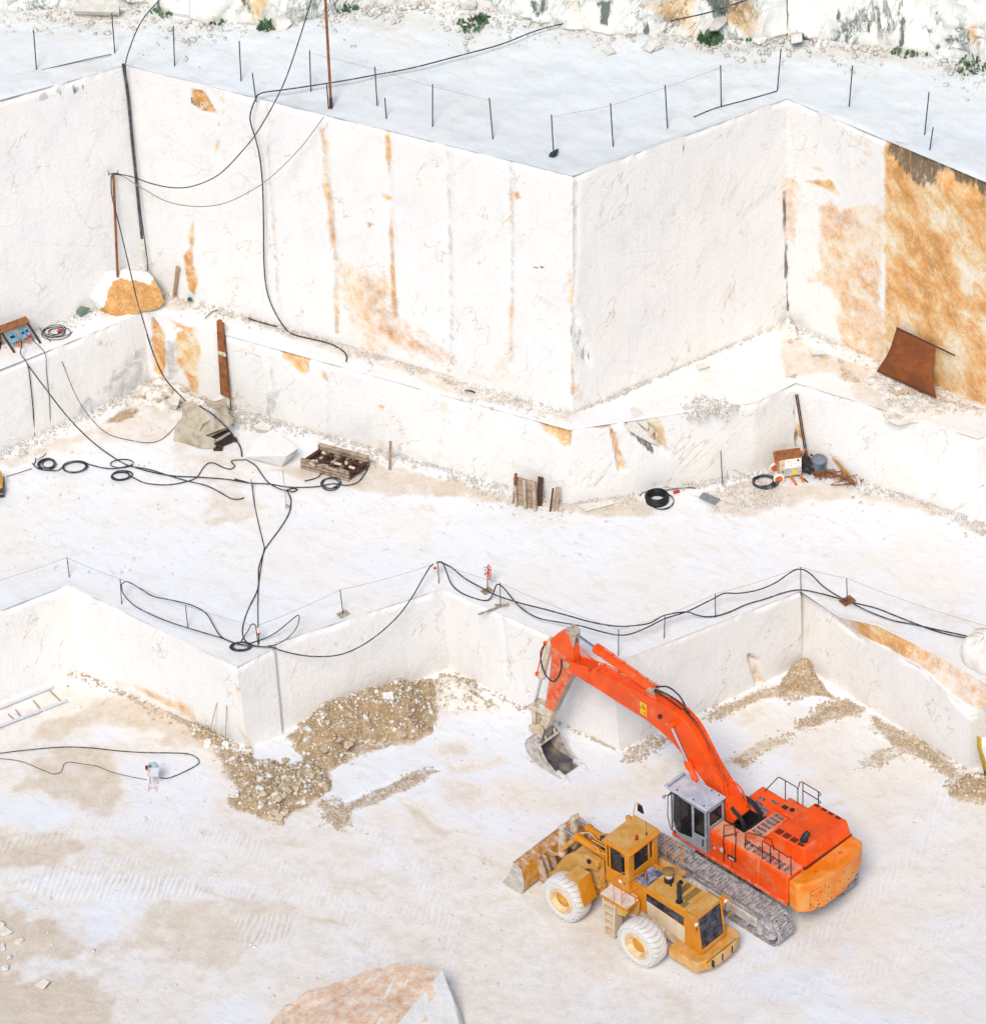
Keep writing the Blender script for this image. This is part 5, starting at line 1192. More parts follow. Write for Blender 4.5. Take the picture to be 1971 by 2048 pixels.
def wheel(x, sgn):
    y0, y1 = (1.05, 1.77) if sgn > 0 else (.80, 1.44)
    b = MB(); N = 48
    def ring(r, y): return (r, y)
    w = y1-y0
    prof = [(.46, .24), (.47, .06), (.60, .0), (.74, .0), (.81, .03), (.825, .10), (.83, w/2), (.825, w-.10), (.81, w-.03), (.74, w), (.60, w), (.47, w-.06), (.46, w-.24)]
    b.lathe([(r, y0+h) for r, h in prof], N, (0, 0, 0), 'y')
    # curved lugs
    for k in range(25):      # broad curved lugs across the whole tread
        a0 = 2*math.pi*k/25; vs = []; st = 11
        for j in range(st):
            t = 2*j/(st-1)-1; yy = y0+w*.5+(w*.5-.006)*t
            aa = a0+.17*(1-t*t); r1 = .898-.07*abs(t)**3.5; r0 = .78; hw = .104
            for r, da in ((r0, -hw), (r1-.012, -hw), (r1, -hw*.8), (r1, hw*.8), (r1-.012, hw), (r0, hw)): vs.append((r*math.cos(aa+da), yy, r*math.sin(aa+da)))
        fs = [(j*6+q, j*6+q+1, (j+1)*6+q+1, (j+1)*6+q) for j in range(st-1) for q in range(5)]
        fs += [tuple(range(6)), tuple((st-1)*6+q for q in range(5, -1, -1))]
        b.add(vs, fs)
    ys = 1 if sgn > 0 else -1
    b.v = [(p[0]+x, p[1]*ys, p[2]+WR) for p in b.v]
    ty = b.build('wheel', TYRE, WL, smooth=35)
    def lat(prof, n, m, name):
        c = MB(); c.lathe(prof, n, (0, 0, 0), 'y', cap=False); c.v = [(p[0]+x, p[1]*ys, p[2]+WR) for p in c.v]; return c.build(name, m, ty, smooth=35)
    lat([(.72, y1-.001), (.75, y1+.003), (.80, y1-.02), (.822, y1-.035)], 48, TYRE_G, 'tyre_shoulder')
    lat([(.30, y1-.16), (.36, y1-.10), (.40, y1-.02), (.43, y1+.012), (.485, y1+.012), (.50, y1-.01), (.50, y1-.1)], 40, RIM, 'rim')
    lat([(.0, y1-.06), (.10, y1-.06), (.14, y1-.08), (.22, y1-.10), (.26, y1-.15), (.33, y1-.17)], 32, HUB, 'hub')
for x in (-1.60, 1.88):
    for s in (1, -1): wheel(x, s)
# rear frame
b = MB(); b.bx(-3.3, .25, -.52, .52, .55, 1.30); b.bx(-1.95, -1.25, -1.1, 1.1, .62, 1.12); b.bx(-.7, .5, -.75, .75, .9, 1.9); b.build('rear_frame', DUSTY, WL, bevel=.03)
b = MB(); b.bx(1.5, 2.2, -1.1, 1.1, .62, 1.12); b.bx(.55, 2.4, -.36, .36, .6, 2.0); b.prism([(.9, 1.2), (1.5, 1.2), (1.45, 2.45), (.95, 2.45)], .40, .52); b.prism([(.9, 1.2), (1.5, 1.2), (1.45, 2.45), (.95, 2.45)], -.52, -.40); b.build('front_frame', YEL_DIRTY, WL, bevel=.03)
# engine hood
b = MB(); b.prism([(-1.06, 1.36), (-2.84, 1.02), (-2.84, 2.50), (-1.06, 2.50)], -.60, .60); b.prism([(-2.82, .95), (-3.64, .92), (-3.44, 2.50), (-2.82, 2.50)], -.62, .62) if False else None
hd = b.build('engine_hood', YEL, WL, bevel=.03)
b = MB(); b.prism([(-1.10, 1.34), (-2.82, .98), (-2.82, 1.70), (-1.10, 1.92)], -.615, .615); b.build('side_cover', DUSTY, hd, bevel=.02)
b = MB(); b.prism([(-1.10, 1.93), (-2.78, 1.80), (-2.78, 2.17), (-1.10, 2.26)], -.612, .612); b.build('side_grille', GRILLE, hd)
b = MB(); b.bx(-1.04, -2.84, .58, .625, 2.27, 2.33) if False else None
b.prism([(-2.84, 1.0), (-3.60, .95), (-3.42, 2.51), (-2.84, 2.51)], .56, .64); b.prism([(-2.84, 1.0), (-3.60, .95), (-3.42, 2.51), (-2.84, 2.51)], -.64, -.56); b.prism([(-2.84, 2.42), (-3.43, 2.42), (-3.42, 2.515), (-2.84, 2.515)], -.56, .56); b.prism([(-3.40, .95), (-3.62, .95), (-3.60, 1.10), (-3.40, 1.10)], -.6, .6)
b.build('rear_panel', YEL, hd, bevel=.02)
b = MB(); b.prism([(-3.50, 1.08), (-3.56, 1.08), (-3.41, 2.44), (-3.35, 2.44)], -.55, .55); b.build('radiator_grille', GRILLE, hd)
b = MB(); b.add([(-1.08, -.58, 2.508), (-1.08, .58, 2.508), (-2.83, .58, 2.508), (-2.83, -.58, 2.508)], [(0, 1, 2, 3)]); b.add([(-2.86, -.58, 2.522), (-2.86, .58, 2.522), (-3.40, .58, 2.522), (-3.40, -.58, 2.522)], [(0, 1, 2, 3)]); b.build('hood_top', YEL_TOP, hd)
b = MB()
for x0, x1, y0, y1 in ((-1.98, -2.22, -.52, .12), (-2.36, -2.62, -.52, .22), (-2.52, -2.74, .22, .52)): b.add([(x0, y0, 2.512), (x0, y1, 2.512), (x1, y1, 2.512), (x1, y0, 2.512)], [(0, 1, 2, 3)])
b.build_each('vent_mesh', MESH_BR, hd)
b = MB(); b.lathe([(.10, 0), (.10, .05), (.0, .06)], 18, (-3.12, -.28, 2.522)); b.lathe([(.13, 0), (.13, .012)], 18, (-3.12, -.28, 2.522)); b.lathe([(.05, 0), (.05, .03), (0, .03)], 12, (-3.14, .10, 2.522)); b.build_each('filler_cap', YEL_DIRTY, hd)
b = MB(); b.tube(smooth_path([(-2.40, .38, 2.5), (-2.40, .38, 3.20), (-2.41, .38, 3.32), (-2.47, .34, 3.44)]), .082, 16, cap=False); b.lathe([(.13, 0), (.13, .02), (.08, .02)], 18, (-2.40, .38, 2.51)); b.build('exhaust_stack', BLACK, hd, smooth=50)
b = MB(); b.lathe([(.17, .0), (.17, .14), (.13, .2)], 20, (-1.46, -.16, 2.51)); b.tube([(-1.56, -.06, 2.60), (-1.72, .02, 2.58)], .04, 8); b.mat(1).lathe([(.13, .18), (.14, .38), (.12, .40)], 20, (-1.46, -.16, 2.51)); b.mat(2).lathe([(.12, .38), (.21, .42), (.22, .47), (.15, .53), (0, .55)], 24, (-1.46, -.16, 2.51)); b.build('air_precleaner', [BLACK, CREAM, MESH_BR], hd, smooth=50)
b = MB(); b.bx(-.50, -1.04, -.38, .52, 2.44, 2.515); b.build('cooler_plate', BLUEPL, WL, bevel=.01)
b = MB(); b.bx(-.45, -1.08, -.60, .62, 1.3, 2.44); b.build('hood_bulkhead', YEL, WL, bevel=.02)
for y in (.74, -.74):
    s = 1 if y > 0 else -1
    b = MB(); b.bx(-3.36, -3.50, y-.09*1, y+.09, 2.20, 2.62) if s < 0 else b.bx(-3.36, -3.47, y-.10, y+.06, 2.02, 2.50)
    ll = b.build('lamp_bracket', YEL, WL, bevel=.015)
    zc = 2.42 if s < 0 else 2.36
    b = MB(); b.cyl((-3.46 if s > 0 else -3.49, y, zc), (-3.50 if s > 0 else -3.53, y, zc), .07, n=18); b.build('lamp', WHITEL, ll)
    b = MB(); b.cyl((-3.46, y, zc-.22), (-3.50, y, zc-.22), .055, n=14); b.build('tail_lamp', REDL, ll)
rail([[(-3.44, -.78, 2.5), (-3.48, -1.02, 2.42), (-3.55, -1.05, 1.75), (-3.55, -.70, 1.68)]], 'lamp_guard', YEL, .018, WL)
# rear counterweight
b = MB()
pl = [(-2.45, 1.06), (-3.60, 1.08), (-3.74, 1.04), (-3.98, .55), (-4.05, .25), (-4.05, -.5), (-3.98, -.85), (-3.80, -1.10), (-3.4, -1.14), (-2.45, -1.06)]
b.prism(pl, .46, .90, 'z'); cwl = b.build('counterweight', YEL_DIRTY, WL, bevel=.04, seg=3)
b = MB()
for y in (.60, -.36, .14): b.box((-4.03, y-.05, .72), (.10, .035, .3))
b.box((-3.95, .0, .905), (.02, 1.6, .012)); b.build_each('counterweight_slot', BLACK, cwl)
# cab
b = MB()
cx0, cx1, hy, cz0, cz1 = -.45, .63, .76, 1.95, 3.70
b.bx(cx0, cx0+.20, hy-.30, hy, cz0, cz1)                       # broad left rear pillar
b.bx(cx0, cx0+.10, -hy, -hy+.24, cz0, cz1)
b.bx(cx1-.08, cx1, hy-.08, hy, cz0, cz1); b.bx(cx1-.08, cx1, -hy, -hy+.08, cz0, cz1)
b.bx(.40, .47, hy-.05, hy, cz0, cz1)
b.prism([(cx0, cz0), (.45, cz0), (.45, 2.62), (.36, 2.62), (-.16, 2.66), (cx0, 2.7)], hy-.05, hy-.005)
b.prism([(.63, cz0), (.45, cz0), (.45, 2.62), (.63, 2.62)], hy-.052, hy-.007)
b.prism([(cx0, 3.50), (-.14, 3.50), (.02, 3.66), (.63, 3.64), (.63, cz1), (cx0, cz1)], hy-.05, hy-.004)
b.bx(cx0+.005, cx0+.05, -hy, hy, cz0, 2.80); b.bx(cx0+.005, cx0+.05, -hy, hy, 3.62, cz1); b.bx(cx0+.004, cx0+.06, -.36, -.26, 2.7, 3.7)
b.bx(cx1-.05, cx1-.005, -hy, hy, cz0, 2.45); b.bx(cx1-.05, cx1-.005, -hy, hy, 3.6, cz1)
b.bx(cx0, cx1, -hy+.005, -hy+.05, cz0, 2.6); b.bx(cx0, cx1, -hy+.005, -hy+.05, 3.55, cz1)
cabl = b.build('cab', YEL, WL, bevel=.03, seg=3)
b = MB(); b.prism([(-.54, 3.68), (.72, 3.68), (.76, 3.76), (.66, 3.86), (-.36, 3.86), (-.54, 3.78)], -.84, .80); 
rf = b.build('cab_roof', YEL, cabl, bevel=.04, seg=3)
b = MB(); b.add([(-.36, .74, 3.864), (-.36, -.78, 3.864), (.66, -.78, 3.864), (.66, .74, 3.864)], [(0, 1, 2, 3)]); b.build('roof_top', YEL_TOP, rf)
b = MB(); b.add([(.37, hy-.02, 2.64), (-.16, hy-.02, 2.68), (-.16, hy-.02, 3.50), (.0, hy-.02, 3.64), (.37, hy-.02, 3.62)], [(0, 1, 2, 3, 4)]); b.build('window', GLASS, cabl)
b = MB(); b.add([(cx0+.02, .46, 2.80), (cx0+.02, -.26, 2.80), (cx0+.02, -.26, 3.62), (cx0+.02, .46, 3.62)], [(0, 1, 2, 3)]); b.build('window', GLASS, cabl)
b = MB(); b.add([(cx1-.03, .68, 2.45), (cx1-.03, -.68, 2.45), (cx1-.03, -.68, 3.6), (cx1-.03, .68, 3.6)], [(0, 1, 2, 3)]); b.build('windscreen', GLASS, cabl)
b = MB(); b.add([(-.35, -hy+.03, 2.6), (.6, -hy+.03, 2.6), (.6, -hy+.03, 3.55), (-.35, -hy+.03, 3.55)], [(0, 1, 2, 3)]); b.build('window', GLASS, cabl)
b = MB(); b.bx(-.38, .55, -.68, .68, 1.98, 2.1); b.bx(.35, .55, -.3, .3, 2.1, 2.8); b.bx(-.3, -.12, -.3, .3, 2.4, 3.2); b.build('cab_interior', INSIDE, cabl)
b = MB(); b.bx(-.25, .2, -.28, .28, 2.3, 2.46); b.build('seat', plain('faded red seat', (.10, .04, .04), .9), cabl, bevel=.04)
b = MB(); b.cyl((-.22, .06, 3.86), (-.22, .06, 3.90), .06, n=14); b.mat(1).lathe([(.055, .04), (.055, .14), (.04, .19), (0, .20)], 16, (-.22, .06, 3.86)); b.build('beacon', [BLACK, REDL], rf)
b = MB(); b.tube([(-.33, -.32, 3.86), (-.33, -.32, 4.5)], .008, 5); b.lathe([(.03, 0), (.02, .12)], 8, (-.33, -.32, 3.86)); b.build('aerial', BLACK, rf)
b = MB(); b.lathe([(.10, 0), (.10, .10), (.05, .12)], 14, (.70, -.55, 3.84)); b.build('roof_lug', YEL, rf)
b = MB(); b.tube(smooth_path([(.72, -.84, 3.74), (.82, -1.0, 3.98), (.78, -1.1, 4.16), (.64, -1.14, 4.1)]), .018, 7); b.mat(1).prism([(.52, 3.78), (.78, 3.80), (.76, 4.10), (.60, 4.08)], -1.16, -1.10); b.build('mirror', [YEL, BLACK], cabl)
b = MB(); b.lathe([(.03, -.10), (.09, -.06), (.10, .03), (.04, .08)], 14, (.84, .62, 3.70)); b.bx(.70, .80, .58, .66, 3.70, 3.78); b.build('work_lamp', BLACK, rf)
b = MB(); b.bx(-.20, -.26, hy, hy+.012, 2.28, 2.36); b.mat(1).bx(.02, -.10, hy-.003, hy+.012, 2.24, 2.36); b.build('door_latch', [BLACK, WHITEL], cabl)
# platforms
b = MB(); b.bx(-.88, .36, .70, 1.38, 1.80, 1.935); b.build('platform_side', YEL, WL, bevel=.015)
b = MB(); b.bx(-.87, .35, .78, 1.37, 1.936, 1.945); b.build('platform_deck', DECKDUST, WL)
b = MB(); b.bx(-1.20, .0, -1.36, -.62, 1.82, 1.94); b.build('platform_deck', YEL_DIRTY, WL, bevel=.02)
b = MB(); b.prism([(.40, 1.94), (.40, .6), (-.85, 1.25), (-.9, 1.8)], .72, .78); b.prism([(-.35, 1.8), (-.9, 1.8), (-.78, 1.5), (-.4, 1.42)], 1.28, 1.36); b.build('wing_plate', YEL_DIRTY, WL, bevel=.01)
b = MB()
b.prism([(.24, 1.80), (.19, 1.80), (.12, .20), (.17, .20)], .98, 1.40); b.prism([(-.30, 1.80), (-.36, 1.80), (-.26, .20), (-.2, .20)], .98, 1.40)
for k in range(5): z = .26+k*.34; b.box((-.05, 1.22, z), (.44+.02*k, .34, .04)); 
b.bx(-.28, .15, .98, 1.02, .3, 1.75); b.build('ladder', DUSTY, WL, bevel=.01)
rail([[(.34, 1.34, 1.94), (.34, 1.34, 2.75), (.40, 1.2, 3.0), (.58, .95, 3.05), (.62, .8, 3.0)], [(.30, 1.34, 2.5), (.44, 1.34, 2.62), (.40, 1.3, 2.2)]], 'hand_rail', YEL, .015, WL)
rail([[(-.28, 1.36, 1.94), (-.28, 1.36, 2.95), (-.30, 1.0, 2.98), (-.30, .8, 2.9)]], 'hand_rail', YEL, .015, WL)
rail([[(-.62, 1.34, 1.94), (-.62, 1.34, 2.92), (-.70, 1.25, 2.96), (-.84, .42, 2.96), (-.86, .36, 2.9), (-.86, .40, 1.94)], [(-.62, 1.34, 2.42), (-.86, .40, 2.42)], [(-.86, .92, 1.94), (-.86, .92, 2.3)]], 'hand_rail', YEL, .017, WL)
rail([[(-.30, -1.30, 1.94), (-.30, -1.30, 2.95), (-.42, -1.32, 3.0), (-1.02, -1.34, 3.0), (-1.08, -1.34, 2.92), (-1.08, -1.34, 1.94)], [(-.30, -1.30, 2.48), (-1.08, -1.34, 2.48)], [(-1.08, -1.34, 2.94), (-1.10, -.78, 2.94), (-1.10, -.74, 2.86), (-1.10, -.74, 1.94)], [(-1.08, -1.34, 2.44), (-1.10, -.74, 2.44)]], 'hand_rail', YEL, .017, WL)
# front fenders
for s in (1, -1):
    b = MB(); ya, yb2 = (.98, 1.66) if s > 0 else (-1.66, -.98)
    b.plate([(1.74, ya, 2.14), (1.16, ya, 2.14), (1.16, yb2, 2.14), (1.74, yb2, 2.14)], .03); b.mat(1).plate([(1.15, ya, 2.15), (.86, ya, 1.20), (.86, yb2, 1.20), (1.15, yb2, 2.15)], .03)
    b.mat(0).plate([(1.74, yb2 if s > 0 else ya, 2.14), (1.15, yb2 if s > 0 else ya, 2.14), (.86, yb2 if s > 0 else ya, 1.2), (.95, yb2 if s > 0 else ya, 1.2)], .02) if False else None
    b.build('front_fender', [YEL_TOP, YEL], WL, bevel=.008)
# lift arms, bellcranks, cylinders
armp = [(1.02, 2.46), (1.30, 2.52), (1.75, 2.44), (2.20, 2.22), (2.60, 1.85), (2.90, 1.35), (3.15, .85), (3.45, .55), (3.55, .35), (3.40, .20), (3.10, .28), (2.75, .62), (2.35, 1.12), (1.9, 1.62), (1.45, 1.95), (1.05, 2.08)]
for s in (1, -1):
    b = MB(); ya, yb2 = (.50, .70) if s > 0 else (-.70, -.50)
    b.prism(armp, ya, yb2); b.cyl((1.12, ya-.03, 2.30), (1.12, yb2+.04, 2.30), .12, n=18); ar = b.build('lift_arm', YEL_TOP if s > 0 else YEL, WL, bevel=.02)
    b = MB(); b.cyl((1.42, yb2 if s > 0 else ya-.07, 2.33), (1.42, yb2+.07 if s > 0 else ya, 2.33), .085, n=16); b.build('arm_pin', BLACK, ar)
    yy = .30*s
    b = MB(); b.cyl((1.0, yy, 2.52), (2.35, yy, 2.62), .13, n=18); b.cyl((2.25, yy, 2.612), (2.42, yy, 2.624), .16, n=16); b.cyl((1.0, yy-.1, 2.52), (1.0, yy+.1, 2.52), .15, n=14); b.build('tilt_cylinder', YEL, WL, bevel=.015)
    b = MB(); b.cyl((2.3, yy, 2.615), (3.02, yy, 2.66), .055, n=14); b.build('cylinder_rod', CHROME, WL)
    b = MB(); b.prism([(2.98, 2.80), (3.12, 2.74), (3.16, 2.2), (3.22, 1.6), (3.16, 1.3), (2.98, 1.28), (2.88, 1.6), (2.92, 2.3)], yy-.07, yy+.07)
    for z, x in ((2.66, 3.04), (1.42, 3.07)): b.cyl((x, yy-.12, z), (x, yy+.12, z), .11, n=16)
    b.build('bellcrank', CREAM, WL, bevel=.015)
    b = MB(); b.beam((3.07, yy, 1.42), (3.70, yy, 1.02), .10, .12); b.cyl((1.2, .42*s, 1.0), (2.3, .42*s, 1.3), .10, n=14); b.build('tilt_link', YEL_DIRTY, WL, bevel=.015)
b = MB(); b.bx(2.1, 2.5, -.5, .5, 1.5, 1.75); b.cyl((2.9, -.55, 1.85), (2.9, .55, 1.85), .10, n=14); b.build('cross_tube', YEL_DIRTY, WL, bevel=.02)
b = MB()
for k in range(5): b.tube(smooth_path([(.66, -.25+.11*k, 2.0), (.85, -.22+.1*k, 2.62), (1.25, -.2+.1*k, 2.78), (1.7, -.25+.12*k, 2.80)]), .022, 6)
b.tube(smooth_path([(.62, .56, 2.9), (.9, .62, 2.95), (1.1, .5, 2.75), (1.25, .45, 2.85), (1.5, .45, 2.8)]), .03, 7); b.tube(smooth_path([(1.6, .1, 2.78), (1.9, .12, 2.95), (2.2, .25, 2.85)]), .025, 7); b.build('hydraulic_hose', YEL_DIRTY, WL)
b = MB()
for k in range(6): b.tube(smooth_path([(.60, -.4+.14*k, 2.2), (.9, -.42+.15*k, 2.45), (1.3, -.42+.15*k, 2.35)]), .026, 6)
b.bx(.66, .9, -.5, .5, 1.95, 2.2); b.bx(1.0, 1.6, -.2, .2, 2.0, 2.3); b.build('valve_hoses', RUBBER, WL)
# bucket
bp = [(4.12, 1.30), (3.78, 1.16), (3.68, .62), (3.72, .22), (3.86, .03), (4.30, .02)]
bi = [(4.15, 1.26), (3.84, 1.12), (3.74, .62), (3.78, .25), (3.90, .07), (4.30, .06)]
b = MB()
for k in range(5):
    quad = [bp[k], bp[k+1], bi[k+1], bi[k]]
    b.mat(1 if k == 0 else 0 if k in (1, 2) else 2).add([(p[0], y, p[1]) for y in (-1.66, 1.66) for p in quad], [(0, 1, 2, 3), (7, 6, 5, 4), (0, 4, 5, 1), (1, 5, 6, 2), (2, 6, 7, 3), (3, 7, 4, 0)])
bw = b.build('bucket', [BKT_Y, BKT_R, STEELW], WL, smooth=30)
for y in (1.64, -1.68):
    b = MB(); b.prism([(4.13, 1.31), (3.77, 1.17), (3.66, .62), (3.70, .21), (3.85, .01), (4.62, .01), (4.56, .22), (4.42, .5)], y, y+.045); sp = b.build('side_plate', STEELW, bw, bevel=.01)
    b = MB(); b.prism([(4.25, .12), (4.62, .02), (4.54, .34), (4.42, .52)], y-.01, y+.055); b.build('side_cutter', BKT_OUT, sp, bevel=.01)
b = MB(); b.bx(4.28, 4.72, -1.64, 1.64, .01, .05); b.build('cutting_edge', BKT_OUT, bw)
b = MB(); b.beam((4.12, -1.68, 1.31), (4.12, 1.68, 1.31), .06, .05)
b.build('bucket_rim', BKT_R, bw)
b = MB()
for k in range(12):
    y = 1.5-k*.273; b.prism([(3.77, 1.13), (4.08, 1.27), (4.02, 1.38), (3.80, 1.30)] if False else [(3.74, 1.12), (4.10, 1.285), (4.06, 1.36), (3.78, 1.22)], y-.018, y+.018)
b.build('bucket_rib', BKT_Y, bw)
for y in (.62, -.62, .28, -.28, .85):
    b = MB(); b.prism([(3.66, .16), (3.40, .25), (3.30, .42), (3.36, .62), (3.55, 1.2), (3.80, 1.22), (3.70, .6)], y-.035, y+.035); b.build('bucket_bracket', BKT_R, bw, bevel=.01)
# ------------------------------------------------------------------ helpers for loose things
def V(px, py, z): return Vector(at(px, py, z))
def VP(px, py, A, B, off=.06): return Vector(on_plane(px, py, A, B, off))
def wall_pt(bot, top, i, px, py, off=.12):
    """point on the leaning face i of a wall, held off it"""
    a, b2, c = bot.P[i], bot.P[i+1], top.P[i]; n = np.cross(b2-a, c-a); n /= np.linalg.norm(n)
    if n[1] > 0: n = -n
    d = ray(px, py); return Vector(CC+((a+n*off-CC) @ n)/(d @ n)*d)
def WU(px, py, off=.12, i=1): return wall_pt(up_bot, up_top, i, px, py, off)
def WM(px, py, off=.12, i=1): return wall_pt(mid_bot, mid_top, i, px, py, off)
def clear(pts, px_pts, off=.35, i=1):
    """keep a strung cable in front of the high wall"""
    out = []
    for p, q in zip(pts, px_pts):
        w = depth(WU(*q, off, i)); out.append(Vector(at_depth(*q, min(depth(p), w))))
    return out
def hang(px_pts, P0, P1):
    """points of a cable strung between two known ends, read along its sight lines"""
    d = [0]
    for a, b in zip(px_pts, px_pts[1:]): d.append(d[-1]+math.dist(a, b))
    w0, w1 = depth(P0), depth(P1)
    return [Vector(at_depth(x, y, w0+(w1-w0)*k/d[-1])) for (x, y), k in zip(px_pts, d)]
M_GRAVEL = rock_mat('grey white gravel', (.50, .46, .39), (.76, .73, .68), (.28, .24, .19))
M_BLOCK = rock_mat('clean white marble', (.66, .645, .61), (.78, .77, .74), (.50, .46, .40))
CABLE = plain('black cable', (.022, .026, .036), .6, var=.3, sc=12, dirt=(.22, .23, .26), damt=.15, dsc=5)
CABLE_T = plain('tan cable', (.24, .20, .14), .7, var=.3, sc=12)
WIRE = plain('thin grey wire', (.30, .27, .25), .7)
RUSTY = plain('rusted steel', (.20, .058, .018), .8, var=.4, sc=8, dirt=(.32, .13, .04), damt=.4, dsc=5)
RUSTDK = plain('dark rusted steel', (.07, .03, .018), .8, var=.4, sc=10)
WOOD = plain('weathered wood', (.30, .19, .10), .85, var=.35, sc=7, dirt=(.42, .33, .24), damt=.4, dsc=4)
WOODG = plain('grey weathered wood', (.30, .24, .18), .85, var=.35, sc=7, dirt=(.48, .42, .35), damt=.4, dsc=4)
POLE = plain('dark iron pole', (.03, .045, .05), .6, var=.3)
TARP = plain('dusty canvas tarpaulin', (.36, .30, .20), .95, var=.22, sc=2.5, dirt=(.50, .45, .36), damt=.5, dsc=2, bump=.4)
GREENT = plain('green canvas', (.14, .21, .15), .9, var=.25)
BIGBAG = plain('white woven sack', (.80, .78, .74), .85, var=.06, dirt=(.72, .62, .48), damt=.2, dsc=2)
def cable(pts, label, r=.024, m=CABLE, step=.15, name='cable', cat='cable', group='black cables strung about the quarry', n=6):
    b = MB(); b.tube(smooth_path(pts, step), r, n)
    return tag(b.build(name, m, smooth=60), label, cat, group)
def hull_rock(name, pts, mats, label, cat, pick=None, sub=2, amp=.03, group=None, seed=1, bev=.02):
    c = sum((Vector(p) for p in pts), Vector())/len(pts); zmin = min(p[2] for p in pts)
    org = Vector((c.x, c.y, zmin))
    bm = bmesh.new()
    for p in pts: bm.verts.new(Vector(p)-org)
    r = bmesh.ops.convex_hull(bm, input=bm.verts)
    bmesh.ops.delete(bm, geom=[g for g in r.get('geom_interior', []) if isinstance(g, bmesh.types.BMVert)], context='VERTS')
    bmesh.ops.dissolve_limit(bm, angle_limit=math.radians(9), verts=bm.verts, edges=bm.edges)
    bmesh.ops.recalc_face_normals(bm, faces=bm.faces)
    bmesh.ops.triangulate(bm, faces=bm.faces)
    for k in range(sub): bmesh.ops.subdivide_edges(bm, edges=bm.edges[:], cuts=1, use_grid_fill=True)
    rr = random.Random(seed); ph = rr.random()*50
    bm.normal_update()
    for v in bm.verts:
        n = v.normal; q = v.co
        a = float(fbm(np.array([q.x*1.7+q.z*1.1+ph]), np.array([q.y*1.7-q.z*.9+ph]), 7, 4)[0])
        v.co = q + n*a*amp*2
    if pick:
        bm.normal_update()
        for f in bm.faces:
            c_ = f.calc_center_median(); j = float(fbm(np.array([c_.x*2+c_.z]), np.array([c_.y*2-c_.z*1.6]), 9, 3)[0])*.35
            f.material_index = pick(f.normal, c_+Vector((j, j, j)))
    me = bpy.data.meshes.new(name); bm.to_mesh(me); bm.free()
    for m in (mats if isinstance(mats, (list, tuple)) else [mats]): me.materials.append(m)
    me.polygons.foreach_set('use_smooth', [True]*len(me.polygons)); me.set_sharp_from_angle(angle=math.radians(24))
    o = bpy.data.objects.new(name, me); COL.objects.link(o); o.location = org
    return tag(o, label, cat, group)
def stones(name, pos, size, m, seed=0):
    """a spread of rubble too fine to count: one mesh"""
    r = np.random.RandomState(seed); N = len(pos); pos = np.asarray(pos, float); size = np.asarray(size, float)
    cube = np.array([(x, y, z) for x in (-1, 1) for y in (-1, 1) for z in (-1, 1)], float)
    v = cube[None]*(1+r.uniform(-.45, .35, (N, 8, 3)))*np.stack([r.uniform(.6, 1.3, N), r.uniform(.6, 1.2, N), r.uniform(.4, .9, N)], -1)[:, None]*.5*size[:, None, None]
    ax = r.normal(size=(N, 3)); ax /= np.linalg.norm(ax, axis=1)[:, None]; an = r.uniform(0, 3.1, N)
    c, s = np.cos(an)[:, None, None], np.sin(an)[:, None, None]; A = ax[:, None]
    v = v*c + np.cross(np.broadcast_to(A, v.shape), v)*s + A*(v*A).sum(-1, keepdims=True)*(1-c)
    v += pos[:, None]
    F = np.array([(0, 1, 3, 2), (4, 6, 7, 5), (0, 4, 5, 1), (2, 3, 7, 6), (0, 2, 6, 4), (1, 5, 7, 3)])
    q = (np.arange(N)[:, None, None]*8+F[None]).reshape(-1, 4)
    me = bpy.data.meshes.new(name); me.vertices.add(N*8); me.vertices.foreach_set('co', v.astype(np.float32).ravel())
    me.loops.add(q.size); me.loops.foreach_set('vertex_index', q.astype(np.int32).ravel()); me.polygons.add(len(q)); me.polygons.foreach_set('loop_start', (np.arange(len(q))*4).astype(np.int32))
    me.update(calc_edges=True); me.materials.append(m)
    o = bpy.data.objects.new(name, me); COL.objects.link(o); return tag(o, kind='stuff')
NR = np.random.RandomState(11)
def in_poly(poly, z, n, hfun=None):
    P = np.array([at(x, y, z)[:2] for x, y in poly]); lo, hi = P.min(0), P.max(0); out = []
    while len(out) < n:
        q = NR.uniform(lo, hi, (n*2, 2)); d = sdf(q[:, 0], q[:, 1], P) + fbm(q[:, 0]*1.5, q[:, 1]*1.5, 3, 3)*.25
        q = q[d < 0]; q = q+NR.normal(0, .13, q.shape)*(NR.uniform(0, 1, (len(q), 1)) < .5)
        out += [(*a, z if hfun is None else hfun(a[0], a[1])) for a in q]
    return out[:n]
def along(pl, z, x0, x1, n, spread, side=-1):
    """scatter at the foot of a wall polyline, thinning away from it"""
    x = NR.uniform(x0, x1, n); e = np.abs(NR.normal(0, spread, n)) ; k = vnoise(x*1.1, x*0, 5)
    y = pl.y(x) + side*(.02+e*(.35+1.3*k))
    return [(a, b, z) for a, b in zip(x, y)]
def sizes(n, lo, hi, p=2.5): return lo+(hi-lo)*NR.uniform(0, 1, n)**p

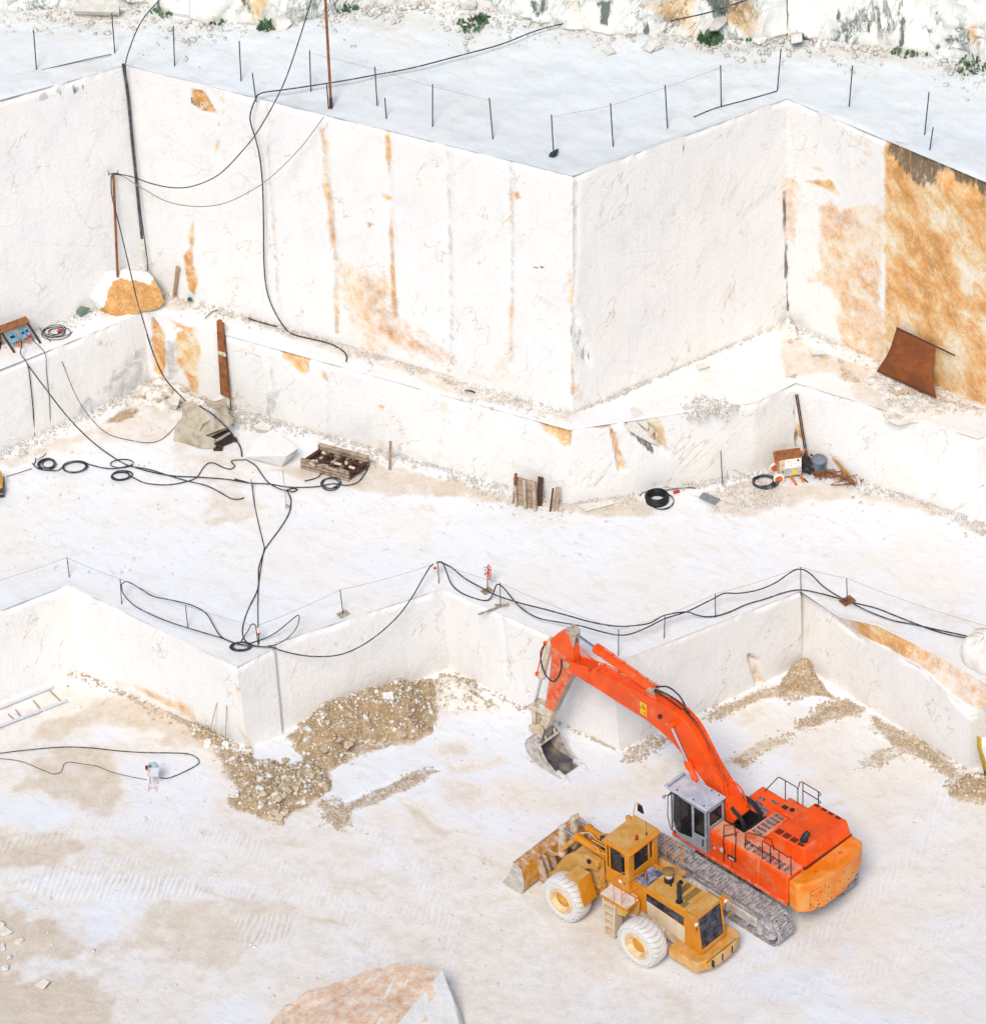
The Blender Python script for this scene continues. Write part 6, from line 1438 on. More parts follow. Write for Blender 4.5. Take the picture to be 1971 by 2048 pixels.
# ------------------------------------------------------------------ heaps
def heap(name, poly, z, h, label, w=.8, seed=1, m=None, peak=None, rag=.55, step=.06, cat='dirt heap', against=None):
    P = np.array([at(x, y, z)[:2] for x, y in poly]); lo, hi = P.min(0)-.3, P.max(0)+.3
    X, Y = np.meshgrid(np.arange(lo[0], hi[0], step), np.arange(lo[1], hi[1], step))
    d = sdf(X, Y, P) + fbm(X*1.2, Y*1.2, seed, 4)*rag
    H = z - .05 + h*sstep(0, w, -d)**.8*(1+.55*fbm(X*.9, Y*.9, seed+3, 4)) + .05*sstep(-.05, .25, -d) + fbm(X*3.2, Y*3.2, seed+5, 5)*.13*sstep(-.25, .35, -d)
    if peak is not None:
        pk = at(*peak[:2], z); H += peak[2]*np.exp(-((X-pk[0])**2+(Y-pk[1])**2)/(2*peak[3]**2))*sstep(0, .3, -d)
    A = sstep(.25, -.55, d); o = grid_obj(name, X, Y, np.where(d > .30, z-.3, H), m or M_HEAP, [A, A*0, A*0])
    me = o.data; bm = bmesh.new(); bm.from_mesh(me); bmesh.ops.delete(bm, geom=[v for v in bm.verts if v.co.z < z-.12], context='VERTS'); bm.to_mesh(me); bm.free()
    o.location = (0, 0, 0)
    f = lambda x, y: H[min(max(int((y-lo[1])/step), 0), H.shape[0]-1), min(max(int((x-lo[0])/step), 0), H.shape[1]-1)]
    tag(o, label, cat); return f
PB1 = R2b([(545, 1175), (640, 1090), (740, 1000), (900, 935), (1100, 835), (1300, 800), (1440, 840), (1520, 960), (1500, 1060), (1380, 1180), (1100, 1260), (830, 1380), (700, 1330), (520, 1320)])
h1 = heap('dirt_heap', PB1, 0, .72, 'broad brown heap of dirt and stones piled against the pit wall', 1.1, 3)
PB2 = R2b([(-60, 1110), (0, 1100), (110, 1185), (350, 1325), (520, 1350), (700, 1330), (790, 1400), (830, 1490), (700, 1590), (560, 1640), (540, 1720), (430, 1700), (240, 1610), (190, 1440), (70, 1240)])
h2 = heap('dirt_heap', PB2, 0, .34, 'lower brown heap strewn with pale stones in front of the wall corner', .7, 7)
PB3 = R4([(570, 915), (640, 870), (722, 775), (770, 800), (860, 895), (950, 1000), (700, 975), (620, 990)])
h3 = heap('dirt_heap', PB3, 0, .15, 'small brown cone of dirt filling the right inner pit corner', .5, 11, peak=(R4([(722, 800)])[0]+(.42, 1.0)))
PB4 = R2b([(1430, 850), (1500, 780), (1640, 800), (1760, 880), (1880, 960), (1820, 1010), (1680, 1020), (1540, 1030), (1470, 950)])
h4 = heap('dust_heap', PB4, 0, .45, 'white dusty bank with brown crumbs beside the brown heap', .8, 13, m=M_STONE, cat='dust heap')
PB5 = R4([(1640, 1510), (1740, 1460), (1886, 1450), (2200, 1480), (2200, 1760), (1886, 1690), (1680, 1610)])
h5 = heap('dirt_heap', PB5, 0, .35, 'brown rubble heap at the right edge below the curved yellow sheet', .6, 17)
PB6 = R7([(455, 215), (530, 150), (590, 190), (660, 290), (560, 300), (440, 270)])
h6 = heap('gravel_heap', PB6, Z2, .35, 'pile of pale gravel in the inner corner of the upper wall', .5, 19, m=M_STONE, peak=(R7([(525, 200)])[0]+(.5, .5)), cat='gravel heap')
PB7 = R7([(1090, 480), (1250, 420), (1500, 560), (1650, 640), (1886, 790), (1700, 790), (1400, 790), (1240, 800), (1150, 700), (1060, 600)])
h7 = heap('gravel_heap', PB7, Z2, .10, 'grey gravel bank under the rusty plate along the ochre wall', .8, 23, m=M_STONE, cat='gravel heap')
PB8 = R4a([(900, 980), (1100, 800), (1250, 780), (1480, 900), (1660, 960), (1740, 1000), (1500, 1000), (1380, 960), (1240, 1000), (1040, 1000)])
h8 = heap('gravel_heap', PB8, Z1, .45, 'white rubble sloping out of the left inner corner behind the tarpaulin', .9, 29, m=M_STONE, cat='gravel heap')

# ------------------------------------------------------------------ gravel (uncountable)
pos = in_poly(PB1, 0, 1700, h1)+in_poly(PB2, 0, 1500, h2)+in_poly(PB5, 0, 700, h5); stones('gravel', pos, sizes(len(pos), .02, .15, 3.4), M_STONE_TAN, 1)
pos = in_poly(PB1, 0, 420, h1)+in_poly(PB2, 0, 420, h2)+in_poly(PB3, 0, 160, h3)+in_poly(PB4, 0, 500, h4)+in_poly(PB5, 0, 200, h5); stones('gravel', pos, sizes(len(pos), .02, .13, 3), M_STONE_TAN, 2)
pos = in_poly(PB3, 0, 700, h3)+in_poly(R4([(90, 1130), (250, 1045), (480, 945), (620, 900), (720, 1000), (460, 1000), (290, 1095)]), .02, 800)+in_poly(R4([(700, 1190), (820, 1060), (1000, 1005), (1110, 1050), (1140, 1080), (1050, 1110), (870, 1135), (740, 1210)]), .02, 900)+in_poly(R4([(1110, 1050), (1380, 1220), (1560, 1300), (1740, 1460), (1680, 1610), (1640, 1530), (1540, 1400), (1400, 1360), (1200, 1210)]), .02, 1400)+in_poly(R4([(1070, 1420), (1200, 1340), (1400, 1260), (1410, 1330), (1150, 1440)]), .02, 350)+in_poly(R4([(260, 1390), (480, 1265), (670, 1210), (660, 1270), (500, 1330), (350, 1430)]), .01, 250)
stones('gravel', pos, sizes(len(pos), .02, .11, 3), M_STONE_TAN, 3)
pos = in_poly(R2b([(910, 1600), (1180, 1480), (1330, 1400), (1470, 1370), (1510, 1390), (1280, 1520), (1100, 1590), (960, 1640), (960, 1720), (860, 1790), (790, 1700), (740, 1590), (850, 1560)]), .02, 700)+along(pit_bot, .02, -16, -9, 500, .22)+in_poly(Z(1030, 1230, 3.772)([(800, 1090), (870, 1000), (1080, 900), (1180, 930), (1100, 1000), (900, 1110)]), .02, 500)+along(pit_bot, .02, -1.9, 4, 260, .12)
stones('gravel', pos, sizes(len(pos), .02, .10, 3), M_STONE_TAN, 4)
pos = along(mid_bot, Z1+.02, -19, 3, 3600, .42)+along(mid_bot, Z1+.02, 2.8, 18, 2300, .40)+in_poly(PB8, Z1, 1500, h8)+in_poly(R4a([(1650, 1000), (1880, 1000), (2100, 1100), (2000, 1180), (1800, 1150)]), Z1+.02, 450)+in_poly(R7([(-60, 1330), (250, 1240), (480, 1260), (480, 1400), (300, 1450), (0, 1460)]), Z1+.01, 700)
stones('gravel', pos, sizes(len(pos), .015, .11, 3.5), M_GRAVEL, 5)
pos = along(up_bot, Z2+.02, -19, 3.1, 3000, .30)+along(up_bot, Z2+.02, 3.1, 11.4, 700, .10)+along(up_bot, Z2+.02, 11, 18, 700, .3)+in_poly(PB6, Z2, 420, h6)+in_poly(PB7, Z2, 2400, h7)+in_poly(R6([(1580, 560), (1700, 480), (1886, 500), (2000, 560), (1886, 620), (1640, 650)]), Z2+.02, 600)
stones('gravel', pos, sizes(len(pos), .015, .11, 3.5), M_GRAVEL, 6)
pos = along(cl_bot, Z3+.03, -20, 22, 2200, .8)
stones('gravel', pos, sizes(len(pos), .03, .20, 4), M_GRAVEL, 7)
pos = [(NR.uniform(-19, 19), NR.uniform(-21, -4), .0) for _ in range(1500)]+[(x, y, Z1+.02) for x, y in ((NR.uniform(-19, 19), NR.uniform(-3, 8)) for _ in range(1100)) if floor_edge.y(x)+.2 < y < mid_bot.y(x)]
stones('gravel', pos, sizes(len(pos), .02, .09, 3), M_STONE, 8)

pos = in_poly(PB1, 0, 260, lambda x, y: h1(x, y)+.03)+in_poly(PB2, 0, 240, lambda x, y: h2(x, y)+.03)+in_poly(PB5, 0, 90, lambda x, y: h5(x, y)+.03); stones('gravel', pos, sizes(len(pos), .06, .2), M_STONE, 9)
# ------------------------------------------------------------------ loose stones one could count
def stone_set(items, z, name, label, group, m, hf=None, seed=0):
    rr = random.Random(seed)
    for i, (x, y, s) in enumerate(items):
        c = at(x, y, z); zz = z if hf is None else max(z, hf(c[0], c[1]))
        c = at(x, y, zz); pts = []
        for k in range(13):
            a = rr.random()*6.28; t = rr.uniform(-1, 1); q = math.sqrt(1-t*t)
            pts.append((c[0]+q*math.cos(a)*s*rr.uniform(.42, .62), c[1]+q*math.sin(a)*s*rr.uniform(.38, .58), zz+s*.28+t*s*.36))
        hull_rock(name, pts, m, label, 'stone', sub=1, amp=.012, group=group, seed=i)
stone_set([(x, y, s) for (x, y), s in zip(R2b([(520, 1500), (550, 1530), (600, 1510), (490, 1580), (395, 1540), (525, 1555), (795, 1505), (500, 1690), (450, 1690), (540, 1660), (240, 1300), (545, 1335), (620, 1475), (570, 1600), (470, 1660), (510, 1730), (400, 1590), (700, 1430), (290, 1380), (660, 1290)]), (.42, .40, .3, .38, .30, .26, .34, .36, .34, .34, .36, .36, .28, .28, .3, .3, .24, .28, .26, .26))], 0, 'stone', 'pale stone lying on the lower brown heap by the pit wall corner', 'stones on the lower brown heap', M_STONE_TAN, h2, 5)
stone_set([(x, y, s) for (x, y), s in zip(R2b([(930, 1240), (775, 1270), (975, 1300), (1150, 1200), (1270, 1175), (870, 1200), (960, 1200), (1090, 1210), (1330, 1180), (930, 940), (1070, 1230)]), (.42, .30, .22, .24, .30, .26, .22, .2, .2, .2, .2))], 0, 'stone', 'pale stone lying on the broad brown heap against the pit wall', 'stones on the broad brown heap', M_STONE_TAN, h1, 6)
w = R2b([(1145, 895), (1210, 890), (1220, 940), (1150, 935)]); hz = 1.15
hull_rock('stone', [V(x, y, hz+(.10 if i < 2 else -.02)) for i, (x, y) in enumerate(w)]+[V(x, y+4, hz-.25) for x, y in w], M_STONE, 'white flat stone on top of the broad brown heap', 'stone', sub=1, amp=.01)
stone_set([(x, y, s) for (x, y), s in zip(R4([(1445, 1285), (1730, 1525), (1770, 1560), (1830, 1570), (1800, 1560), (700, 965), (1105, 1072), (1480, 1310), (1360, 1215), (1240, 1200), (1520, 1330), (1680, 1560)]), (.28, .42, .3, .3, .3, .24, .26, .24, .22, .22, .24, .28))], 0, 'stone', 'pale stone in the brown rubble along the right pit wall', 'stones along the right pit wall', M_STONE_TAN, None, 8)
stone_set([(x, y, s) for (x, y), s in zip(R8([(20, 510), (72, 538), (10, 560), (18, 640), (8, 480), (40, 600)]), (.5, .36, .34, .34, .4, .26))], 0, 'stone', 'pale stone in the rubble at the left edge of the pit floor', 'stones at the left edge of the pit floor', M_STONE, None, 9)
q = R8([(130, 700), (165, 675), (188, 685), (165, 715)]); hull_rock('stone', [V(x, y, .22) for x, y in q[1:3]]+[V(x, y, .02) for x, y in q]+[V(*q[3], .12)], M_STONE, 'white wedge shaped stone alone at the lower left of the pit floor', 'stone', sub=1, amp=.01)
for q, lb in ((R1b([(735, 940), (775, 925), (805, 935), (770, 955)]), 'white flat stone by the foot of the left pit wall'), (R1b([(830, 975), (860, 970), (855, 985), (835, 985)]), 'small white flake right of the flat stone by the left pit wall')):
    hull_rock('stone', [V(x, y, .12) for x, y in q]+[V(x, y+2, -.02) for x, y in q], M_STONE, lb, 'stone', sub=1, amp=.01)
stone_set([(x, y, s) for (x, y), s in zip(R4a([(1060, 925), (1090, 930), (1195, 950), (1250, 930), (1390, 880), (1010, 1040), (1760, 1010), (1545, 930), (1300, 880)]), (.26, .22, .30, .24, .30, .22, .26, .34, .26))], Z1, 'stone', 'rust stained stone in the white rubble of the left inner corner', 'stones in the left inner corner', [M_STONE_TAN], h8, 10)
q = R4a([(1270, 940), (1330, 910), (1360, 930), (1340, 985), (1290, 975)]); hull_rock('stone', [V(x, y, Z1+.55) for x, y in q]+[V(x-3, y+8, Z1+.1) for x, y in q], M_STONE, 'clean white block in the rubble left of the tarpaulin', 'stone', sub=1, amp=.012)
q = R7([(680, 340), (770, 335), (785, 372), (690, 372)]); hull_rock('stone', [V(x, y, Z2+.28) for x, y in q]+[V(x, y+5, Z2-.05) for x, y in q], M_STONE, 'long white stone on the ledge right of the corner gravel', 'stone', sub=1, amp=.012)
q = R6([(1685, 265), (1745, 255), (1780, 280), (1700, 305)]); hull_rock('stone', [V(x, y, Z2+.2) for x, y in q]+[V(x, y+4, Z2-.05) for x, y in q], M_STONE, 'flat white stone at the foot of the upper wall on the ledge', 'stone', sub=1, amp=.012)
stone_set([(x, y, s) for (x, y), s in zip(R7([(1290, 655), (1375, 660), (1330, 635), (1465, 705), (1440, 690), (1240, 640), (1550, 690), (780, 398), (890, 425), (590, 275), (545, 290)]), (.42, .42, .36, .40, .3, .3, .34, .28, .26, .24, .24))], Z2, 'stone', 'cream stone among the gravel along the ochre wall', 'stones in the ledge gravel', M_STONE_TAN, None, 12)
q = R7([(955, 1240), (1000, 1210), (1020, 1230), (1030, 1280), (990, 1270)]); hull_rock('stone', [V(*q[1], Z1+.45), V(*q[2], Z1+.42)]+[V(x, y, Z1+.02) for x, y in (q[0], q[3], q[4])]+[V(q[1][0], q[1][1]-3, Z1+.05)], M_STONE, 'white triangular stone right of the rusty wire tangle', 'stone', sub=1, amp=.01)
q = R6([(870, 1235), (920, 1225), (1110, 1200), (1125, 1225), (935, 1275)]); hull_rock('stone', [V(x, y, Z1+.16) for x, y in q]+[V(x, y+3, Z1-.03) for x, y in q], M_STONE, 'long flat white slab lying below the bench corner', 'stone slab', sub=2, amp=.02)
q = R5([(400, 950), (470, 915), (545, 950), (520, 985), (430, 975)]); hull_rock('stone', [V(x, y, Z1+.35) for x, y in q]+[V(x, y+6, Z1) for x, y in q], M_STONE, 'small white slab tucked behind the large white block', 'stone', sub=1, amp=.015)
# large white block by the pallets
blk = hull_rock('marble_block', [V(*R5([p])[0], Z1+z) for p, z in (((432, 1050), 1.05), ((545, 972), 1.10), ((740, 1118), .85), ((655, 1178), .80), ((345, 1112), .50), ((338, 1180), .22), ((612, 1260), .0), ((700, 1190), .25), ((400, 1200), 0.0), ((560, 1075), .0), ((735, 1150), .2))], [M_BLOCK, M_BLOCK], 'white marble block tilted between the tarpaulin and the timber stack', 'marble block', amp=.015)
# boulder on the ledge
M_BOULDER_W = M_STONE
M_FORE = rock_mat('rose ochre marble', (.58, .31, .15), (.80, .70, .58), (.80, .77, .72))
_o = [(188, 552, 1.25), (210, 544, 1.42), (250, 541, 1.52), (296, 546, 1.42), (306, 553, 1.28), (318, 577, .9), (327, 603, .42), (318, 614, .22), (282, 621, .12), (232, 632, .0), (206, 606, .40), (175, 588, .62), (177, 570, .90), (236, 562, 1.22), (268, 556, 1.32)]
_p = [V(x, y, Z2+z) for x, y, z in _o]
_b = [Vector((p.x*.9+q.x*.1, p.y+1.2, Z2+(p.z-Z2)*.8)) for p, q in ((_p[0], _p[3]), (_p[3], _p[0]), (_p[1], _p[2]))]
_b += [Vector((p.x, p.y+1.0, Z2)) for p in (_p[11], _p[6], _p[9])]+[Vector((_p[8].x, _p[8].y, Z2)), Vector((_p[10].x, _p[10].y+.1, Z2))]
_cx = _p[10].x
hull_rock('boulder', _p+_b, [M_BLOCK, M_OCHRE], 'white boulder with an ochre front face carrying the rusty pole', 'boulder', pick=lambda n, c: 1 if (n.y < -.12 and n.z < .85 and c.x > -.95+.5*c.z and .06 < c.z < 1.28) else 0, amp=.12, sub=4)
# foreground boulder
A = [(886, 1937, 1.55), (795, 1923, 1.62), (758, 1934, 1.52), (636, 1976, 1.1), (573, 2008, .85), (541, 2048, .7), (512, 2110, .5), (796, 2050, 1.62), (700, 2165, 1.5), (912, 1990, .5), (932, 2050, .0), (945, 2140, -.05), (640, 2240, .3)]
hull_rock('boulder', [V(*a) for a in A]+[V(x, y+40, -.05) for x, y in ((540, 2060), (640, 2000), (800, 1950), (890, 1975), (945, 2080), (760, 2240))], [M_BLOCK, M_FORE], 'huge ochre and white boulder cut off by the bottom of the picture', 'boulder', pick=lambda n, c: 0 if n.x > .30 else 1, amp=.08, sub=4)
# slabs split off the bench by the ochre recess
for q, z, lb in ((R6([(1240, 570), (1290, 575), (1365, 690), (1350, 720), (1250, 640)]), 7.0, 'upper white slab wedged in the ochre recess of the bench'), (R6([(1215, 660), (1260, 650), (1400, 790), (1430, 830), (1370, 810), (1210, 710)]), 6.5, 'lower white slab wedged in the ochre recess of the bench')):
    A_, B_ = mid_bot.P[2], mid_bot.P[3]
    hull_rock('stone', [VP(x, y, A_, B_, .16) for x, y in q]+[VP(x, y, A_, B_, -.35) for x, y in q], M_STONE, lb, 'stone slab', sub=2, amp=.03)
# stones on the plateau below the cliff
stone_set([(x, y, s) for (x, y), s in zip(R3([(95, 265), (665, 232), (560, 20), (170, 0), (690, 235)])+R2([(800, 40), (1090, 95), (1350, 125), (1790, 268), (1555, 295), (1110, 140), (1310, 90)])+R1([(1510, 155), (60, 20)]), (.6, .5, .4, .4, .35, .8, .6, .7, .7, .5, .4, .5, .8, .6))], Z3+.05, 'stone', 'white stone on the plateau below the weathered cliff', 'stones on the plateau', M_STONE, None, 14)
q = R3([(835, 190), (892, 184), (895, 225), (838, 235)]); hull_rock('stone', [V(x, y, Z3+.8) for x, y in q[:2]]+[V(x, y, Z3+.1) for x, y in q]+[V(x, y-8, Z3+.1) for x, y in q[:2]]+[V(x, y, Z3+.5) for x, y in q[2:]], M_STONE, 'bright white cube of stone at the inner corner of the cliff', 'stone', sub=1, amp=.02)
q = R3([(395, 140), (430, 95), (480, 85), (490, 115), (440, 160), (400, 165)]); hull_rock('stone', [V(x, y, Z3+.9) for x, y in q]+[V(x, y+3, Z3) for x, y in q], M_STONE, 'pale leaning slab against the ochre cliff face', 'stone slab', sub=2, amp=.03)
q = R1([(395, 30), (410, 15), (640, 25), (642, 66), (400, 58)]); hull_rock('marble_block', [V(x, y, Z3+.55) for x, y in q]+[V(x, y+8, Z3) for x, y in q], M_STONE, 'long cream marble block on the plateau at the top left', 'marble block', sub=2, amp=.02)

# ------------------------------------------------------------------ plants
LEAF = plain('grass leaves', (.075, .15, .07), .8, var=.6, sc=3)
def tuft(px, py, z, r, h, n, label, name='grass_tuft', seed=1, group='green plants below the cliff'):
    c = V(px, py, z); rr = random.Random(seed); b = MB()
    for k in range(int(n*.6)):
        a = rr.random()*6.28; d = r*math.sqrt(rr.random()); p = c+Vector((math.cos(a)*d, math.sin(a)*d, 0))
        a2 = rr.random()*6.28; hh = h*(.4+.6*rr.random())*(1-.5*d/r); t = p+Vector((math.cos(a2)*hh*.5, math.sin(a2)*hh*.5, hh)); w = .035+.03*rr.random()
        s = Vector((-math.sin(a2), math.cos(a2), 0))*w; m_ = (p+t)/2+Vector((0, 0, hh*.18))
        b.add([p-s, p+s, m_+s*.9, m_-s*.9, t], [(0, 1, 2, 3), (3, 2, 4)])
    o = b.build(name, LEAF, smooth=0); return tag(o, label, 'plant', group)
for i, (q, r, h, n, lb) in enumerate(((R3([(400, 215)])[0], .45, .6, 220, 'dark green bush at the foot of the ochre cliff'), (R3([(1470, 245)])[0], .9, .4, 220, 'green grass strip under the right cliff'), (R3([(1580, 262)])[0], .5, .35, 120, 'small grass clump right of the grass strip under the cliff'), (R3([(1860, 335)])[0], .7, .4, 170, 'green grass clump at the right edge of the plateau'), (R3([(1520, 210)])[0], .3, .5, 60, 'thin green shoot growing on the right cliff foot'),
        (R2([(810, 140)])[0], .5, .3, 120, 'low green clump on the plateau in the middle'), (R2([(860, 108)])[0], .4, .3, 100, 'second green clump just behind the middle one'), (R2([(1430, 108)])[0], .35, .3, 80, 'green clump by the cliff rubble where the cable bends'), (R1([(1435, 155)])[0], .35, .5, 120, 'green bush at the foot of the left cliff'), (R1([(890, 50)])[0], .6, .3, 120, 'grass patch at the left cliff foot'), (R1([(1170, 110)])[0], .4, .3, 90, 'grass clump left of the cliff bush'), (R1([(1870, 40)])[0], .5, .3, 100, 'grass clump behind the tall brown pole'), (R3([(1790, 370)])[0], .5, .2, 100, 'sparse weeds below the right edge grass clump'), (R3([(600, 210)])[0], .25, .3, 50, 'tiny green plant by the inner corner of the cliff'))):
    tuft(*q, Z3+.05, r, h, n, lb, seed=i+1)

# ------------------------------------------------------------------ poles
ORD = ['first', 'second', 'third', 'fourth', 'fifth', 'sixth', 'seventh', 'eighth', 'ninth', 'tenth', 'eleventh', 'twelfth', 'thirteenth', 'fourteenth', 'fifteenth', 'sixteenth']
def pole(b0, t0, z, r, m, label, name='fence_pole', cat='pole', group=None, sink=.1):
    B = V(*b0, z); T = Vector(on_plane(*t0, B, B+Vector((1, 0, 0)), 0)); e = thing(name, label, cat, B, group=group)
    b = MB(); b.cyl((0, 0, -sink), T-B, r, n=8)
    o = b.build('shaft', m, e); return e, T
tops = []
L = R1([(198, 385), (182, 165), (619, 280), (603, 72), (941, 358), (934, 140), (1299, 442), (1289, 222), (1674, 490), (1668, 272)])+R2([(308, 577), (295, 360), (605, 685), (606, 455), (931, 752), (911, 527), (1258, 845), (1245, 618), (1577, 778), (1563, 557), (1870, 682), (1857, 460)])+R3([(459, 572), (456, 352), (760, 487), (781, 265), (1146, 580), (1166, 353), (1553, 724), (1578, 497)])
for i in range(0, len(L), 2):
    e, T = pole(L[i], L[i+1], Z3, .022, POLE, 'tall thin dark pole along the plateau edge, %s of its row from the left' % ORD[i//2], group='thin poles along the plateau edge')
    tops.append(T)
for (b0, t0), lb in zip((R1([(1379, 535), (1360, 395)]), R1([(1770, 585), (1760, 455)]), R2([(357, 645), (349, 528)]), R3([(1579, 813), (1600, 686)])), ('short dark pole where the black hose drops over the wall', 'short dark pole beside the foot of the tall brown pole', 'short dark pole right of the tall brown pole', 'short dark pole above the black stained ochre wall')):
    pole(b0, t0, Z3, .022, POLE, lb, group='thin poles along the plateau edge')
e, T = pole(*R1([(1784, 582), (1750, -60)]), Z3, .05, RUSTY, 'tall brown steel pole rising past the top of the picture', name='steel_pole')
b = MB(); b.cyl((0, 0, 0), (T-Vector(e.location))*.09, .062, n=10); b.build('sleeve', RUSTDK, e)
for i, seg in enumerate((tops[0:2], tops[4:8], tops[8:12])):
    b = MB(); b.tube([t-Vector((0, 0, .1)) for t in seg], .006, 4)
    tag(b.build('wire', WIRE), ('thin wire joining the two leftmost plateau poles', 'thin wire joining the middle plateau poles', 'thin wire joining the plateau poles above the long right wall')[i], 'wire', 'wires between the plateau poles')
for q, lb in ((R1([(45, 422), (150, 395), (300, 360), (450, 325), (600, 292)]), 'dark wire lying along the plateau edge at the left'), (R3([(310, 630), (420, 585), (540, 552), (640, 525), (760, 490)]), 'dark wire lying along the plateau edge near the right corner')):
    cable([V(x, y, Z3+.05) for x, y in q], lb, .018, name='wire', cat='wire', group='wires lying on the plateau edge')
q = R2([(1230, 845), (1240, 825), (1285, 815), (1275, 840), (1255, 850)]); b = MB(); P = [V(x, y, Z3+.03) for x, y in q]; b.plate([p+Vector((0, 0, .12 if i == 2 else .02)) for i, p in enumerate(P)], .04); tag(b.build('plastic_sheet', plain('dark blue plastic', (.03, .045, .06), .5), bevel=.01), 'crumpled dark blue sheet at the foot of a plateau pole', 'plastic sheet')

# pole on the boulder and the pipe in the corner
e = thing('rusty_pole', 'rusty iron pole with cross pegs standing on the boulder', 'pole', V(235, 550, Z2+1.45))
Bp = V(235, 550, Z2+1.45); Tp = Vector(on_plane(227, 347, Bp, Bp+Vector((1, 0, 0))))
b = MB(); b.cyl((0, 0, -.2), Tp-Bp, .05, n=10); b.build('shaft', RUSTY, e)
b = MB(); d = Tp-Bp; b.cyl(d+Vector((-.18, 0, -.02)), d+Vector((.2, 0, .02)), .018, n=6); b.cyl(d+Vector((-.18, 0, -.06)), d+Vector((-.18, 0, .14)), .014, n=6); b.cyl(d+Vector((.18, 0, 0)), d+Vector((.18, 0, .14)), .014, n=6); b.build('peg', RUSTDK, e)
A0, A1 = up_bot.P[1], up_bot.P[2]
DKPIPE = plain('dark blue grey drain pipe', (.035, .05, .06), .6, var=.5, sc=4, dirt=(.14, .15, .15), damt=.3, dsc=3)
b = MB(); P = [WU(x, y, .10) for x, y in R1([(664, 345), (690, 520), (715, 780), (738, 1000), (752, 1150), (766, 1290)])]; b.tube(smooth_path(P), [.055]*len(smooth_path(P)), 8); tag(b.build('drain_pipe', DKPIPE, smooth=50), 'dark pipe standing in the left inner corner of the high wall', 'pipe')
b = MB(); rr = random.Random(4)
for k in range(16):
    t = k/15; p = WU(*R1([(766+18*t, 1290+175*t)])[0], .1); b.box(p, (.12, .12, .10), Matrix.Rotation(rr.random(), 3, 'Z'))
tag(b.build('chip_fill', M_STONE), 'column of stone chips below the dark pipe in the wall corner', 'rubble')

# ------------------------------------------------------------------ cables on the high wall
P0 = V(*R1([(676, 350)])[0], Z3); cable([V(x, y, Z3+.1+.7*k) for k, (x, y) in enumerate(R1([(676, 345), (690, 290), (730, 180), (780, 90), (850, 10), (890, -40)]))], 'black cable rising in a curve from the dark corner pipe', .022)
cable([WU(x, y, .30) for x, y in R1([(676, 345), (690, 520), (716, 780), (742, 1000), (760, 1150), (780, 1290), (797, 1420), (794, 1460), (765, 1482)])], 'black cable running down beside the dark corner pipe', .022)
far = WU(*R1([(1690, -40)])[0], .6); pts = R1([(1690, -40), (1600, 250), (1520, 470), (1400, 690), (1300, 820), (1180, 940), (1050, 1000), (940, 1012), (820, 990), (720, 955), (640, 938), (612, 938)])
cable(clear(hang(pts, far, Tp), pts), 'long black cable swooping from the rusty pole past the top of the picture', .022)
m_ = V(*R4a([(1400, 950)])[0], Z1+1.0); pts = R1([(612, 938), (600, 960), (605, 1060), (640, 1200), (700, 1450), (740, 1620), (770, 1720), (820, 1886)])+R4a([(1110, 450), (1180, 650), (1260, 800), (1400, 950)])
cable(hang(pts, Tp, m_), 'black cable dropping from the rusty pole down to the tarpaulin', .026)
far = V(*R1([(1745, 630)])[0], Z3); pts = R1([(620, 942), (660, 948), (760, 1010), (900, 1085), (1050, 1112), (1200, 1098), (1350, 1030), (1470, 945), (1620, 795), (1745, 630)])
cable(clear(hang(pts, Tp, far), pts, .2), 'thin tan cable sagging from the rusty pole to the wall top', .016, CABLE_T)
pts = [V(x, y, Z3+.35) for x, y in R1([(1385, 515), (1420, 498), (1520, 485), (1680, 462), (1880, 430)])]+[V(x, y, Z3+.3) for x, y in R2([(290, 405), (500, 365), (750, 300), (970, 240), (1150, 170), (1300, 130), (1400, 122), (1560, 140), (1700, 140), (1886, 118)])]+[V(x, y, Z3+1+.8*k) for k, (x, y) in enumerate(R3([(200, 110), (400, 65), (620, -8)]))]
cable(pts, 'black hose laid across the plateau to the cliff', .028)
pts = [V(x, y, Z3+.3) for x, y in R1([(1385, 515)])]+[WU(x, y, .16) for x, y in R1([(1352, 600), (1350, 660), (1375, 740), (1400, 850), (1415, 1000), (1420, 1200), (1422, 1400), (1435, 1550), (1470, 1660)])]+[V(x, y, Z2+.1) for x, y in R5([(640, 210), (720, 265), (950, 320), (1060, 370), (1105, 420), (1100, 465)])]
cable(pts, 'black hose hanging down the high wall and curling on the ledge', .028)
for q, lb in ((R1([(985+0*1, 1690), (1020, 1675)]), 0),): pass
q = R5([(365, 135), (395, 150), (470, 170), (520, 185), (580, 200)]); cable([V(x, y, Z2+.08) for x, y in q], 'short dark hose piece in the rubble on the ledge', .03)
q = R6([(100, 448), (135, 450), (168, 463)]); cable([V(x, y, Z2+.06) for x, y in q], 'short curved black hose scrap on the ledge', .035)
q = R5([(40, 135), (85, 95), (130, 72)]); cable([V(x, y, Z2+.1) for x, y in q], 'dark iron bar lying on the ledge rubble', .018, name='iron_bar', cat='bar', group='scrap on the ledge')

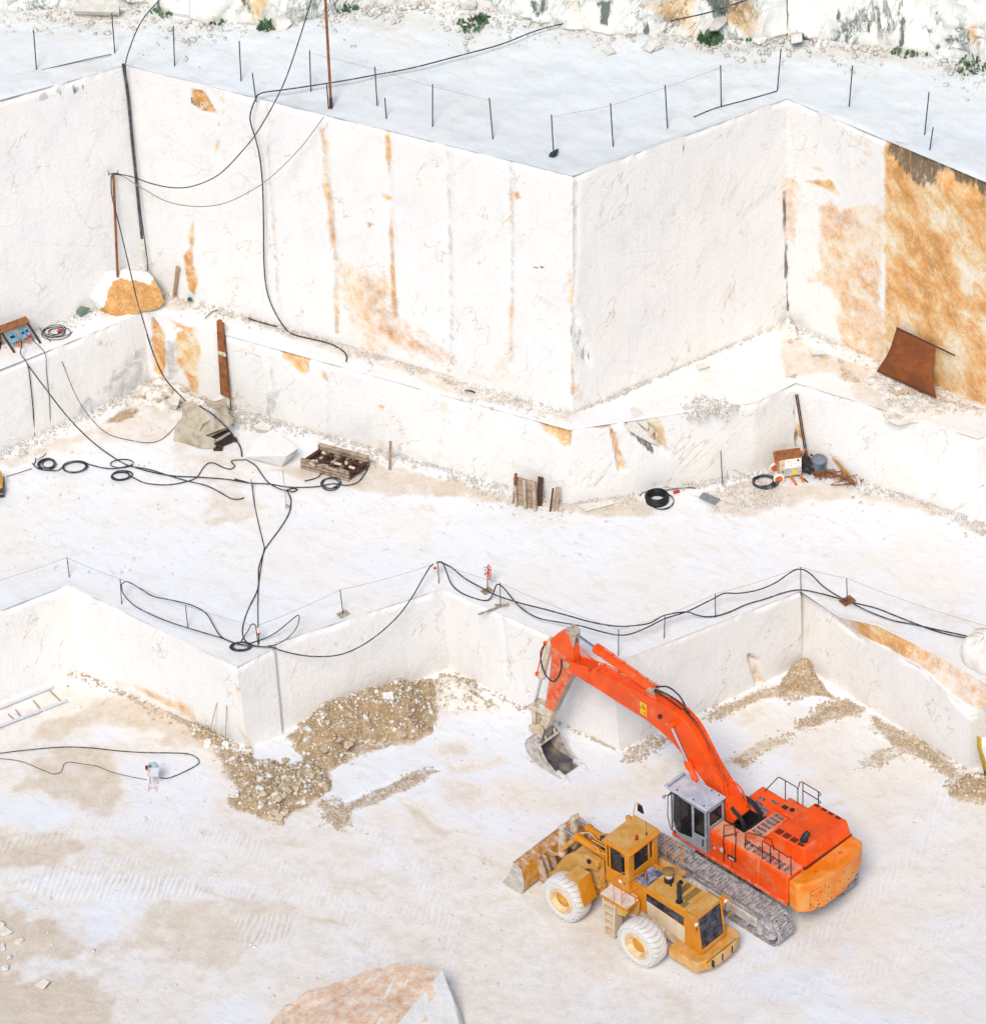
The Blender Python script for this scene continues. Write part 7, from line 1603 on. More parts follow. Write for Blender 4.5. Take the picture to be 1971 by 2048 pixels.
# ------------------------------------------------------------------ coils
def coil(px, py, z, rx, ry, turns, r, label, seed=1, jit=.12, h=.04, m=CABLE, cat='cable coil', name='cable_coil', tilt=0, tail=None):
    c = V(px, py, z); rr = random.Random(seed); b = MB(); P = []
    kx, ky = rx/56.0, ry/56.0/.64
    N = 26
    for k in range(turns*N):
        a = 2*math.pi*k/N; j = k//N
        if k % N == 0: ox, oy, s = rr.uniform(-jit, jit)*kx, rr.uniform(-jit, jit)*ky, 1+rr.uniform(-jit, jit)*1.2
        if k == 0: p_ = (ox, oy, s)
        t = (k % N)/N; q = [p_[i]*(1-t)+(ox, oy, s)[i]*t for i in range(3)]
        if k % N == N-1: p_ = (ox, oy, s)
        P.append((c.x+q[0]+kx*q[2]*math.cos(a), c.y+q[1]+ky*q[2]*math.sin(a), z+r+h*j/turns+abs(math.sin(a*2+seed))*.02*j/turns))
    b.tube(P, r, 6)
    if tail: b.tube(smooth_path([P[-1]]+[V(x, y, z+r) for x, y in tail]), r, 6)
    return tag(b.build(name, m, smooth=60), label, cat, 'coiled cables')
Z1f = Z1+.04
coil(*R4a([(355, 1435)])[0], Z1f, 17, 11, 6, .022, 'black cable coil leftmost on the floor below the control stand', 2, .22)
coil(*R4a([(568, 1455)])[0], Z1f, 25, 12, 6, .024, 'wide open black cable coil second from the left on the floor', 3, .07)
coil(*R4a([(915, 1520)])[0], Z1f, 20, 9, 7, .024, 'tight black cable coil nearest the front of the cable row', 4, .12)
coil(*R4a([(920, 1425)])[0], Z1f, 24, 9, 1, .022, 'single large cable loop behind the tight coil', 5, .0)
coil(*R5([(985, 1390)])[0], Z1f, 19, 12, 3, .022, 'loose cable loops on the floor in front of the timber stack', 6, .25)
coil(*R4a([(440, 430)])[0], Z2+.03, 27, 13, 6, .015, 'tangled dark cable coil on the ledge beside the control stand', 7, .40)
b = MB(); p = V(*R4a([(435, 432)])[0], Z2+.12); b.cyl(p, p+Vector((.16, .08, .06)), .06, n=10); tag(b.build('plug', plain('red plastic', (.42, .02, .015), .5)), 'red plug on the ledge cable coil', 'plug')
coil(*R7([(365, 1255)])[0], Z1f, 25, 13, 6, .030, 'thick black cable coil beside the welding cart', 8, .14, .08)
HO = plain('black water hose', (.010, .010, .013), .5)
coil(*R6([(1415, 1210)])[0], Z1f, 22, 13, 11, .042, 'fat black hose coil with a hollow centre below the bench', 9, .07, .30, HO)
coil(*R6([(1450, 1212)])[0], Z1f, 24, 17, 2, .016, 'thin loose cable ring around the fat black hose coil', 10, .1)
coil(*Z(440, 1220, 9.43)([(400, 700)])[0], Z1f, 17, 7, 4, .022, 'knot of black cable on the front corner of the pit rim', 11, .3)
for px in ((1465, 1330), (20, 20)): pass

# ------------------------------------------------------------------ cables round the main floor
ML0, ML1 = mid_bot.P[0], mid_bot.P[1]
FL = lambda pts, h=.03: [V(x, y, Z1+h) for x, y in pts]
cable([V(x, y, Z2+.6-.1*i) for i, (x, y) in enumerate(R4a([(160, 480), (165, 540), (155, 590), (190, 640)]))]+[VP(x, y, ML0, ML1, .06) for x, y in R4a([(214, 690), (230, 800), (250, 1000), (265, 1250)])]+FL(R4a([(270, 1400), (250, 1430)])), 'dark cable hanging straight down the left bench to the leftmost coil', .022)
cable([V(x, y, Z2+.05) for x, y in R4a([(230, 450), (260, 500), (340, 590)])]+[VP(x, y, ML0, ML1, .06) for x, y in R4a([(352, 720), (365, 850), (378, 1000), (378, 1250)])]+FL(R4a([(345, 1350), (280, 1395)])), 'thin cable down the left bench right of the straight cable', .014)
a = V(*R4a([(205, 670)])[0], Z2); z = V(*R4a([(880, 1390)])[0], Z1f)
cable(hang(R4a([(205, 670), (370, 890), (520, 1080), (700, 1260), (880, 1390)]), a, z)+FL(R4a([(980, 1440), (1120, 1465), (1250, 1505), (1400, 1550), (1560, 1590), (1680, 1650), (1740, 1685), (1800, 1692), (1840, 1680)])), 'thick black cable slanting from the ledge corner across the floor', .026)
a = V(*R4a([(380, 500)])[0], Z2); z = V(*R4a([(830, 1205)])[0], Z1f)
cable([V(x, y, Z2+.05) for x, y in R4a([(215, 285), (300, 400), (380, 500)])]+hang(R4a([(380, 500), (430, 560), (480, 680), (560, 880), (640, 1020), (740, 1140), (830, 1205)]), a, z)[1:]+FL(R4a([(950, 1240), (1100, 1265), (1200, 1250), (1280, 1190), (1360, 1095)])), 'thin cable sagging from the control stand to the tarpaulin', .014)
cable(FL(R4a([(50, 1520), (150, 1490), (240, 1460)])), 'thin cable running to the yellow machine at the left edge', .014)
cable(FL(R4a([(245, 1420), (300, 1465), (440, 1475), (480, 1440), (600, 1405), (680, 1430), (780, 1455), (880, 1460), (985, 1435)])), 'black cable linking the coils on the main floor', .024)
cable(FL(R4a([(1000, 1525), (1100, 1570), (1250, 1583), (1380, 1565), (1480, 1530), (1530, 1460), (1570, 1420), (1620, 1420), (1680, 1450), (1740, 1465), (1772, 1440), (1745, 1410), (1770, 1395), (1830, 1395)])+R5([(350, 1205), (420, 1250), (470, 1320), (520, 1380), (600, 1425), (660, 1440)])), 'winding black cable from the tight coil past the white block', .024)
cable(FL(R5([(640, 1440), (700, 1420), (735, 1430), (700, 1448), (660, 1440), (685, 1500), (680, 1580), (650, 1650), (600, 1730), (540, 1810), (490, 1880)])+R1b([(1430, 125), (1395, 230), (1390, 340), (1340, 450), (1310, 540), (1310, 600), (1340, 640), (1400, 655)])), 'black cable running down the middle of the main floor to the rim knot', .026)
cable(FL(R4a([(990, 1440), (1120, 1480), (1300, 1515), (1500, 1525), (1700, 1540), (1800, 1555), (1886, 1570)])+R5([(260, 1350), (360, 1380), (520, 1388), (680, 1412), (880, 1408), (1000, 1385), (1100, 1398), (1180, 1380), (1230, 1330), (1265, 1270)])), 'black cable crossing the floor in front of the timber stack', .026)
st = V(*R5([(395, 1425)])[0], Z1+.02)
cable([st+Vector((0, 0, .35))]+FL(R5([(410, 1530), (450, 1720), (490, 1880)])+R1b([(1425, 120), (1408, 220), (1392, 340), (1390, 500), (1395, 640)])), 'second black cable beside the one in the middle of the floor', .022)
b = MB(); b.cyl((0, 0, -.1), (-.03, 0, .5), .02, n=6); o = b.build('stake', WOODG, loc=st); tag(o, 'small stake holding a cable on the main floor', 'stake')
cable(FL(R5([(905, 1265), (915, 1310), (870, 1345), (790, 1365)])), 'short grey hose end in front of the timber stack', .024)
cable(FL(R5([(290, 1085), (310, 1130), (315, 1180)])), 'short black hose end between tarpaulin and white block', .022)
b0 = V(*R5([(650, 1555)])[0], Z1); e = thing('survey_rod', 'thin grey rod with a round foot on the main floor', 'rod', b0); T0 = Vector(on_plane(*R5([(625, 1285)])[0], b0, b0+Vector((1, 0, 0))))
b = MB(); b.cyl((0, 0, 0), T0-b0, .014, n=6); b.build('shaft', WIRE, e); b = MB(); b.lathe([(.09, 0), (.09, .03), (.03, .06)], 12, (.05, -.05, .02)); b.build('foot', WOODG, e)
cable([V(x, y, Z1+.05) for x, y in R6([(1300, 1170), (1330, 1145), (1400, 1150), (1500, 1130), (1620, 1115), (1680, 1120)])], 'dark cable along the bench foot behind the fat hose coil', .02)
cable([V(x, y, Z1+.25) for x, y in R6([(1460, 1110), (1560, 1120), (1700, 1100), (1886, 1070)])]+[V(x, y, Z1+.3) for x, y in R7([(120, 1160), (260, 1210)])], 'thin wire along the foot of the right bench', .010, WIRE, cat='wire', name='wire', group='thin wires')
b = MB(); p = V(*R6([(1530, 1148)])[0], Z1+.1); b.cyl(p, p+Vector((.22, .04, .02)), .06, n=10); tag(b.build('plug', MAT['red plastic']), 'red plug on the cable by the bench foot', 'plug')
q = R6([(1735, 1148), (1848, 1192), (1815, 1232), (1702, 1182)]); b = MB(); b.plate([V(x, y, Z1+.09) for x, y in q], .03); tag(b.build('metal_sheet', plain('grey zinc sheet', (.20, .225, .26), .5, var=.2)), 'flat grey metal sheet lying by the fat hose coil', 'metal sheet')
pole(*R7([(80, 1275), (67, 1035)]), Z1, .018, POLE, 'thin dark rod standing in front of the right bench', name='iron_rod')

# ------------------------------------------------------------------ rope fence round the pit rim
posts = [R1b([(374, 278), (362, 175)]), R1b([(656, 425), (648, 290)]), R1b([(1013, 555), (1000, 432)]), R1b([(1392, 650), (1378, 545)]), R2b([(900, 405), (880, 250)]), R2b([(1500, 210), (1495, 80)]), Z(850, 1080, 4.191)([(630, 570), (628, 360)]), Z(850, 1080, 4.191)([(1617, 970), (1620, 750)]), [(1327, 1276), (1329, 1231)], R4([(185, 490), (184, 338)]), R4([(722, 318), (720, 170)]), R4([(1014, 385), (1009, 240)])]
FENCEP = plain('rust brown fence post', (.09, .06, .05), .7, var=.3)
pw = []; lbl = ['leftmost rope fence post at the left inner pit corner', 'rope fence post holding the left cable loop', 'rope fence post above the dark joint of the left pit wall', 'rope fence post with red and white plug at the cable knot', 'rope fence post on a base plate above the shaded pit wall', 'rope fence post at the middle inner pit corner with plug', 'rope fence post beside a loose plank on the rim', 'rope fence post behind the excavator arm tip', 'rope fence post right of the excavator arm tip', 'rope fence post over the long right pit wall', 'tall rope fence post at the right inner pit corner', 'rightmost rope fence post on a rusty base plate']
for i, (b0, t0) in enumerate(posts):
    e, T = pole(b0, t0, Z1, .017, FENCEP, lbl[i], name='fence_post', group='rope fence posts on the pit rim'); pw.append((Vector(e.location), T, e))
def plate(e, m, s=.17, rot=.6):
    b = MB(); b.box((0, 0, .03), (s*2, s*1.5, .03), Matrix.Rotation(rot, 3, 'Z')); b.build('base_plate', m, e)
plate(pw[4][2], WOODG, .2); plate(pw[11][2], RUSTY, .25)
b = MB(); b.beam((-.8, -.35, .04), (.3, .15, .06), .09, .03); b.beam((-.2, .1, .08), (.3, .0, .1), .1, .03); o = b.build('plank', WOODG, loc=pw[6][0]); tag(o, 'loose grey planks at the foot of a rim fence post', 'plank')
rope = [V(*R1b([(-300, 380)])[0], Z1+1.0)]+[t for _, t, _ in pw]+[V(*R4([(1886, 540)])[0], Z1+1.1), V(*R4([(2500, 740)])[0], Z1+1.1)]
b = MB()
for i in range(len(rope)-1):
    p, q = rope[i], rope[i+1]; s = (q-p).length*.02
    b.tube([p.lerp(q, k/8)-Vector((0, 0, s*4*(k/8)*(1-k/8))) for k in range(9)], .007, 4)
tag(b.build('rope', plain('thin brown rope', (.32, .26, .24), .8)), 'thin rope strung from post to post round the pit rim', 'rope')
REDW = MAT['red plastic']
for i, dv in ((3, (.08, -.05, -.25)), (5, (-.12, -.05, -.12))):
    T = pw[i][1]; b = MB(); p = T+Vector(dv); b.cyl(p, p+Vector((-.06*dv[0], 0, .18)), .05, n=10); b.mat(1).cyl(p, p-Vector((0, 0, .10)), .055, n=10)
    tag(b.build('plug', [BIGBAG, REDW]), ('red and white plug hanging on the fence post by the cable knot', '', 'red and white plug hanging on the inner corner fence post')[0 if i == 3 else 2], 'plug')
fb, ft = R2b([(1803, 262), (1808, 100)])
e, T = pole(fb, ft, Z1, .018, RUSTDK, 'marker post topped with a red tassel on the pit rim', name='marker_post', cat='marker post'); plate(e, WOOD, .2)
b = MB(); rr = random.Random(2); d = T-Vector(e.location)
for k in range(34):
    t = rr.uniform(.45, 1.0); p = d*t; a = rr.random()*6.28; b.plate([p, p+Vector((math.cos(a)*.14, math.sin(a)*.14, -.06)), p+Vector((math.cos(a+.3)*.13, math.sin(a+.3)*.13, .03))], .004)
b.build('tassel', plain('faded red tassel', (.66, .20, .14), .8), e)
# draped cables on the fence
T = [p[1] for p in pw]; ZD = Z1+.5
c1 = R1b([(655, 320), (665, 370), (720, 430), (800, 475), (920, 525), (1080, 575), (1200, 610), (1280, 640), (1400, 655), (1480, 660)])
cable([V(x, y, Z1+.75-.07*i) for i, (x, y) in enumerate(c1)], 'lower strand of the left cable loop along the pit rim', .022)
c1 = R1b([(655, 320), (675, 305), (700, 310), (760, 345), (830, 385), (950, 410), (1040, 435), (1110, 475), (1150, 540), (1190, 600), (1260, 635), (1340, 650)])
cable([V(x, y, Z1+.75-.06*i) for i, (x, y) in enumerate(c1)], 'upper strand of the left cable loop along the pit rim', .022)
a = V(*R1b([(1480, 660)])[0], Z1+.04); z = T[5]
cable(hang(R2b([(390, 607), (455, 612), (520, 635), (640, 662), (760, 670), (880, 658), (1000, 610), (1120, 530), (1240, 420), (1330, 300), (1400, 180), (1450, 100), (1495, 75)]), a, z), 'black cable hanging in a deep sag across the shaded pit wall', .024)
c1 = R1b([(1340, 640), (1440, 605), (1500, 570), (1560, 520), (1600, 488), (1613, 495), (1600, 550), (1560, 600), (1500, 640), (1430, 655)])
cable([V(x, y, Z1+(.05, .2, .4, .7, .85, .82, .6, .35, .15, .05)[i]) for i, (x, y) in enumerate(c1)], 'leaf shaped cable loop hooked on the rope near the cable knot', .020)
c1 = Z(440, 1220, 9.43)([(400, 590), (450, 500), (520, 410), (580, 290), (620, 262), (670, 285), (690, 340)]); cable([V(x, y, Z1+(.05, .2, .45, .75, .85, .8, .7)[i]) for i, (x, y) in enumerate(c1)], 'short cable arching up to the plug by the cable knot', .020)
R3b = Z(850, 1080, 4.191)
c1 = R3b([(90, 188), (125, 183), (150, 195), (180, 270), (220, 370), (290, 435), (390, 480), (500, 508), (550, 485), (580, 420), (600, 372), (640, 385), (690, 440), (750, 515), (830, 590), (950, 655), (1100, 685), (1300, 720), (1480, 770), (1620, 797), (1730, 785), (1886, 720)])+[(1327, 1238)]+R4([(0, 452), (100, 405), (180, 365), (240, 335), (330, 335), (450, 315), (560, 270), (640, 215), (690, 187), (740, 187), (790, 220), (860, 290), (950, 350), (1030, 390), (1150, 450), (1300, 505), (1430, 530), (1560, 560), (1700, 590), (1840, 622)])
zz = [.9, .95, .9, .6, .35, .2, .1, .1, .2, .5, .85, .85, .7, .5, .4, .35, .4, .6, .75, .8, .8, .85, .9, .85, .85, .85, .9, .85, .85, .9, .95, .95, .95, .95, .85, .6, .4, .25, .15, .1, .08, .06, .06, .05]
cable([V(x, y, Z1+zz[min(i, len(zz)-1)]) for i, (x, y) in enumerate(c1)], 'upper black cable festooned along the right half of the rim fence', .026)
c1 = R3b([(100, 186), (130, 186), (220, 230), (330, 320), (480, 405), (600, 465), (800, 530), (1000, 580), (1200, 635), (1400, 690), (1600, 722), (1750, 718), (1886, 695)])+[(1327, 1231)]+R4([(0, 452), (60, 470), (120, 482), (190, 478), (280, 450), (380, 405), (500, 370), (600, 335), (690, 315), (760, 318), (880, 345), (1010, 382), (1100, 405), (1200, 430), (1300, 470), (1440, 525), (1560, 570), (1700, 605), (1830, 625)])
zz = [.9, .9, .8, .6, .5, .5, .6, .7, .8, .85, .9, .9, .9, .9, .8, .4, .2, .1, .08, .06, .05, .05, .05, .05]
cable([V(x, y, Z1+zz[min(i, len(zz)-1)]) for i, (x, y) in enumerate(c1)], 'lower black cable lying along the right half of the pit rim', .026)

# ------------------------------------------------------------------ control stand on the ledge
fa, fb_ = V(30, 706, Z2), V(82, 687, Z2); u = (fb_-fa).normalized(); back = Vector((-u.y, u.x, 0)); 
if back.y < 0: back = -back
e = thing('control_stand', 'rusty stand with blue electric switch boxes under a sloping roof', 'control stand', fa)
W = (fb_-fa).length; Hs = 1.12; lean = back*.22-u*.40
b = MB(); b.beam((0, 0, 0), lean+Vector((0, 0, Hs)), .07, .07); b.build('leg', RUSTDK, e); b = MB(); b.beam(u*W, u*W+lean+Vector((0, 0, Hs)), .07, .07); b.build('leg', RUSTDK, e)
b = MB(); b.beam(lean*.5+back*.6+Vector((0, 0, 0)), lean+Vector((0, 0, Hs)), .05, .05); b.build('leg', RUSTDK, e)
b = MB(); t = lean+Vector((0, 0, Hs)); b.plate([t-u*.25-back*.20, t+u*(W+.08)-back*.20, t+u*(W+.08)+back*.16+Vector((0, 0, .03)), t-u*.25+back*.16+Vector((0, 0, .03))], .05); b.build('roof', RUSTY, e)
dn = (lean+Vector((0, 0, Hs))).normalized()
b = MB(); t0 = lean*.32+Vector((0, 0, Hs*.32)); t1 = lean*.98+Vector((0, 0, Hs*.98)); b.plate([t0+u*.05, t0+u*(W-.05), t1+u*(W-.05), t1+u*.05], .02); b.build('back_board', plain('grey plywood board', (.36, .35, .30), .8), e)
BLUEB = plain('light blue switch box', (.16, .36, .52), .5, var=.1); nf = u.cross(dn).normalized()
if nf.y > 0: nf = -nf
for (a0, a1, h0, h1) in ((.08, .38, .45, .82), (.55, .70, .45, .85), (.72, .86, .45, .88)):
    b = MB(); R = Matrix((u, dn, nf)).transposed(); c = u*(a0+a1)/2*W + dn*((h0+h1)/2*Hs) + nf*.08; b.box(c, ((a1-a0)*W, (h1-h0)*Hs*.9, .14), R); o = b.build('switch_box', BLUEB, e, bevel=.01)
    b = MB(); b.box(c+nf*.075+dn*.08, ((a1-a0)*W*.55, .12, .02), R); b.build('box_window', BLACK, o)
OR2 = plain('orange socket', (.55, .14, .04), .5)
for a0, h0 in ((.28, .33), (.62, .36), (.78, .50)):
    b = MB(); R = Matrix((u, dn, nf)).transposed(); b.box(u*a0*W+dn*h0*Hs+nf*.1, (.16, .13, .14), R); b.build('socket', OR2 if a0 != .78 else REDW, e, bevel=.01)
e = thing('cabinet', 'orange rusty cabinet half out of the left edge beside the control stand', 'cabinet', V(-14, 690, Z2))
b = MB(); b.bx(-.4, .28, -.3, .3, .05, 1.0); b.build('body', plain('orange cabinet paint', (.55, .13, .01), .6, var=.2, dirt=(.25, .07, .02), damt=.4), e, bevel=.03); b = MB(); b.bx(-.4, .32, -.34, .34, 0, .08); b.build('base', RUSTDK, e)
# green bundle
q = R4a([(575, 260), (610, 232), (640, 240), (685, 250), (660, 275), (610, 322)])
o = hull_rock('canvas_bag', [V(*q[0], Z2+.15), V(*q[1], Z2+.5), V(*q[3], Z2+.4), V(*q[4], Z2+.3), V(*q[5], Z2+.0), V(560, 640, Z2)] if False else [V(q[0][0], q[0][1]+10, Z2), V(*q[1], Z2+.45), V(*q[2], Z2+.5), V(*q[3], Z2+.35), V(*q[4], Z2+.1), V(*q[5], Z2), V(q[0][0]+2, q[0][1], Z2+.25)], GREENT, 'green canvas bag on the ledge at the wall foot', 'bag', sub=2, amp=.03)
q = R4a([(545, 275), (580, 250), (590, 300)]); hull_rock('canvas_bag', [V(q[0][0], q[0][1]+4, Z2), V(*q[1], Z2+.25), V(q[2][0], q[2][1], Z2), V(q[1][0]-2, q[1][1]+3, Z2+.05)], BLACK, 'black rag beside the green canvas bag', 'rag', sub=1, amp=.02)
q = R4a([(1430, 182)])[0]; hull_rock('canvas_bag', [V(q[0]+math.cos(a)*5, q[1]+math.sin(a)*4, Z2+.05+.22*k) for k in (0, 1) for a in (0, 1.2, 2.5, 3.8, 5)], plain('dark green plastic', (.02, .11, .05), .5), 'small dark green bundle on the ledge right of the boulder', 'bag', sub=1, amp=.02)
# chain saw bar
A_, B_ = mid_bot.P[1], mid_bot.P[2]
q = R4a([(1635, 345), (1650, 335), (1670, 338), (1685, 365), (1700, 560), (1735, 930), (1665, 900), (1645, 560)])
e = thing('saw_bar', 'tall rusty chainsaw bar standing upright against the bench', 'saw bar', VP(*q[6], A_, B_, .35)); P = [VP(x, y, A_, B_, .30)-e.location for x, y in q]
b = MB(); b.plate(P, .05); bar = b.build('bar', RUSTY, e, bevel=.01)
b = MB()
for k in range(34): t = k/33; p = P[3].lerp(P[5], t); b.box(p+Vector((.015, 0, 0)), (.05, .05, .035))
b.build('chain', RUSTDK, e)
b = MB(); b.plate([P[7].lerp(P[6], .02)+Vector((0, -.035, .0)), P[4].lerp(P[5], .02)+Vector((0, -.035, -.1)), P[4].lerp(P[5], .10)+Vector((0, -.035, -.1)), P[7].lerp(P[6], .10)+Vector((0, -.035, .0))], .006); b.build('paint_mark', CREAM, e)
b = MB(); b.tube([P[5]+Vector((.02, -.03, .1)), P[5]+Vector((.0, -.05, -.5))], .03, 6); b.build('foot_bracket', RUSTY, e)
# tarpaulin covered machine
R2c = Z(320, 780, 9.43)
e = thing('covered_machine', 'machine under a dusty tan tarpaulin with a broken pallet showing', 'covered machine', V(*R2c([(820, 950)])[0], Z1)); O_ = Vector(e.location)
tp = [((240, 960), .05), ((290, 700), .55), ((430, 500), .95), ((440, 300), 1.35), ((560, 230), 1.50), ((800, 330), 1.55), ((990, 530), 1.35), ((1080, 420), 1.25), ((830, 240), 1.1), ((1130, 170), 1.0), ((1240, 140), .95), ((1300, 440), .95), ((1400, 590), .85), ((1260, 700), .85), ((1000, 800), .85), ((860, 860), .6), ((1040, 930), .45), ((1060, 1080), .05), ((880, 1110), .0), ((700, 1100), 0), ((500, 1010), 0), ((300, 990), 0), ((500, 480), 1.2), ((800, 640), 1.1), ((640, 420), 1.5), ((470, 640), .9), ((720, 820), .7), ((860, 650), .95), ((560, 820), .5), ((380, 850), .3), ((900, 980), .3), ((1100, 300), 1.1), ((1200, 500), 1.0), ((1150, 650), .95), ((1000, 650), 1.1)]
bm = bmesh.new(); T2 = [(x, y, V(*R2c([(x, y)])[0], Z1+z)-O_) for (x, y), z in tp]
from mathutils.geometry import delaunay_2d_cdt
res = delaunay_2d_cdt([Vector((x, -y)) for x, y, _ in T2], [], [list(range(22))], 1, 1e-4)
src = res[3]; vv = [bm.verts.new(T2[s[0]][2]) for s in src]
for f in res[2]:
    try: bm.faces.new([vv[i] for i in f])
    except ValueError: pass
for k in range(3): bmesh.ops.subdivide_edges(bm, edges=bm.edges[:], cuts=1, use_grid_fill=True, smooth=.35)
bm.normal_update()
for v in bm.verts: v.co += v.normal*float(fbm(np.array([v.co.x*2.2+v.co.z*1.5]), np.array([v.co.y*2.2+v.co.z]), 5, 4)[0])*.10
bmesh.ops.recalc_face_normals(bm, faces=bm.faces); me = bpy.data.meshes.new('tarpaulin'); bm.to_mesh(me); bm.free(); me.materials.append(TARP); me.polygons.foreach_set('use_smooth', [True]*len(me.polygons)); me.set_sharp_from_angle(angle=math.radians(40))
o = bpy.data.objects.new('tarpaulin', me); COL.objects.link(o); o.parent = e; md = o.modifiers.new('solid', 'SOLIDIFY'); md.thickness = .03
def pl(x, y, z): return V(*R2c([(x, y)])[0], Z1+z)-O_
b = MB(); b.beam(pl(1020, 980, .45), pl(1340, 800, .45), .10, .05); b.beam(pl(880, 870, .5), pl(1260, 700, .62), .2, .04); b.build('board', WOODG, e)
b = MB(); b.beam(pl(1060, 1080, .08), pl(1340, 960, .08), .10, .10); b.beam(pl(1180, 920, .2), pl(1460, 960, .12), .09, .08); b.beam(pl(1010, 1120, .04), pl(1180, 1120, .05), .12, .06); b.beam(pl(1030, 1000, .25), pl(1180, 1080, .12), .07, .07); b.beam(pl(1280, 880, .3), pl(1450, 920, .2), .06, .08); b.build('broken_pallet', RUSTDK, e)
b = MB(); b.box(pl(1180, 900, .25), (.7, .5, .4), Matrix.Rotation(.5, 3, 'Z')); b.build('machine_body', INSIDE, e, bevel=.03)
cable([V(*R2c([p])[0], Z1+z) for p, z in (((740, 300), 1.62), ((860, 370), 1.60), ((1000, 470), 1.45), ((1130, 580), 1.2), ((1270, 720), .95), ((1330, 790), .6), ((1480, 1010), .15), ((1530, 1120), .05), ((1545, 1250), .05))], 'black cable lying over the tarpaulin', .028)
b = MB(); b.tube(smooth_path([pl(440, 650, .93), pl(600, 740, .78), pl(720, 820, .74), pl(850, 830, .70)]), .014, 5); b.build('tie_rope', CREAM, e)
# timber stack
WOODD = plain('dark old timber', (.20, .13, .085), .85, var=.45, sc=7, dirt=(.46, .37, .28), damt=.45, dsc=4)
R5f = lambda x, y, z: V(*R5([(x, y)])[0], Z1+z)
e = thing('timber_stack', 'stack of dark wooden pallets loaded with scrap steel at the bench foot', 'timber stack', R5f(1000, 1290, 0)); O_ = Vector(e.location); f = lambda x, y, z: R5f(x, y, z)-O_
b = MB()
UZ = lambda z: Vector((0, 0, z))
for z in (.07, .22, .37): b.beam(f(765, 1262, 0)+UZ(z), f(1130, 1365, 0)+UZ(z), .16, .085)
b.build('front_plank', WOODD, e, bevel=.01)
b = MB()
for z in (.07, .22, .37, .50): b.beam(f(900, 1170, 0)+UZ(z), f(1275, 1268, 0)+UZ(z), .18, .085)
b.build('back_plank', WOODD, e, bevel=.01)
b = MB()
for t in (.05, .3, .55, .8, .98):
    for z in (.14, .30): b.beam(f(765, 1262, 0).lerp(f(1130, 1365, 0), t)+UZ(z), f(900, 1170, 0).lerp(f(1275, 1268, 0), t)+UZ(z), .14, .08)
b.build('bearer', RUSTDK, e, bevel=.01)
b = MB(); rr = random.Random(8)
for k in range(15):
    t, s = rr.random(), rr.random(); p = f(800, 1225, .40).lerp(f(1110, 1315, .40), t).lerp(f(890, 1150, .40).lerp(f(1230, 1230, .40), t), s); a = rr.choice((.35, -.75, .35, 1.9))+rr.uniform(-.25, .25); l = rr.uniform(.25, .6); b.beam(p, p+Vector((math.cos(a)*l, math.sin(a)*l*.6, rr.uniform(-.05, .1))), .05, .05)
b.build('scrap_steel', RUSTDK, e)
b = MB()
for k in range(6):
    t, s = rr.random(), rr.random(); p = f(800, 1225, .58).lerp(f(1130, 1325, .58), t).lerp(f(880, 1140, .58).lerp(f(1250, 1225, .58), t), s); b.beam(p, p+Vector((rr.uniform(-.3, .3), rr.uniform(-.3, .3), .05)), .09, .05)
b.build_each('pale_offcut', CREAM, e)
# stakes, leaning pallet, planks
e = thing('stake', 'brown wooden stake upright at the bench foot right of the timber stack', 'stake', R5f(1430, 1280, 0)); b = MB(); T0 = Vector(on_plane(*R5([(1436, 1068)])[0], e.location, e.location+Vector((1, 0, 0)))); b.cyl((0, 0, -.1), T0-e.location, .055, n=8); b.build('shaft', WOOD, e)
R6f = lambda x, y, z: V(*R6([(x, y)])[0], Z1+z)
e = thing('stake', 'rusty brown stake left of the leaning pallet', 'stake', R6f(437, 1215, 0)); b = MB(); T0 = Vector(on_plane(*R6([(450, 1020)])[0], e.location, e.location+Vector((1, 0, 0)))); b.cyl((0, 0, -.1), T0-e.location, .055, n=8); b.build('shaft', RUSTY, e)
e = thing('pallet', 'weathered wooden pallet leaning against the bench', 'pallet', R6f(530, 1265, 0)); O_ = Vector(e.location)
bl, br = R6f(452, 1235, 0)-O_, R6f(600, 1272, 0)-O_; H_ = Vector((0, .42, 1.05)); ud = (br-bl).normalized(); nb = ud.cross(H_.normalized())
if nb.y > 0: nb = -nb
b = MB()
for t in (.06, .5, .94): p = bl.lerp(br, t); b.beam(p+nb*.1, p+H_+nb*.1, .10, .14, up=tuple(nb))
b.build('runner', WOODG, e, bevel=.01)
b = MB()
for t in (.1, .3, .5, .7, .9): b.beam(bl+H_*t, br+H_*t, .03, .16, up=tuple(nb)) if False else b.plate([bl+H_*(t-.085), br+H_*(t-.085), br+H_*(t+.085), bl+H_*(t+.085)], .03)
b.build('deck_board', WOOD, e)
e = thing('pallet', 'darker second pallet hidden behind the leaning one', 'pallet', R6f(610, 1240, 0)); O_ = Vector(e.location); b = MB(); b.plate([Vector((-.1, 0, 0)), Vector((.1, -.05, 0)), Vector((.2, .40, 1.0)), Vector((0, .42, 1.05))], .05); b.build('deck_board', RUSTDK, e)
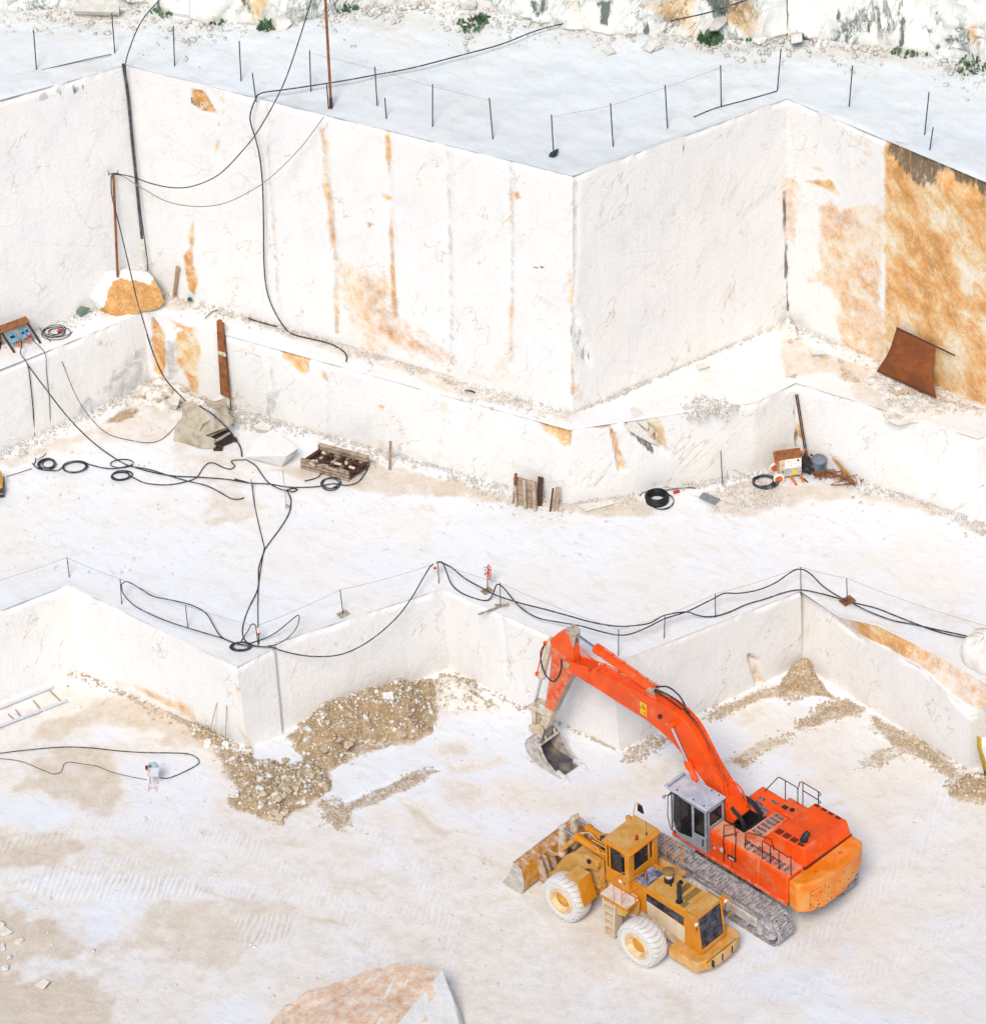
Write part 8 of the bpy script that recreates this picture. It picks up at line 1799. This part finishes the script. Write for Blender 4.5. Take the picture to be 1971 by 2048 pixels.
for (bb, tt), wd, m_, lb in ((R6([(720, 1278), (738, 1112)]), .17, WOOD, 'broad wooden plank standing against the bench'), (R6([(685, 1280), (705, 1120)]), .07, RUSTDK, 'narrow dark plank leaning left of the broad plank')):
    p = V(*bb, Z1); q = Vector(on_plane(*tt, p+Vector((0, .3, 0)), p+Vector((1, .3, 0)))); b = MB(); b.beam((0, 0, 0), q-p, wd, .05, up=(0, 1, 0)) if False else b.plate([Vector((-wd/2, 0, 0)), Vector((wd/2, 0, 0)), q-p+Vector((wd/2, 0, 0)), q-p+Vector((-wd/2, 0, 0))], .06); o = b.build('plank', m_, loc=p); tag(o, lb, 'plank')
# welding cart, bars, motor, wire
R7c = Z(1500, 860, 7.858); g7 = lambda x, y, z: V(*R7c([(x, y)])[0], Z1+z)
e = thing('welding_cart', 'cream welding cart with orange wheels and rusty lid in the bench corner', 'welding cart', g7(610, 740, 0), math.radians(8))
PANEL = plain('cream panel paint', (.62, .53, .36), .6, var=.1, dirt=(.5, .3, .12), damt=.25, dsc=5)
b = MB(); b.bx(-.42, .42, -.22, .32, .22, 1.05); b.build('cabinet', PANEL, e, bevel=.02)
b = MB(); b.bx(-.22, .40, -.226, -.221, .60, 1.02); b.build('front_plate', BIGBAG, e)
b = MB(); b.bx(-.22, .40, -.226, -.221, .26, .58); b.build('lower_plate', plain('grey plate', (.42, .42, .38), .6), e)
b = MB(); b.prism([(-.58, 1.02), (-.46, 1.10), (.46, 1.09), (.46, 1.05), (-.42, 1.05)], -.26, .30); b.build('lid', RUSTY, e, bevel=.02)
b = MB(); b.bx(-.56, -.42, -.22, .1, .78, 1.03); b.build('side_box', OR2, e, bevel=.02)
b = MB(); b.bx(.05, .25, -.232, -.226, .30, .48); b.build('yellow_label', DECAL_Y, e)
b = MB(); b.bx(-.32, -.24, -.232, -.226, .42, .50); b.build('blue_label', plain('blue label', (.03, .10, .30), .5), e)
b = MB(); b.cyl((.28, -.22, .93), (.28, -.25, .93), .04, n=12)
for x, z in ((0, .85), (.02, .72), (.18, .78), (-.1, .92), (.3, .66), (.34, .76)): b.cyl((x, -.22, z), (x, -.236, z), .014, n=8)
b.build('knob', RUSTDK, e)
for y in (-.30, .38):
    b = MB(); b.lathe([(.10, -.02), (.20, -.03), (.215, .03), (.10, .03)], 22, (-.46, y, .22), 'y'); w_ = b.build('wheel', BIGBAG, e); b = MB(); b.cyl((-.46, y-.035, .22), (-.46, y+.035, .22), .15, n=18); b.build('hub', OR2, w_)
b = MB(); b.beam((.0, -.2, .2), (.15, -.55, .03), .07, .07); b.beam((.35, -.2, .2), (.45, -.45, .03), .07, .07); b.beam((.45, .0, 1.05), (.62, -.05, 1.25), .05, .04); b.build_each('stand_leg', OR2, e)
for (bb, tt), lb in ((R7([(668, 1195), (580, 650)]), 'rusty bar leaning in the bench corner, the left one of two'), (R7([(680, 1200), (592, 648)]), 'rusty bar leaning in the bench corner, the right one of two')):
    p = V(*bb, Z1); q = Vector(on_plane(*tt, mid_bot.P[4], mid_bot.P[5], .12)); b = MB(); b.cyl((0, 0, 0), q-p, .026, n=8); o = b.build('steel_bar', RUSTDK, loc=p); tag(o, lb, 'steel bar', 'bars leaning in the bench corner')
e = thing('electric_motor', 'blue grey electric motor standing in the bench corner', 'motor', g7(1075, 680, 0), .4); e.scale = (.78, .78, .95)
MB_ = plain('blue grey motor paint', (.13, .16, .19), .6, var=.3, dirt=(.3, .3, .28), damt=.3)
b = MB(); b.cyl((0, 0, .1), (0, 0, .62), .27, n=20); 
for k in range(14): a = k*.449; b.box((math.cos(a)*.28, math.sin(a)*.28, .36), (.05, .02, .46), Matrix.Rotation(a, 3, 'Z'))
b.build('housing', MB_, e); b = MB(); b.lathe([(.36, .62), (.38, .70), (.30, .78), (.12, .80), (.0, .84)], 18); b.build('cap', plain('slate motor cap', (.16, .18, .23), .6, var=.2), e); b = MB(); b.bx(-.08, .08, -.32, -.27, .4, .56); b.build('nameplate', plain('blue plate', (.02, .12, .25), .5), e); b = MB(); b.bx(-.3, .3, -.25, .25, 0, .1); b.build('base', RUSTY, e)
def tangle(label, pts, n, r, m, rad, seed):
    rr = random.Random(seed); b = MB()
    for k in range(n):
        i = rr.randrange(len(pts)); c = pts[i]; P = [c+Vector((rr.gauss(0, rad), rr.gauss(0, rad*.6), abs(rr.gauss(0, rad*.5))+.02)) for _ in range(5)]; b.tube(smooth_path(P, .08), r, 5)
    o = b.build('wire_tangle', m, smooth=60); return tag(o, label, 'wire tangle')
tangle('rusty wire tangle strewn along the foot of the right bench', [g7(x, y, .05) for x, y in ((1180, 720), (1300, 740), (1400, 790), (1500, 820), (1600, 850), (1100, 690))], 34, .011, RUSTY, .22, 3)
tangle('dark cable tangle behind the welding cart', [g7(x, y, .2) for x, y in ((800, 480), (850, 560), (780, 600), (860, 660), (930, 500))], 26, .02, CABLE, .24, 4)
q = R7([(830, 1085), (865, 1100), (962, 1212), (940, 1218)]); A_, B_ = mid_bot.P[4], mid_bot.P[5]; b = MB(); b.plate([VP(x, y, A_, B_, .18) for x, y in q], .04); tag(b.build('plank', plain('ochre plank', (.42, .24, .08), .8, var=.2)), 'ochre board leaning on the right bench by the white stone', 'plank')
q = R7c([(720, 690), (800, 740), (900, 820)]); cable([V(x, y, Z1+.05) for x, y in q], 'dark hose end on the gravel before the welding cart', .025)
# rusty curved plate on the ochre wall
R8c = Z(1740, 640, 9.926); Pl = lambda x, y, z: V(*R8c([(x, y)])[0], Z2+z)
A_, B_ = up_bot.P[3], up_bot.P[4]
e = thing('rusty_plate', 'curved rust brown steel plate leaning on the ochre wall', 'steel plate', Pl(700, 1280, 0)); O_ = Vector(e.location)
WP = lambda x, y, o_: WU(*R8c([(x, y)])[0], o_, 3)
tl, tr = WP(515, 150, .25), WP(1270, 530, .25)
ml = WP(390, 560, .45); bl, br = Pl(112, 1020, .34), Pl(1290, 1550, .36); ml2, mr2 = WP(270, 780, .95), WP(1235, 1150, .85)
rowsL = smooth_path([tl, ml, ml2, bl], .2); rowsR = smooth_path([tr, WP(1240, 800, .40), mr2, br], .2); n = 12
b = MB(); vs = []; N = 10
def lerpL(Ls, t): k = t*(len(Ls)-1); i = min(int(k), len(Ls)-2); return Ls[i].lerp(Ls[i+1], k-i)
for i in range(n+1):
    a, c = lerpL(rowsL, i/n), lerpL(rowsR, i/n)
    for j in range(N+1): vs.append(a.lerp(c, j/N)-O_)
b.add(vs, [(i*(N+1)+j, i*(N+1)+j+1, (i+1)*(N+1)+j+1, (i+1)*(N+1)+j) for i in range(n) for j in range(N)])
o = b.build('plate', plain('rust sheet', (.225, .062, .012), .75, var=.3, sc=3, dirt=(.14, .04, .015), damt=.3, dsc=1.5), e, smooth=60); md = o.modifiers.new('solid', 'SOLIDIFY'); md.thickness = .03
b = MB(); b.cyl(tl-O_+Vector((0, -.03, .02)), WP(1670, 705, .22)-O_, .03, n=6); b.build('edge_bar', RUSTDK, e)
# electric box on trestle in the pit, with hose
R6c = Z(250, 1480, 11.094); c6 = lambda x, y, z: V(*R6c([(x, y)])[0], z)
e = thing('switch_box', 'white electric box on a thin pink trestle on the pit floor', 'electric box', c6(620, 1060, 0)); O_ = Vector(e.location)
b = MB(); b.box((.12, .0, .82), (.32, .22, .42), Matrix.Rotation(.15, 3, 'Y')); b.build('box', plain('pale grey box', (.60, .60, .64), .5, var=.06), e, bevel=.015)
b = MB(); b.prism([(-.10, 1.0), (.22, 1.06), (.24, 1.12), (-.06, 1.10)], -.13, .13); b.build('lid', CABROOF, e); b = MB(); b.cyl((-.13, -.08, .98), (-.13, -.08, 1.10), .06, n=12); b.build('socket', plain('dark red socket', (.25, .01, .02), .5), e); b = MB(); b.cyl((.0, -.1, 1.08), (.0, -.1, 1.15), .05, n=10); b.build('blue_socket', plain('teal socket', (.03, .16, .20), .5), e); b = MB(); b.bx(-.14, -.05, -.06, .06, .6, .95); b.build('side_strip', CREAM, e)
TR = plain('faded pink steel', (.48, .27, .21), .7)
b = MB()
for x, y in ((-.16, -.16), (.14, -.18), (.16, .2), (-.10, .22)): b.cyl((x, y, 0), (x*.3, y*.3, .64), .012, n=5)
b.cyl((-.14, -.15, .15), (.12, -.16, .15), .009, n=5); b.build('trestle', TR, e)
c1 = R1b([(-120, 1240), (0, 1230), (120, 1215), (330, 1197), (480, 1200), (620, 1215), (760, 1225), (920, 1228), (1010, 1232), (1055, 1250), (1075, 1275), (1050, 1300), (960, 1345), (900, 1365), (865, 1362)])
cable([V(x, y, .05) for x, y in c1], 'long dark hose looping over the pit floor to the white electric box', .02)
c1 = R1b([(-120, 1250), (0, 1258), (120, 1275), (230, 1320), (290, 1342), (330, 1330), (345, 1290), (375, 1277), (450, 1288), (520, 1298), (600, 1330), (700, 1355), (790, 1372)])
cable([V(x, y, .05) for x, y in c1], 'thin wavering cable running left from the white electric box', .013)
# shovels
for (hd, tp_), lb in ((R1b([(1120, 1165), (1168, 960)]), 'shovel leaning on the pit wall, the left one'), (R1b([(1215, 1175), (1222, 968)]), 'shovel leaning on the pit wall, the right one')):
    p = V(*hd, .25); A_, B_ = pit_bot.P[1], pit_bot.P[2]; q = Vector(on_plane(*tp_, A_, B_, .1)); e = thing('shovel', lb, 'shovel', p, group='shovels by the pit wall'); b = MB(); b.cyl((0, 0, 0), q-p, .016, n=6); b.build('handle', WOOD, e); d = (q-p).normalized(); s = Vector((1, -.3, 0)).normalized()
    b = MB(); b.plate([s*.05+d*.1, s*.13, s*.12-d*.22, -d*.34, -s*.12-d*.22, -s*.13, -s*.05+d*.1], .012); b.build('blade', BIGBAG, e)
# saw track: two rails on the left pit floor
e = thing('saw_track', 'pair of whitened steel rails with cross ties on the left pit floor', 'rail track', V(*R1b([(150, 985)])[0], .02)); O_ = Vector(e.location)
for a, c in (((-60, 1008), (288, 872)), ((-60, 1108), (362, 945))):
    b = MB(); p, q = V(*R1b([a])[0], .05), V(*R1b([c])[0], .05); b.beam(p-O_, q-O_, .10, .04); b.beam(p-O_+Vector((0, .08, -.01)), q-O_+Vector((0, .08, -.01)), .05, .04); b.build('rail', plain('slurry coated steel', (.64, .66, .70), .8, var=.12, dirt=(.48, .50, .54), damt=.3, dsc=6), e, bevel=.01)
b = MB()
for q in (((45, 1018), (75, 1045)), ((85, 995), (118, 1037)), ((180, 945), (220, 992)), ((270, 892), (328, 948))):
    b.beam(V(*R1b([q[0]])[0], .03)-O_, V(*R1b([q[1]])[0], .03)-O_, .04, .03)
b.build('cross_tie', WIRE, e)
# big white sack on the right of the main floor
e = thing('big_bag', 'white bulk sack with tied straps on the main floor at the right edge', 'sack', V(1968, 1325, Z1)); b = MB()
prof = [(.30, 0), (.66, .02), (.74, .15), (.78, .45), (.80, .75), (.72, .98), (.50, 1.08), (.20, 1.12), (.0, 1.12)]
b.lathe(prof, 36)
b.v = [(x*(1+.09*math.cos(4*math.atan2(y, x)))*(1+.03*math.sin(9*math.atan2(y, x)+z*4)), y*(1+.09*math.cos(4*math.atan2(y, x))), z+.035*math.sin(7*math.atan2(y, x))*(z > .7)) for x, y, z in b.v]; b.build('sack', BIGBAG, e, smooth=60)
b = MB()
for sx, sy in ((-.5, -.5), (.5, -.5), (-.5, .5), (.5, .5)): b.tube(smooth_path([(sx, sy, .85), (sx*.7, sy*.7, 1.15), (sx*.2, sy*.2, 1.32), (0, 0, 1.28)]), .03, 6)
b.cyl((0, 0, 1.05), (0, 0, 1.42), .08, n=10); b.build('strap', BIGBAG, e)
# curved yellow sheet at the right edge
R9 = Z(1871, 1240, 5.444)
P_ = lambda x, y, z: V(*R9([(x, y)])[0], z)
e = thing('yellow_sheet', 'curved yellow and white metal sheet at the right edge by the pit wall', 'metal sheet', P_(540, 1700, 0)); O_ = Vector(e.location)
lft = [P_(440, 1275, 2.75), P_(445, 1390, 2.2), P_(480, 1500, 1.5), P_(510, 1620, .7), P_(530, 1710, .1)]; top_ = [P_(440, 1275, 2.75), P_(480, 1245, 2.9), P_(540, 1232, 2.95), P_(700, 1225, 2.95)]
YS = plain('ochre yellow sheet', (.50, .34, .03), .5, var=.2); b = MB(); vs = []
for p in lft:
    for k, (dx, dy, dz) in enumerate(((0, 0, 0), (.16, -.10, .02), (.35, -.06, .05), (.6, .05, .08), (1.2, .1, .1), (2.0, .1, .1))): vs.append(p+Vector((dx, dy, dz))-O_)
b.add(vs, []); 
for i in range(4):
    for j in range(5): b.mat(0 if j in (0,) else 1 if j < 3 else 0); b.f.append((i*6+j, i*6+j+1, (i+1)*6+j+1, (i+1)*6+j)); b.mi.append(0 if j == 0 or j > 2 else 1)
o = b.build('sheet', [YS, BIGBAG], e, smooth=60); md = o.modifiers.new('solid', 'SOLIDIFY'); md.thickness = .04
# small yellow machine at the left edge
e = thing('yellow_machine', 'small yellow and black machine cut off by the left edge', 'machine', V(-12, 985, Z1)); b = MB(); b.bx(-.6, .42, -.4, .4, .05, .45); b.build('base', plain('blue black base', (.03, .03, .045), .5, var=.3), e, bevel=.03); b = MB(); b.prism([(-.6, .45), (.40, .45), (.30, .78), (.1, .86), (-.6, .86)], -.38, .38); b.build('cover', plain('machine yellow', (.75, .36, .01), .45, var=.1), e, bevel=.04, seg=3); b = MB(); b.beam((-.05, -.41, .30), (.40, -.41, .24), .03, .05); b.build('trim', WIRE, e)
# splitting timber against the high wall
q = R1([(950, 1432), (966, 1440), (946, 1610), (930, 1615)]); b = MB(); b.plate([WU(x, y, .15) for x, y in q], .05); tag(b.build('plank', WOOD), 'slim brown plank leaning on the high wall right of the boulder', 'plank')
